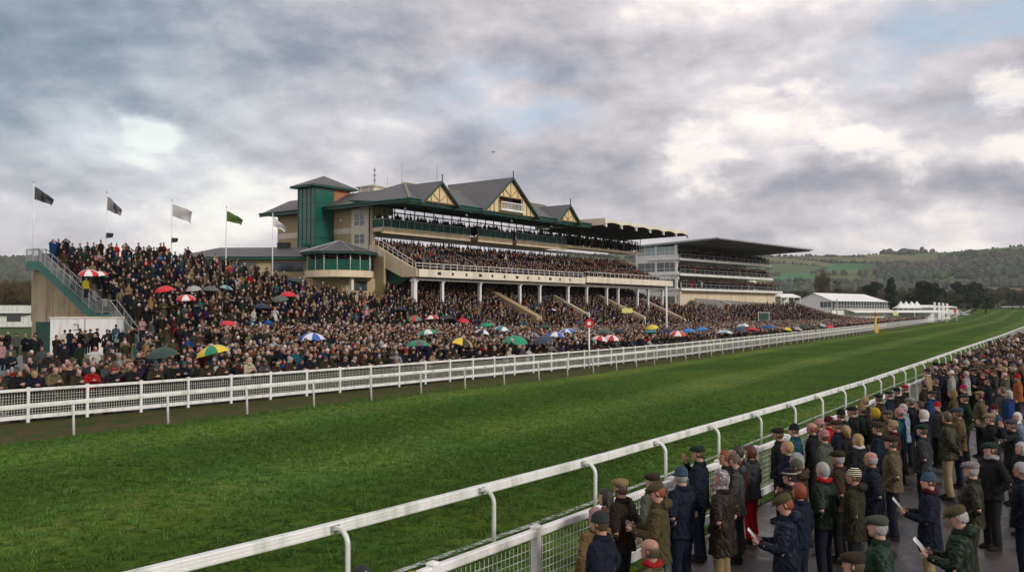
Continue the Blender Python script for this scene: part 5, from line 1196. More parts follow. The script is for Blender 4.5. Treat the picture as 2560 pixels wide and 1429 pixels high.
# far woodland and hedgerows on the hills: nobody could count it
def blob_template(seed):
    g = np.random.default_rng(seed); mb = MB(); mb.ball((0, 0, .5), (.62, .62, .6), 7, 5); V = np.array(mb.v, np.float32); V *= (1+g.uniform(-.22, .22, (len(V), 1))); return V, [f for f in mb.f]
BV, BF = blob_template(3); BT = np.array([f for f in BF if len(f) == 3]); BQ = np.array([f for f in BF if len(f) == 4])
pts = []
g = np.random.default_rng(12)
N = 60000; ax = g.uniform(-.62, .62, N); ry = g.uniform(1150, 2560, N); WX = ry*np.sin(ax); WY = ry*np.cos(ax); WZ = terrain(WX, WY)
WC, wpx, wpy = land_colours(WX, WY, WZ)
hedge = (np.abs(WC[:, 0]-.03) < 1e-4)
def reg(x0, x1, yf): return (wpx > x0) & (wpx < x1) & yf
nz = np.array([mnoise.noise(Vector((x*.004, y*.006, 3))) for x, y in zip(WX.tolist(), WY.tolist())])
wood = reg(2345, 2620, (wpy < 700+8*nz) & (wpy > 600)) & (wpy > 636+np.clip((2420-wpx)*.25, 0, 30))
wood |= reg(2195, 2360, (wpy > 674-(wpx-2195)*.12+16*nz) & (wpy < 708-(wpx-2195)*.06))
wood |= reg(1925, 2350, (wpy > 712+6*nz)); wood |= reg(2040, 2230, (wpy > 680+20*nz) & (wpy < 688))
wood |= reg(2250, 2262, wpy < 638) | ((nz > .42) & (wpx > 1900)); wood |= reg(-80, 120, (nz > -.12))
wood |= (wpx > 120) & (wpx < 1900) & (nz > .2)
sel = (hedge & (g.random(N) < .75)) | (wood & (g.random(N) < .5)); idx = np.where(sel)[0]
print('far trees', len(idx))
S = g.uniform(5, 10, len(idx))*np.where(hedge[idx] & ~wood[idx], .55, 1.); S = np.where(wood[idx], S*1.25, S)
VV = BV[None]*S[:, None, None]*np.stack([np.ones(len(S)), np.ones(len(S)), g.uniform(.8, 1.25, len(S))], 1)[:, None]; a = g.uniform(0, 6.28, len(S)); c, s = np.cos(a)[:, None], np.sin(a)[:, None]
x_ = VV[:, :, 0]*c-VV[:, :, 1]*s; y_ = VV[:, :, 0]*s+VV[:, :, 1]*c; VV = np.stack([x_, y_, VV[:, :, 2]], 2)+np.stack([WX[idx], WY[idx], WZ[idx]-1], 1)[:, None]
base = np.array([(.036, .054, .030), (.062, .058, .044), (.05, .066, .04), (.082, .074, .050)])*1.35; mixn = np.clip((nz[idx]+.4)*2+g.normal(0, .6, len(idx)), 0, 3.99).astype(int); CC = base[mixn]*g.uniform(.8, 1.25, (len(idx), 1)); CC = np.repeat(CC, len(BV), 0)
off = (np.arange(len(idx))*len(BV))[:, None, None]
o = bpy.data.objects.new('far_woodland', np_mesh('far_woodland', VV.reshape(-1, 3), [(BQ[None]+off).reshape(-1, 4), (BT[None]+off).reshape(-1, 3)], M['attr'], CC, smooth=False)); COL.objects.link(o); tag(o, 'woods and hedgerows spread over the distant hills', 'woodland', kind='stuff')
# ------------------------------------------------------------------ who stands where
TOWARD_TRACK = R(-31.5); FROM_RIGHT = R(148.5)
def solve_right(x, ytop, h): return on_ground(x, ytop, h)
def solve_left(x, ytop, h):
    """distance at which a head top at this height above the crowd's ground is met"""
    D = 28.
    d = ray(x, ytop)
    while D < 260:
        k = D/d[1]; X, Z = d[0]*k, CAMZ+d[2]*k; u, v = UV.inv(X, D)
        if v > vline('fence', u)+.25 and Z-float(gh(u, v)) <= h: return X, D, float(gh(u, v))
        D += .15
    return None
USED = []   # (X, Y) of individually built people
# x, y of the hat top in the photograph, shape, height, coat, trousers, headwear, hair, scarf, material, glasses, turn
RIGHT = [
 (1516, 1220, 'side', 1.66, 'tan', 'black', ('hair_long', ''), 'dark brown', None, None, 0, 10),
 (1553, 1193, 'pocket', 1.78, 'dark brown', 'black', ('flat_cap', 'beige'), 'mousy', None, None, 0, 15),
 (1490, 1266, 'side', 1.60, 'tan', 'dark brown', ('headscarf', 'pink'), 'mousy', None, None, 0, -10),
 (1502, 1276, 'pocket', 1.76, 'dark navy', 'navy', ('beanie', 'dark grey'), 'mousy', None, None, 0, 30),
 (1633, 1181, 'side', 1.68, 'grey green', 'black', ('flat_cap', 'brown'), 'mousy', None, None, 0, 10),
 (1645, 1203, 'hold', 1.80, 'tweed olive', 'dark brown', ('flat_cap', 'tweed olive'), 'ginger', None, 'tweed', 0, 45),
 (1704, 1165, 'pocket', 1.80, 'navy', 'navy', ('beanie', 'slate blue'), 'silver', None, None, 0, 5),
 (1747, 1111, 'mouth', 1.83, 'dark navy', 'navy', ('flat_cap', 'green'), 'mousy', None, None, 0, 35),
 (1806, 1173, 'pocket_long', 1.78, 'dark brown', 'beige', ('headscarf', 'white'), 'mousy', None, 'wax', 0, 15),
 (1815, 1123, 'side', 1.76, 'black', 'black', ('hair_short', ''), 'ginger', None, None, 0, 60),
 (1839, 1131, 'hold', 1.72, 'grey', 'black', ('hair_short', ''), 'mousy', None, None, 0, 40),
 (1846, 1112, 'side', 1.74, 'burgundy', 'black', ('hair_short', ''), 'dark brown', None, None, 0, 20),
 (1877, 1112, 'side', 1.66, 'dark grey', 'red', ('hair_bob', ''), 'auburn', None, None, 0, 5),
 (1628, 1342, 'pocket', 1.70, 'khaki', 'dark brown', ('bald', ''), 'mousy', 'red', 'tweed', 0, 35),
 (1964, 1232, 'hold', 1.78, 'navy', 'dark navy', ('flat_cap', 'tweed olive'), 'ginger', None, 'wax', 0, 40),
 (1947, 1067, 'pocket', 1.78, 'black', 'black', ('flat_cap', 'dark brown'), 'mousy', None, None, 0, 60),
 (1986, 1058, 'side', 1.74, 'teal', 'black', ('beanie', 'black'), 'mousy', None, None, 0, 0),
 (1970, 1099, 'pocket', 1.78, 'navy', 'black', ('hair_short', ''), 'blond', None, None, 0, 50),
 (1992, 1132, 'side', 1.68, 'grey', 'black', ('hood', 'light grey'), 'mousy', None, None, 0, 10),
 (1976, 1170, 'side', 1.66, 'dark brown', 'black', ('trilby', 'black'), 'black', None, None, 0, 20),
 (1994, 1147, 'hold', 1.66, 'brown', 'black', ('beanie', 'grey green'), 'mousy', None, None, 0, 0),
 (1999, 1206, 'side', 1.60, 'navy', 'navy', ('hair_bob', ''), 'ginger', None, None, 0, -10),
 (2061, 1073, 'pocket', 1.74, 'grey green', 'black', ('beanie', 'red'), 'mousy', None, None, 0, 20),
 (2097, 1124, 'pocket', 1.76, 'brown', 'black', ('flat_cap', 'dark olive'), 'silver', None, None, 0, 20),
 (2059, 1152, 'pocket', 1.78, 'dark green', 'dark navy', ('hair_short', ''), 'silver', 'red', 'wax', 0, 20),
 (2136, 1163, 'parka', 1.72, 'dark olive', 'black', ('bobble', 'navy'), 'mousy', None, None, 0, 30),
 (2179, 1126, 'pocket', 1.78, 'dark navy', 'black', ('bald', ''), 'silver', None, None, 0, 45),
 (2146, 1083, 'side', 1.68, 'black', 'black', ('hair_long', ''), 'blond', 'white', None, 0, -10),
 (2230, 1087, 'pocket', 1.80, 'khaki', 'dark navy', ('flat_cap', 'brown'), 'mousy', None, 'tweed', 0, 40),
 (2234, 1050, 'side', 1.68, 'burgundy', 'black', ('beanie', 'beige'), 'mousy', None, None, 0, 40),
 (2196, 1054, 'side', 1.76, 'navy', 'black', ('trilby', 'brown'), 'mousy', None, None, 0, 20),
 (2307, 1058, 'pocket', 1.78, 'dark grey', 'black', ('flat_cap', 'green'), 'mousy', None, None, 0, 10),
 (2323, 1173, 'hold_up', 1.74, 'dark navy', 'beige', ('bobble', 'slate blue'), 'mousy', 'burgundy', None, 0, 45),
 (2430, 1151, 'pocket', 1.78, 'dark olive', 'dark olive', ('flat_cap', 'grey'), 'silver', None, 'wax', 1, 35),
 (2477, 1103, 'pocket', 1.78, 'black', 'black', ('flat_cap', 'green'), 'mousy', 'light grey', None, 0, 100),
 (2554, 1103, 'side', 1.66, 'black', 'black', ('hair_bob', ''), 'silver', None, None, 0, 60),
 (2398, 1262, 'hold', 1.78, 'dark green', 'brown', ('flat_cap', 'tweed olive'), 'silver', None, 'wax', 0, 35),
 (2197, 1285, 'pocket', 1.78, 'green', 'black', ('flat_cap', 'grey green'), 'silver', None, 'wax', 0, 40),
 (2137, 1377, 'side', 1.70, 'dark brown', 'black', ('flat_cap', 'brown'), 'mousy', None, None, 0, 20),
 (2556, 1152, 'pocket', 1.78, 'navy', 'navy', ('hair_short', ''), 'silver', None, None, 1, 35),
 (2530, 1046, 'binocs', 1.76, 'black', 'black', ('flat_cap', 'grey'), 'mousy', None, None, 0, 50),
 (2031, 1054, 'side', 1.76, 'black', 'black', ('bald', ''), 'ginger', None, None, 0, 30), (2049, 1045, 'side', 1.7, 'grey', 'black', ('beanie', 'pink'), 'mousy', None, None, 0, 40),
 (2072, 1039, 'pocket', 1.72, 'red', 'black', ('beanie', 'burgundy'), 'mousy', None, None, 0, 20), (2093, 1048, 'side', 1.74, 'dark navy', 'black', ('flat_cap', 'brown'), 'mousy', None, None, 0, 30),
 (2103, 1021, 'pocket', 1.78, 'dark green', 'black', ('beanie', 'black'), 'mousy', None, None, 0, 10), (2131, 1014, 'side', 1.76, 'black', 'black', ('flat_cap', 'black'), 'mousy', None, None, 0, 40),
 (2154, 1010, 'pocket', 1.74, 'dark green', 'black', ('beanie', 'camel'), 'mousy', None, None, 0, 40), (2115, 1062, 'side', 1.62, 'olive', 'black', ('hair_long', ''), 'blond', None, None, 0, 20),
 (2163, 991, 'side', 1.76, 'dark brown', 'black', ('beanie', 'beige'), 'mousy', None, None, 0, 30), (2198, 983, 'pocket', 1.78, 'dark olive', 'black', ('flat_cap', 'dark green'), 'mousy', None, None, 0, 0),
 (2188, 1019, 'side', 1.68, 'olive', 'black', ('hood', 'yellow'), 'mousy', None, None, 0, 20), (2223, 975, 'side', 1.72, 'dark navy', 'black', ('beret', 'dark green'), 'mousy', None, None, 0, 20),
 (2221, 1023, 'pocket', 1.76, 'khaki', 'black', ('flat_cap', 'grey green'), 'mousy', None, None, 0, 80), (2249, 1018, 'side', 1.74, 'teal', 'navy', ('beanie', 'pink'), 'mousy', None, None, 0, 10),
 (2259, 1007, 'side', 1.72, 'pale blue', 'black', ('hair_short', ''), 'silver', None, None, 0, 30), (2311, 1023, 'pocket', 1.74, 'navy', 'navy', ('headscarf', 'white'), 'mousy', None, None, 0, 30),
 (2344, 1003, 'side', 1.66, 'grey', 'black', ('beanie', 'red'), 'mousy', None, None, 0, 100), (2277, 992, 'pocket', 1.76, 'black', 'black', ('flat_cap', 'light grey'), 'mousy', None, None, 0, 20),
 (2263, 960, 'side', 1.72, 'dark brown', 'black', ('beret', 'red'), 'mousy', None, None, 0, 20), (2243, 968, 'side', 1.72, 'black', 'black', ('trilby', 'black'), 'mousy', None, None, 0, 20),
 (2369, 1026, 'back', 1.86, 'olive', 'beige', ('hair_short', ''), 'mousy', None, 'wax', 0, 20), (2396, 1017, 'pocket', 1.80, 'tan', 'navy', ('flat_cap', 'slate blue'), 'mousy', None, None, 0, 50),
 (2450, 976, 'back', 1.80, 'khaki', 'black', ('flat_cap', 'beige'), 'mousy', None, 'tweed', 0, 30), (2412, 983, 'pocket', 1.78, 'dark green', 'black', ('flat_cap', 'dark grey'), 'mousy', None, None, 0, 60),
 (2383, 974, 'side', 1.72, 'tweed olive', 'black', ('hood', 'camel'), 'mousy', None, None, 0, 30), (2469, 942, 'side', 1.80, 'dark navy', 'dark navy', ('peaked_cap', 'black'), 'mousy', None, None, 0, 50),
 (2506, 965, 'back', 1.76, 'grey', 'black', ('hair_short', ''), 'mousy', None, None, 0, 60), (2523, 974, 'side', 1.7, 'blue', 'blue', ('hair_long', ''), 'silver', None, None, 0, 20),
 (2476, 1031, 'mouth', 1.76, 'black', 'black', ('flat_cap', 'beige'), 'mousy', None, None, 0, 60), (2488, 1010, 'side', 1.68, 'slate blue', 'black', ('beanie', 'burgundy'), 'mousy', None, None, 1, 90),
 (2544, 1029, 'side', 1.70, 'pale blue', 'black', ('headscarf', 'white'), 'mousy', None, None, 0, 60), (2409, 961, 'side', 1.70, 'black', 'black', ('beanie', 'magenta'), 'mousy', None, None, 0, 30),
 (2379, 925, 'side', 1.72, 'light grey', 'black', ('beanie', 'white'), 'mousy', None, None, 0, 20), (2416, 926, 'side', 1.70, 'light grey', 'black', ('hair_short', ''), 'silver', None, None, 0, 20),
 (2340, 945, 'side', 1.74, 'black', 'black', ('hair_short', ''), 'mousy', None, None, 0, 20), (2310, 952, 'pocket', 1.74, 'dark brown', 'black', ('hair_short', ''), 'dark brown', None, None, 0, 20),
 (2545, 935, 'side', 1.74, 'orange', 'black', ('beanie', 'red'), 'mousy', None, None, 0, 40), (2512, 930, 'side', 1.74, 'grey green', 'black', ('bald', ''), 'mousy', None, None, 0, 40),
 (2300, 1000, 'pocket', 1.74, 'navy', 'black', ('hair_short', ''), 'dark brown', None, None, 0, 40), (2330, 975, 'side', 1.7, 'blue', 'black', ('flat_cap', 'brown'), 'mousy', None, None, 0, 0),
 (905, 1408, 'side', 1.74, 'black', 'black', ('hair_short', ''), 'black', None, None, 0, 0), (1030, 1428, 'side', 1.68, 'yellow', 'black', ('beanie', 'yellow'), 'mousy', None, None, 0, 0),
 (1215, 1600, 'side', 1.7, 'navy', 'black', ('flat_cap', 'olive'), 'mousy', None, None, 0, 0)][:-1]
SPECIAL = {(2061, 1073): 'stripe_red', (2136, 1163): 'stripe_yellow', (2430, 1151): 'check', (1806, 1173): 'print'}
PROPS = []
for (x, y, shp, h, coat, trs, head, hair, scarf, cm, gla, turn) in RIGHT:
    hh = h*(HZ+.13)/1.75 + (.03 if head[0] == 'bobble' else 0)
    if SHAPES[shp]['lean'] == 0 and shp in ('hold',): pass
    X, Y = on_ground(x, y, hh); X = float(X); 
    if (x, y) in ((905, 1408), (1030, 1428)): z0 = 0
    hm = SPECIAL.get((x, y))
    p = person(X, Y, 0, FROM_RIGHT-R(14)+R(turn*.55)+R(random.uniform(-8, 8)), shp, h, coat, trs, head, hair, scarf, bool(gla), cm, hm, near=True, where='R', extra='band' if head == ('trilby', 'black') and x == 1976 else '')
    USED.append((X, Y)); PROPS.append(p)
LEFT = [  # leaning on or standing just behind the far fence
 (37, 921, 'lean_side', 'black', ('hair_short', ''), 'mousy', None, 1), (79, 925, 'lean_side', 'navy', ('hair_bob', ''), 'blond', None, 0), (124, 916, 'lean', 'khaki', ('bald', ''), 'mousy', None, 0), (181, 921, 'lean_down', 'olive', ('bald', ''), 'blond', None, 0),
 (223, 916, 'lean_down', 'red', ('beanie', 'white'), 'silver', None, 0), (269, 917, 'lean', 'black', ('beret', 'red'), 'auburn', None, 0), (327, 912, 'lean', 'black', ('hair_short', ''), 'dark brown', None, 0), (381, 908, 'lean_down', 'olive', ('flat_cap', 'grey'), 'mousy', None, 0),
 (419, 903, 'lean', 'black', ('beanie', 'dark grey'), 'mousy', None, 1), (455, 888, 'fold', 'dark green', ('flat_cap', 'white'), 'silver', None, 0), (487, 890, 'pocket', 'navy', ('flat_cap', 'navy'), 'mousy', None, 0), (509, 903, 'lean', 'dark olive', ('beanie', 'dark brown'), 'mousy', None, 0),
 (544, 901, 'lean_down', 'brown', ('bald', ''), 'mousy', None, 0), (590, 905, 'lean_side', 'black', ('hair_bob', ''), 'dark brown', 'red', 0), (615, 892, 'lean_side', 'cream', ('headscarf', 'cream'), 'mousy', None, 0), (646, 888, 'side', 'dark green', ('hair_short', ''), 'silver', None, 0),
 (684, 902, 'lean', 'brown', ('bald', ''), 'silver', None, 1), (712, 892, 'lean', 'brown', ('hair_long', ''), 'silver', None, 0), (744, 896, 'lean', 'navy', ('hair_short', ''), 'dark brown', None, 0), (777, 892, 'lean_side', 'black', ('flat_cap', 'black'), 'mousy', None, 0),
 (803, 889, 'lean', 'olive', ('beanie', 'grey'), 'mousy', None, 0), (829, 884, 'binocs', 'olive', ('flat_cap', 'olive'), 'mousy', None, 0), (853, 890, 'lean', 'black', ('flat_cap', 'light grey'), 'mousy', None, 0), (875, 890, 'lean', 'dark grey', ('hair_short', ''), 'silver', 'white', 0),
 (903, 884, 'lean_side', 'brown', ('bald', ''), 'mousy', None, 0), (937, 883, 'lean_down', 'olive', ('hair_short', ''), 'silver', None, 0), (970, 882, 'lean', 'black', ('flat_cap', 'dark grey'), 'mousy', 'light grey', 0), (1003, 874, 'lean', 'navy', ('beanie', 'red'), 'mousy', None, 0),
 (1030, 880, 'lean_side', 'navy', ('hood', 'navy'), 'mousy', None, 0), (1050, 887, 'lean', 'light grey', ('hair_short', ''), 'mousy', None, 0), (1073, 878, 'lean', 'beige', ('bald', ''), 'mousy', None, 0), (1092, 878, 'lean_side', 'dark navy', ('hair_short', ''), 'dark brown', None, 0),
 (1112, 872, 'lean', 'olive', ('flat_cap', 'olive'), 'mousy', None, 0), (1140, 872, 'fold', 'olive', ('hood', 'olive'), 'mousy', None, 0), (1163, 862, 'fold', 'red', ('hair_short', ''), 'silver', None, 0), (1190, 875, 'lean', 'black', ('bald', ''), 'silver', None, 0),
 (1093, 856, 'hold_up', 'white', ('bald', ''), 'mousy', None, 0), (1226, 865, 'lean', 'dark brown', ('hair_short', ''), 'silver', None, 0), (1265, 868, 'lean', 'cream', ('headscarf', 'cream'), 'mousy', None, 0), (1300, 862, 'lean', 'grey', ('headscarf', 'beige'), 'mousy', None, 0),
 # second rank and the group near the kiosk
 (19, 828, 'side', 'black', ('bald', ''), 'mousy', None, 0), (26, 878, 'fold', 'navy', ('hair_short', ''), 'blond', None, 0), (3, 853, 'side', 'pink', ('bald', ''), 'silver', None, 0), (28, 862, 'side', 'grey green', ('flat_cap', 'beige'), 'mousy', None, 0),
 (74, 893, 'mouth', 'dark navy', ('bald', ''), 'silver', None, 0), (79, 875, 'side', 'dark grey', ('beanie', 'white'), 'mousy', None, 0), (104, 865, 'side', 'grey', ('hair_short', ''), 'mousy', None, 0), (120, 880, 'pocket', 'dark brown', ('bald', ''), 'mousy', None, 0), (88, 846, 'side', 'black', ('bald', ''), 'silver', None, 0),
 (161, 861, 'pocket', 'black', ('flat_cap', 'dark grey'), 'mousy', None, 0), (198, 858, 'side', 'dark green', ('bald', ''), 'mousy', None, 0), (238, 865, 'side', 'white', ('bald', ''), 'mousy', 'red', 0), (184, 898, 'side', 'olive', ('hair_short', ''), 'dark brown', None, 0),
 (234, 893, 'side', 'tan', ('hair_short', ''), 'dark brown', 'grey', 0), (278, 870, 'pocket', 'dark olive', ('hair_short', ''), 'mousy', None, 0), (272, 890, 'side', 'red', ('hair_bob', ''), 'mousy', None, 0), (313, 896, 'mouth', 'dark green', ('bald', ''), 'silver', None, 0),
 (355, 806, 'fold', 'pink', ('hair_short', ''), 'dark brown', None, 0), (350, 893, 'side', 'black', ('flat_cap', 'black'), 'mousy', None, 0), (376, 884, 'side', 'brown', ('bald', ''), 'silver', None, 0), (40, 832, 'side', 'grey green', ('flat_cap', 'olive'), 'mousy', None, 0),
 (485, 830, 'pocket_long', 'dark grey', ('bald', ''), 'silver', None, 0), (650, 805, 'fold', 'bright blue', ('beanie', 'white'), 'silver', None, 0), (440, 815, 'pocket_long', 'red', ('beanie', 'black'), 'mousy', None, 0), (740, 838, 'pocket_long', 'red', ('hair_short', ''), 'mousy', None, 0), (392, 790, 'pocket_long', 'dark navy', ('bald', ''), 'mousy', None, 0),
 (592, 828, 'side', 'tan', ('hair_long', ''), 'blond', None, 0), (608, 866, 'side', 'camel', ('flat_cap', 'black'), 'mousy', None, 0), (215, 698, 'side', 'yellow', ('hair_short', ''), 'mousy', None, 0)]
KIOSKQ = [(162, 824, 'white', ('beanie', 'black'), 95), (175, 823, 'black', ('trilby', 'black'), 70), (200, 821, 'dark grey', ('trilby', 'black'), 80), (213, 825, 'grey green', ('flat_cap', 'dark grey'), 60), (226, 822, 'olive', ('flat_cap', 'dark brown'), 70), (243, 820, 'dark brown', ('beret', 'burgundy'), 10), (274, 824, 'dark navy', ('peaked_cap', 'black'), 80), (293, 822, 'pale blue', ('hair_short', ''), 80), (306, 821, 'black', ('bald', ''), 85), (290, 811, 'slate blue', ('trilby', 'black'), 80)]
for (x, y, shp, coat, head, hair, scarf, gla) in LEFT:
    leaning = shp.startswith('lean'); h = 1.78 if leaning else 1.76
    if leaning or y > 900:     # against the rail: the fence line fixes the distance
        D = 30.
        while True:
            a = at(x, 900, D); u, v = UV.inv(a[0], D)
            if v > vline('fence', u)+(.55 if leaning else 1.2): break
            D += .05
        X, Y = a[0], D; Z = float(gh(u, v)); top = at(x, y, D)[2]; S = SHAPES[shp]['HM'].translation.z+.13; k = (top-Z)/S
        if k > 1.12: Z += (k-1.08)*S; k = 1.08
        h = 1.75*max(.86, k)
    else:
        r_ = solve_left(x, y, h*(HZ+.125)/1.75)
        if not r_: continue
        X, Y, Z = r_
    person(X, Y, Z, TOWARD_TRACK+R(random.uniform(-14, 14)), shp, h, coat, random.choice(['black', 'dark navy', 'dark brown']), head, hair, scarf, bool(gla), None, None, near=Y < 34, where='L' if leaning else 'L2'); USED.append((X, Y))
for x, y, coat, head, turn in KIOSKQ:
    X, Y, Z = at(x, y, 61); person(X, Y, Z-1.74, R(90)+R(turn-70), random.choice(['side', 'pocket']), 1.74, coat, 'black', head, 'silver' if head[0] == 'bald' else 'mousy', near=False, where='K'); USED.append((X, Y))
# ------------------------------------------------------------------ candidates for everyone else
cand = []
def add_grid(u0, u1, vf, vb, su, sv, p, zone, zf=gh):
    u = u0
    while u < u1:
        v = vf(u); e = vb(u)
        while v < e:
            if random.random() < p:
                uu = u+random.uniform(-.33, .33)*su; vv = v+random.uniform(-.25, .25)*sv; X, Y, _ = UV.w(uu, vv); cand.append((X, Y, float(zf(uu, vv)) if zf else .0, zone))
            v += sv*random.uniform(.92, 1.1)
        u += su
F = lambda u: vline('fence', u)
add_grid(15, 42.0, lambda u: F(u)+1.25, lambda u: min(50, F(u)+4.2+max(0, u-17)*.45), .7, .85, .8, 'A')
add_grid(30, 42, lambda u: F(u)+9, lambda u: 57, .75, .9, .16, 'A')
add_grid(43.65, 62, lambda u: F(u)+1.2, lambda u: float(back_edge(u)), .8, .84, .96, 'A')
add_grid(62, 80, lambda u: F(u)+1.2, lambda u: float(back_edge(u)), .74, .8, .96, 'A')
add_grid(80, 142, lambda u: F(u)+1.1, lambda u: float(back_edge(u))-.3, .62, .72, .96, 'B')
add_grid(142, 262, lambda u: F(u)+1.1, lambda u: float(back_edge(u))-.3, .72, .85, .95, 'C')
add_grid(262, 340, lambda u: F(u)+1.1, lambda u: 44-(u-262)*.03, 1.0, 1.1, .8, 'C', None)
# people leaning along the rail where none was placed by hand
u = 15.
while u < 300:
    X, Y, _ = UV.w(u, F(u)+.5)
    if random.random() < .93: cand.append((X, Y, .12, 'F'))
    u += .62*random.uniform(.9, 1.2)
def wedge(u): # right-hand crowd out to just past the edge of the picture
    v = vline('near_fence', u)-.45
    while True:
        X, Y, _ = UV.w(u, v)
        if X/Y > .66 or v < vline('near_fence', u)-14: return v
        v -= .5
u = 24.
while u < 230:
    v = vline('near_fence', u)-.5; e = wedge(u); sv = .68 if u < 90 else .85
    while v > e:
        if random.random() < .93: X, Y, _ = UV.w(u+random.uniform(-.2, .2), v+random.uniform(-.18, .18)); cand.append((X, Y, 0., 'R'))
        v -= sv
    u += .62 if u < 90 else .85
U = np.array(USED)
def blocked(X, Y, z, zone):
    if zone == 'R':
        px, py = project(X, Y, 1.74)
        if Y < 38 and py > 925: return True
    if np.min((U[:, 0]-X)**2+(U[:, 1]-Y)**2) < (.30 if zone != 'F' else .2): return True
    u, v = UV.inv(X, Y); s, t = F1.inv(X, Y)
    if zone in 'ABC':
        for a, b, c, d in ((17.3, 19.1, -4.4, 4.6), (.1, .9, 0, 7.6), (31.2, 32.2, -3.2, 3.2), (44.3, 45.2, -4.8, 4.2), (56.8, 57.7, -5.2, 3.2)):
            if a < s < b and c < t < d: return True
        if -.3 < s and t > 8.6: return True
        if s < -.2 and (s+4.5)**2+(t-8.0)**2 < 13: return True
        s2, t2 = F2.inv(X, Y)
        if s2 > -.5 and t2 > .6: return True
        for a, b in ((2.8, 5.6), (14.8, 15.9), (28.8, 29.9)):
            if a < s2 < b and -9.6 < t2 < -1.4: return True
        if abs(X-KX) < 2.9 and abs(Y-KY) < 1.6: return True
    return False
cand = [c for c in cand if not blocked(*c)]
def in_view(X, Y, z): px, py = project(X, Y, z+1.6); return -60 < px < 2620 and py < 1480
cand = [c for c in cand if in_view(*c[:3])]
cand.sort(key=lambda c: math.hypot(c[0], c[1]))
n_ind = max(0, 300-len(PEOPLE)); near_c, rest = cand[:n_ind], cand[n_ind:]
print('individual people', len(PEOPLE), '+', len(near_c), 'mass', len(rest))
COATW = [('black', 20), ('navy', 9), ('dark navy', 12), ('dark green', 9), ('dark olive', 9), ('olive', 7), ('brown', 8), ('dark brown', 9), ('grey', 4), ('dark grey', 7), ('tan', 3), ('khaki', 3), ('camel', 1.5), ('burgundy', 2), ('red', 2), ('blue', 2), ('white', .8), ('light grey', 1.4), ('teal', 1.2), ('beige', 2), ('purple', .8), ('pink', .5), ('bright blue', .5)]
cn, cw = [a for a, b in COATW], [b for a, b in COATW]
for X, Y, z, zone in near_c:
    coat = random.choices(cn, cw)[0]; hk = random.choices(['flat_cap', 'beanie', 'hair_short', 'bald', 'hair_long', 'hair_bob', 'trilby', 'bobble', 'hood', 'headscarf'], [24, 16, 24, 12, 9, 5, 4, 3, 2, 2])[0]
    hc = random.choice(['olive', 'brown', 'dark olive', 'grey', 'beige', 'tweed olive', 'dark green', 'black', 'navy'] if hk in ('flat_cap', 'trilby') else ['black', 'navy', 'grey', 'light grey', 'white', 'burgundy', 'pink', 'camel', 'dark green', 'slate blue'])
    hr = random.choices(['mousy', 'silver', 'dark brown', 'blond', 'ginger', 'black'], [30, 30, 18, 10, 4, 6])[0]
    if zone == 'R': yaw = FROM_RIGHT+R(random.uniform(-35, 28)); shp = random.choice(['side', 'pocket', 'pocket_long', 'hold', 'back', 'parka', 'fold', 'mouth'])
    elif zone == 'F': yaw = TOWARD_TRACK+R(random.uniform(-25, 15)); shp = random.choice(['lean', 'lean_side', 'lean_down', 'fold'])
    else: yaw = TOWARD_TRACK+R(random.uniform(-45, 20)); shp = random.choice(['side', 'pocket', 'pocket_long', 'hold_up', 'fold', 'mouth', 'binocs'])
    person(X, Y, z, yaw, shp, random.uniform(1.62, 1.86), coat, random.choice(['black', 'dark navy', 'dark brown', 'dark olive']), (hk, hc), hr, random.choice([None]*6+['red', 'cream', 'grey']), False, random.choice([None, None, 'tweed', 'wax']), None, near=False, where={'R': 'RP', 'F': 'F', 'A': 'LP', 'B': 'LP', 'C': 'LP'}[zone])
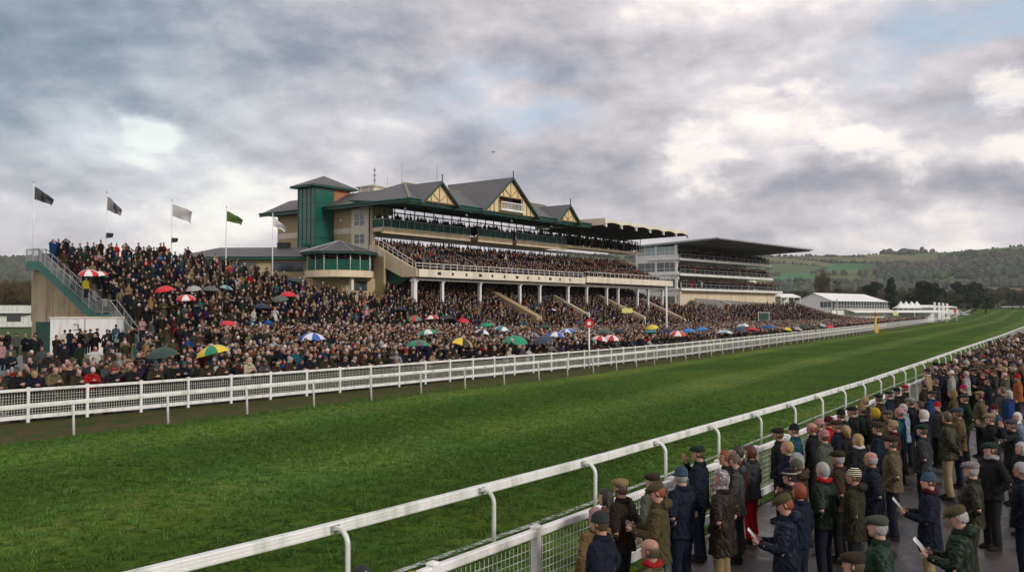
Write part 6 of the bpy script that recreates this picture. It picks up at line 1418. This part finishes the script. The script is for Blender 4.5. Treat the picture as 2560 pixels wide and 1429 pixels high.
# ------------------------------------------------------------------ the rest of the crowd, one mass
def ring_part(n, rings, part):
    V = []; Q = []
    for z, rx, ry, cx, cy in rings:
        for k in range(n): a = 2*PI*k/n; V.append((cx+rx*math.cos(a), cy+ry*math.sin(a), z))
    for i in range(len(rings)-1):
        for k in range(n): Q.append((i*n+k, i*n+(k+1) % n, (i+1)*n+(k+1) % n, (i+1)*n+k))
    return V, Q, [part]*len(V)
def tube_part(pts, rad, n, part):
    mb = MB(); mb.tube(pts, rad, n, caps=False); return mb.v, mb.f, [part]*len(mb.v)
def assemble(parts):
    V = []; Q = []; P = []
    for v, q, p in parts: b = len(V); V += [tuple(x) for x in v]; Q += [tuple(i+b for i in f) for f in q]; P += p
    return np.array(V, np.float32), np.array(Q), np.array(P)
def low(arm, lod, lean=0.):
    if lod == 0:
        ps = [ring_part(8, [(.72, .21, .165, 0, 0), (1.05, .19, .14, 0, 0), (1.3, .21, .14, 0, 0), (1.41, .17, .11, 0, 0), (1.48, .075, .075, 0, 0), (1.53, .06, .06, 0, 0)], 0), ring_part(6, [(.0, .13, .11, 0, 0), (.8, .17, .12, 0, 0)], 1),
              ring_part(8, [(1.5, .04, .05, 0, .02), (1.54, .055, .075, 0, .02), (1.60, .07, .095, 0, .01), (1.65, .072, .1, 0, 0), (1.71, .05, .07, 0, -.01), (1.74, .01, .01, 0, -.01)], 2), ring_part(8, [(1.55, .06, .06, 0, -.045), (1.60, .08, .09, 0, -.03), (1.665, .088, .11, 0, -.006), (1.72, .065, .085, 0, -.008), (1.76, .015, .02, 0, -.01)], 3)]
        for s in (-1, 1):
            e, w, f = ARMS[arm]; ps.append(tube_part([(s*.17, 0, 1.40), (s*e[0], e[1], e[2]), (s*w[0], w[1], w[2])], [.08, .065, .045], 5, 0)); ps.append(tube_part([(s*w[0], w[1], w[2]), (s*w[0]+s*f[0]*.1, w[1]+f[1]*.1, w[2]+f[2]*.1)], [.038, .02], 4, 2))
    else:
        ps = [ring_part(6, [(.3, .17, .14, 0, 0), (1.05, .22, .15, 0, 0), (1.32, .24, .15, 0, 0), (1.47, .08, .08, 0, 0)], 0), ring_part(6, [(1.48, .05, .06, 0, .015), (1.6, .078, .1, 0, .01), (1.7, .05, .07, 0, 0)], 2), ring_part(5, [(1.58, .08, .09, 0, -.035), (1.67, .088, .11, 0, -.01), (1.76, .02, .02, 0, -.01)], 3)]
        e, w, f = ARMS[arm]
        if arm != 'side':
            for s in (-1, 1): ps.append(tube_part([(s*e[0], e[1], e[2]), (s*w[0], w[1], w[2]+.02)], [.06, .045], 4, 0))
    V, Q, P = assemble(ps)
    if lean: k = np.clip(V[:, 2]-.95, 0, None); V[:, 1] += k*lean; V[:, 2] -= k*lean*lean*.5
    return V, Q, P
T0 = [low('side', 0), low('pocket', 0), low('hold', 0), low('fold', 0), low('binocs', 0), low('mouth', 0)]; TL = [low('lean', 0, .4), low('fold', 0, .35)]; T1 = [low('side', 1), low('fold', 1), low('hold', 1), low('binocs', 1)]
# spectators inside the stands
seats = []
for i in range(11):
    t = .75+i*.75; z = 7.95+i*.31
    s = .6
    while s < LEN-.4:
        if random.random() < .93 and not any(abs(s-q) < .35 for q in (14, 22, 32, 44, 52)): X, Y, _ = F1.w(s+random.uniform(-.15, .15), t); seats.append((X, Y, z-(.38 if i < 7 and s > 8 else 0), 'S'))
        s += .56
def rows(Fr, s0, s1, ts, z, dens, tag_='D'):
    for t in ts:
        s = s0
        while s < s1:
            if random.random() < dens: X, Y, _ = Fr.w(s+random.uniform(-.15, .15), t+random.uniform(-.15, .15)); seats.append((X, Y, z, tag_))
            s += .55
for a, b in ((.5, 15.5), (17.2, 24.2), (25.6, 37.5)): rows(F1, a, b, (5.9, 6.7, 7.8), 13.86, .8)
rows(F1, 38, 61, (5.7, 6.5, 7.3), 13.96, .9)
for z, L in ((8.62, 46), (11.77, 41.5), (15.02, 40.6)): rows(F2, .3, L, (.2,), z, .92, 'D2'); rows(F2, .3, L, (1.0,), z+.25, .9, 'D2'); rows(F2, .3, L, (1.8, 2.7), z+.5, .85, 'D2')
for k in range(46):
    a = random.uniform(PI*.9, PI*1.98); rr = random.uniform(1.9, 3.4); X, Y, _ = F1.w(-4.5+rr*math.cos(a), 8.0+rr*math.sin(a)); seats.append((X, Y, 8.46, 'D'))
allp = rest+seats
X0 = np.array([c[0] for c in allp]); Y0 = np.array([c[1] for c in allp]); Z0 = np.array([c[2] for c in allp]); Zn = np.array([c[3] for c in allp]); dist = np.hypot(X0, Y0); n = len(allp)
pn = list(PAL); W = np.array(cw, float); W /= W.sum(); coat_i = rng.choice(len(cn), n, p=W); coatc = np.array([PAL[c] for c in cn])[coat_i]
# the tiers of the main stand hold more plum, purple and tan
pl = (np.isin(Zn, ['S', 'B'])) & (rng.random(n) < .3); alt = np.array([PAL['purple'], PAL['burgundy'], PAL['tan'], PAL['camel'], PAL['brown'], PAL['beige'], (.12, .07, .10)]); coatc[pl] = alt[rng.integers(0, len(alt), pl.sum())]*.6
coatc = coatc*rng.uniform(.3, .95, (n, 1))
hairc = np.array([(.012, .012, .014), (.05, .03, .02), (.10, .07, .04), (.30, .29, .28), (.42, .41, .40), (.30, .20, .09), (.06, .055, .03), (.16, .12, .06), (.60, .58, .55), (.02, .03, .06), (.30, .02, .03), (.25, .06, .02), (.45, .25, .2)])[rng.choice(13, n, p=[.21, .14, .13, .10, .08, .05, .10, .07, .03, .05, .01, .01, .02])]
skinc = np.array(SKINS)[rng.integers(0, len(SKINS), n)]*np.where(dist > 85, .78, .95)[:, None]; trc = np.array([(.015, .015, .02), (.02, .02, .035), (.04, .03, .02), (.14, .11, .06)])[rng.integers(0, 4, n)]
yaw = np.where(Zn == 'R', FROM_RIGHT+rng.uniform(-.6, .5, n), TOWARD_TRACK+rng.uniform(-.9, .35, n)); yaw = np.where(np.isin(Zn, ['S', 'D', 'D2']), R(-38)+rng.uniform(-.8, .4, n), yaw)-PI/2
sc = np.clip(rng.normal(1.0, .05, n), .86, 1.12)*np.where(Zn == 'A', 1.12, 1.); lod = (dist > 85).astype(int); VS, QS, CS = [], [], []; base = 0
for l, temps, mask in ((0, T0, (lod == 0) & (Zn != 'F')), (0, TL, (Zn == 'F') & (dist < 140)), (1, T1, ((lod == 1) & (Zn != 'F')) | ((Zn == 'F') & (dist >= 140)))):
    ids = np.where(mask)[0]; which = rng.integers(0, len(temps), len(ids))
    for ti, (V, Q, Pt) in enumerate(temps):
        I = ids[which == ti]; 
        if not len(I): continue
        c, s = np.cos(yaw[I])[:, None], np.sin(yaw[I])[:, None]; k = sc[I][:, None]; wd = (sc[I]*rng.uniform(.92, 1.12, len(I)))[:, None]
        x = V[None, :, 0]*wd; y = V[None, :, 1]*wd; z = V[None, :, 2]*k
        P3 = np.stack([x*c-y*s+X0[I][:, None], x*s+y*c+Y0[I][:, None], z+Z0[I][:, None]], 2); VS.append(P3.reshape(-1, 3))
        pal4 = np.stack([coatc[I], trc[I], skinc[I], hairc[I]], 1); CS.append(pal4[:, Pt].reshape(-1, 3))
        QS.append((Q[None]+(base+np.arange(len(I))*len(V))[:, None, None]).reshape(-1, 4)); base += len(I)*len(V)
V = np.concatenate(VS); Q = np.concatenate(QS); C = np.concatenate(CS); print('crowd verts', len(V), 'people', n)
o = bpy.data.objects.new('crowd', np_mesh('crowd', V, Q, M['crowd'], C)); COL.objects.link(o); tag(o, 'dense crowd of spectators in dark winter coats filling terraces and stands', 'crowd', kind='stuff')
# ------------------------------------------------------------------ umbrellas
UMB = [(223, 673, 58, 'red', 'white'), (250, 677, 40, 'white', 'red'), (415, 714, 50, 'red', None), (487, 714, 36, 'light grey', None), (526, 715, 48, 'grey', None), (560, 712, 32, 'teal', 'light grey'), (466, 736, 50, 'red', 'white'), (568, 801, 52, 'red', None), (412, 867, 68, 'dark green', None), (543, 861, 88, 'yellow', 'gamboge green'),
 (706, 660, 34, 'orange red', None), (734, 694, 44, 'dark green', None), (720, 728, 42, 'red', None), (702, 738, 42, 'grey green', None), (655, 758, 50, 'navy', None), (780, 831, 72, 'royal blue', 'white'), (1000, 767, 34, 'navy', None), (1036, 788, 40, 'emerald', 'red'), (1080, 787, 42, 'red', 'white'), (1120, 787, 34, 'dark grey', None), (1073, 822, 52, 'emerald', 'white'), (1045, 849, 56, 'emerald', 'grey'),
 (1144, 843, 64, 'yellow', 'black'), (1202, 823, 38, 'navy', 'white'), (1252, 815, 44, 'teal', 'white'), (1218, 806, 42, 'emerald', None), (1287, 838, 66, 'emerald', None), (1156, 795, 30, 'red', None), (1362, 811, 46, 'dark green', None), (1387, 829, 44, 'royal blue', 'white'), (1420, 820, 46, 'royal blue', 'white'), (1363, 838, 48, 'slate', None), (1512, 822, 40, 'dull green', None),
 (1497, 839, 38, 'red', 'white'), (1527, 836, 36, 'red', 'white'), (1547, 821, 36, 'navy', None), (1447, 800, 50, 'dark grey', None), (1380, 771, 24, 'purple', 'white'), (1632, 811, 30, 'yellow', None), (1630, 824, 28, 'teal', None), (1694, 826, 38, 'red', 'white'), (1668, 820, 30, 'navy', None), (1722, 820, 34, 'bright blue', None), (1757, 817, 34, 'bright blue', None), (1810, 824, 40, 'white', 'pale blue'),
 (1848, 816, 30, 'slate', None), (1858, 808, 30, 'white', 'pale blue'), (1920, 811, 32, 'bright navy', None), (1963, 817, 30, 'yellow', None), (1990, 817, 30, 'light grey', None), (2010, 810, 30, 'dark green', None), (2034, 812, 26, 'dark grey', None), (2052, 808, 22, 'light grey', None), (2070, 812, 26, 'red', None), (1880, 818, 26, 'red', None)]
UC = dict(PAL, **{'royal blue': (.03, .11, .42), 'emerald': (.01, .25, .13), 'orange red': (.62, .08, .03), 'gamboge green': (.01, .22, .10), 'slate': (.03, .05, .07), 'dull green': (.06, .10, .07), 'bright navy': (.03, .07, .2), 'yellow': (.72, .52, .04), 'red': (.60, .02, .03), 'white': (.72, .71, .69), 'black': (.02, .02, .02), 'dark green': (.02, .05, .035), 'teal': (.02, .22, .22), 'bright blue': (.03, .2, .5)})
UM = {}
def umat(c):
    if c not in UM: UM[c] = simple('umbrella_'+c.replace(' ', '_'), UC[c], .55, .06, 4.)
    return UM[c]
def rail_word(x): return 'left terrace' if x < 800 else ('main stand' if x < 1660 else 'far stand')
for (x, y, w, c1, c2) in UMB:
    r_ = solve_left(x, y, 2.32)
    if not r_: print('no spot', x, y); continue
    X, Y, Z = r_; rad = max(.5, min(.85, 1.12*w*Y/FPX/2)); top = at(x, y, Y)[2]; root = empty('umbrella', (X, Y, Z+1.2), random.uniform(0, 1)); H = top-Z-1.2
    c = MB(); n = 8; K = 5; vs = [(0, 0, H)]
    for k in range(1, K+1):
        f = k/K; rr = rad*math.sin(f*1.25)/math.sin(1.25); zz = H-rad*.52*(1-math.cos(f*1.35))/(1-math.cos(1.35))
        for i in range(n*2):
            q = 1 if i % 2 == 0 else (.955-.02*f); vs.append((rr*q*math.cos(PI*i/n), rr*q*math.sin(PI*i/n), zz+(0 if i % 2 == 0 else .02*f)))
    for i in range(n*2):
        c.cur = (i//2) % 2 if c2 else 0; c.add([vs[0], vs[1+i], vs[1+(i+1) % (2*n)]], [(0, 1, 2)])
        for k in range(K-1): a = 1+k*2*n; c.add([vs[a+i], vs[a+(i+1) % (2*n)], vs[a+2*n+(i+1) % (2*n)], vs[a+2*n+i]], [(0, 3, 2, 1)])
    cn_ = c.build('canopy', [umat(c1), umat(c2 or c1)], root); cn_.rotation_euler = (random.uniform(-.2, .2), random.uniform(-.22, .22), 0)
    s = MB(); s.tube([(0, 0, -.15), (0, 0, H+.07)], .009, 6); s.build('shaft', M['grey_steel'], root)
    hd_ = MB(); hd_.tube([(0, 0, -.02), (0, 0, -.18), (.03, 0, -.22), (.06, 0, -.19)], .016, 6); hd_.build('handle', M['black'], root)
    rb = MB()
    for i in range(n): a = 2*PI*i/n; rb.bar((0, 0, H-.22*rad), (rad*.6*math.cos(a), rad*.6*math.sin(a), H-.2*rad), .008)
    rb.build('ribs', M['grey_steel'], root)
    nm = lambda q: {'gamboge green': 'green', 'emerald': 'green', 'slate': 'dark slate', 'bright navy': 'navy', 'royal blue': 'blue', 'bright blue': 'bright blue'}.get(q, q)
    root['label'] = ('%s and %s panelled umbrella' % (nm(c1), nm(c2)) if c2 else 'plain %s umbrella' % nm(c1)); root['category'] = 'umbrella'; root['group'] = 'umbrellas open above the crowd'; root['_w'] = 'U'+rail_word(x)
# ------------------------------------------------------------------ things held
def prop(i, label, col, w=.16, h=.22):
    p = PROPS[i]; S = SHAPES['hold']; bpy.context.view_layer.update(); hnd = p.matrix_world @ ((S['hand']+S['handl'])/2)
    r = empty('race_programme', hnd, p.rotation_euler.z); tag(r, label, 'programme'); m = MB(); m.prism([(-w/2, -.02, -.01), (w/2, -.02, -.01), (w/2, h*.55, h*.7), (-w/2, h*.55, h*.7)], (0, 0, .008)); m.build('pages', M[col], r)
bpy.context.view_layer.update()
prop(14, 'small white race card held by the navy coated figure in an olive flat cap', 'white', .12, .16); prop(32, 'blue and white race card held by figure in blue bobble hat', 'white'); prop(36, 'folded white newspaper held by the white haired figure in olive cap', 'white', .16, .2)
# ------------------------------------------------------------------ labels that single each thing out
ORD = ['first', 'second', 'third', 'fourth', 'fifth', 'sixth', 'seventh', 'eighth', 'ninth', 'tenth', 'eleventh', 'twelfth', 'thirteenth', 'fourteenth', 'fifteenth', 'sixteenth', 'seventeenth', 'eighteenth', 'nineteenth', 'twentieth']
PLACE = {'R': 'on the wet paving at right', 'RP': 'in the far right crowd', 'L': 'leaning on the far rail', 'F': 'at the far rail', 'L2': 'behind the far rail', 'LP': 'in the left crowd', 'K': 'by the white kiosk', 'Uleft terrace': 'over the left terrace', 'Umain stand': 'before the main stand', 'Ufar stand': 'before the far stand'}
GROUP = {'R': 'spectators along the near fence', 'RP': 'spectators along the near fence', 'L': 'spectators at the far rail', 'F': 'spectators at the far rail', 'L2': 'spectators at the far rail', 'LP': 'spectators at the far rail', 'K': 'people by the kiosk'}
tops = [o for o in COL.objects if o.parent is None and o.get('category')]
buckets = {}
for o in tops:
    w = o.get('_w')
    if w:
        o['label'] = '%s, %s' % (o['label'], PLACE[w]); del o['_w']
        if w in GROUP: o['group'] = GROUP[w]
    buckets.setdefault(o['label'], []).append(o)
for lab, os_ in buckets.items():
    if len(os_) < 2: continue
    os_.sort(key=lambda o: project(*o.location)[0])
    for i, o in enumerate(os_):
        k = ORD[i] if i < len(ORD) else 'number %d' % (i+1)
        o['label'] = '%s, %s from left' % (lab, k) if len(os_) > 2 else '%s, the %s one' % (lab, ['left', 'right'][i])
long_ = [o['label'] for o in tops if len(o['label'].split()) > 16]; print('long labels', len(long_), long_[:6])
for o in tops:
    wd = o['label'].split()
    if len(wd) > 16: o['label'] = ' '.join(o['label'].replace('over the ', '').replace('on the ', '').replace(' the ', ' ').split()[:16])
ls = [o['label'] for o in tops]; print('dup labels', len(ls)-len(set(ls)))
# ------------------------------------------------------------------ sky
w = bpy.data.worlds.new('World'); scene.world = w; w.use_nodes = True; nt = NT(w.node_tree)
for n_ in list(w.node_tree.nodes): w.node_tree.nodes.remove(n_)
SUN_EL, SUN_AZ = R(22), R(132)     # azimuth measured from +y towards +x
sky = nt.node('ShaderNodeTexSky', sky_type='NISHITA', sun_disc=False, sun_elevation=SUN_EL, sun_rotation=SUN_AZ); sky.air_density = 1.2; sky.dust_density = 1.5
co = nt.node('ShaderNodeTexCoord').outputs['Generated']; nrm = nt.node('ShaderNodeVectorMath', operation='NORMALIZE'); nt.link(co, nrm.inputs[0]); d = nrm.outputs[0]
sep = nt.node('ShaderNodeSeparateXYZ'); nt.link(d, sep.inputs[0]); zc = nt.math('MAXIMUM', sep.outputs[2], 0.)
den = nt.math('ADD', zc, .16); cx_ = nt.math('DIVIDE', sep.outputs[0], den); cy_ = nt.math('DIVIDE', sep.outputs[1], den)
cmb = nt.node('ShaderNodeCombineXYZ'); nt.link(cx_, cmb.inputs[0]); nt.link(cy_, cmb.inputs[1]); pl_ = cmb.outputs[0]
dq = nt.mapping(d, (1, 1, 2.1))
big = nt.noise(dq, 2.5, 10, .53, .1); fine = nt.noise(dq, 11., 7, .6, .1); sheet = nt.noise(pl_, .9, 5, .5, 0.)
val = nt.math('ADD', nt.math('MULTIPLY', nt.math('SUBTRACT', big, .5), 1.7), nt.math('ADD', nt.math('MULTIPLY', nt.math('SUBTRACT', fine, .5), .4), nt.math('MULTIPLY', nt.math('SUBTRACT', sheet, .5), .5)))
off = nt.node('ShaderNodeVectorMath', operation='ADD'); nt.link(dq, off.inputs[0]); off.inputs[1].default_value = (.018, 0., .06)
lit = nt.math('SUBTRACT', big, nt.noise(off.outputs[0], 2.5, 10, .53, .1))
off2 = nt.node('ShaderNodeVectorMath', operation='ADD'); nt.link(dq, off2.inputs[0]); off2.inputs[1].default_value = (.006, 0., .022)
lit2 = nt.math('SUBTRACT', fine, nt.noise(off2.outputs[0], 11., 7, .6, .1))
val = nt.math('ADD', nt.math('MULTIPLY', val, .8), nt.math('ADD', nt.math('MULTIPLY', lit, 1.1), nt.math('MULTIPLY', lit2, .55)))
val = nt.math('ADD', val, .605)
# large cloud masses, by direction
wn = nt.node('ShaderNodeTexNoise', i_Scale=6.5, i_Detail=6.); nt.link(d, wn.inputs['Vector'])
warp = nt.node('ShaderNodeVectorMath', operation='MULTIPLY_ADD'); nt.link(wn.outputs['Color'], warp.inputs[0]); warp.inputs[1].default_value = (.13, .13, .13); 
sub = nt.node('ShaderNodeVectorMath', operation='SUBTRACT'); nt.link(d, sub.inputs[0]); sub.inputs[1].default_value = (.065, .065, .065); nt.link(sub.outputs[0], warp.inputs[2]); dw = warp.outputs[0]
def mass(x, y, rx, ry, amp):
    """a bright or dark cloud bank centred on the direction through (x, y)"""
    v = Vector(ray(x, y)).normalized(); s = nt.node('ShaderNodeVectorMath', operation='SUBTRACT'); nt.link(dw, s.inputs[0]); s.inputs[1].default_value = v
    m_ = nt.node('ShaderNodeVectorMath', operation='MULTIPLY'); nt.link(s.outputs[0], m_.inputs[0]); m_.inputs[1].default_value = (FPX/rx, FPX/rx, FPX/ry)
    l = nt.node('ShaderNodeVectorMath', operation='LENGTH'); nt.link(m_.outputs[0], l.inputs[0])
    r_ = nt.node('ShaderNodeMapRange', interpolation_type='SMOOTHSTEP'); nt.link(l.outputs['Value'], r_.inputs['Value']); r_.inputs['From Min'].default_value = 1.25; r_.inputs['From Max'].default_value = .1; r_.inputs['To Min'].default_value = 0; r_.inputs['To Max'].default_value = amp
    return r_.outputs[0]
for a in MASSES: val = nt.math('ADD', val, mass(*a))
lin = lambda *c: tuple((q/255/12.92) if q < 11 else ((q/255+.055)/1.055)**2.4 for q in c)
grey = nt.ramp(val, [(.0, lin(122, 128, 140)), (.25, lin(152, 153, 164)), (.5, lin(189, 184, 189)), (.72, lin(215, 209, 213)), (.88, lin(242, 234, 230)), (1., lin(254, 248, 240))])
pf = None
for a in PUFFS:
    m_ = mass(*a, 1.); pf = m_ if pf is None else nt.math('MAXIMUM', pf, m_)
edge = nt.math('ADD', pf, nt.math('ADD', nt.math('MULTIPLY', nt.math('SUBTRACT', fine, .5), .9), nt.math('MULTIPLY', nt.math('SUBTRACT', big, .5), .9)))
pm_ = nt.ramp(edge, [(.34, 0.), (.9, 1.)], 'EASE')
pcol = nt.ramp(nt.math('ADD', nt.math('ADD', nt.math('MULTIPLY', lit, 2.), nt.math('MULTIPLY', lit2, 2.)), edge), [(.35, lin(196, 190, 196)), (.6, lin(226, 219, 222)), (.9, lin(253, 246, 238))])
grey = nt.mix(nt.math('MULTIPLY', pm_, .8), grey, pcol)
teal = mass(60, 150, 900, 420, 1.); c = nt.mix(nt.math('MULTIPLY', teal, .55), grey, nt.mix(1., grey, (.72, .98, 1.04), 'MULTIPLY'))
# gaps through which the sky shows
gap = nt.math('ADD', nt.math('ADD', mass(2470, 150, 260, 130, 1.), mass(1300, 250, 330, 110, .8)), mass(2400, 70, 200, 80, .6)); gap = nt.math('MULTIPLY', gap, nt.ramp(nt.noise(pl_, 1.7, 6, .6, .6), [(.42, 0.), (.6, 1.)]))
skyc = nt.mix(1., sky.outputs[0], (.1, .1, .1), 'MULTIPLY')
blue = nt.mix(.8, skyc, lin(172, 198, 222))
c = nt.mix(nt.math('MULTIPLY', gap, .95, clamp=True), c, blue)
c = nt.mix(.04, c, skyc)
bg = nt.node('ShaderNodeBackground'); nt.link(c, bg.inputs['Color']); bg.inputs['Strength'].default_value = SKY_STRENGTH
out = nt.node('ShaderNodeOutputWorld'); nt.link(bg.outputs[0], out.inputs['Surface'])
w.cycles.sampling_method = 'MANUAL'; w.cycles.sample_map_resolution = 512
# ------------------------------------------------------------------ sun behind thin cloud
sl = bpy.data.lights.new('sun', 'SUN'); sl.energy = 1.6; sl.angle = R(12); sl.color = (1, .95, .88); so_ = bpy.data.objects.new('sun', sl); COL.objects.link(so_)
sd = Vector((math.sin(SUN_AZ)*math.cos(SUN_EL), math.cos(SUN_AZ)*math.cos(SUN_EL), math.sin(SUN_EL))); so_.rotation_euler = sd.to_track_quat('Z', 'Y').to_euler(); so_.location = (0, 0, 60)
# ------------------------------------------------------------------ air
if HAZE:
    hz = MB(); hz.box(-2900, 2900, -950, 2900, -2, 230); hm = bpy.data.materials.new('haze'); hm.use_nodes = True; t = NT(hm.node_tree)
    for n_ in list(hm.node_tree.nodes): hm.node_tree.nodes.remove(n_)
    pv = t.node('ShaderNodeVolumePrincipled'); pv.inputs['Color'].default_value = (.86, .89, .92, 1); pv.inputs['Density'].default_value = HAZE; pv.inputs['Anisotropy'].default_value = .2
    ou = t.node('ShaderNodeOutputMaterial'); t.link(pv.outputs[0], ou.inputs['Volume']); ho = hz.build('haze', hm); tag(ho, 'thin grey damp air over the far hills', 'haze', kind='stuff')
# ------------------------------------------------------------------ camera and output
cam = bpy.data.cameras.new('camera'); co_ = bpy.data.objects.new('camera', cam); COL.objects.link(co_); co_.location = (0, 0, CAMZ); co_.rotation_euler = (PI/2+PITCH, 0, 0)
cam.sensor_width = 36; cam.lens = 36*FPX/2560; cam.clip_start = .1; cam.clip_end = 12000; scene.camera = co_
vs_ = scene.view_settings; vs_.view_transform = 'Standard'; vs_.look = 'None'; vs_.exposure = EXPOSURE; vs_.gamma = 1; vs_.use_curve_mapping = False
scene.render.engine = 'CYCLES'; scene.cycles.max_bounces = 6; scene.cycles.diffuse_bounces = 3; scene.cycles.glossy_bounces = 3; scene.cycles.transparent_max_bounces = 12; scene.cycles.volume_bounces = 0; scene.cycles.use_denoising = True
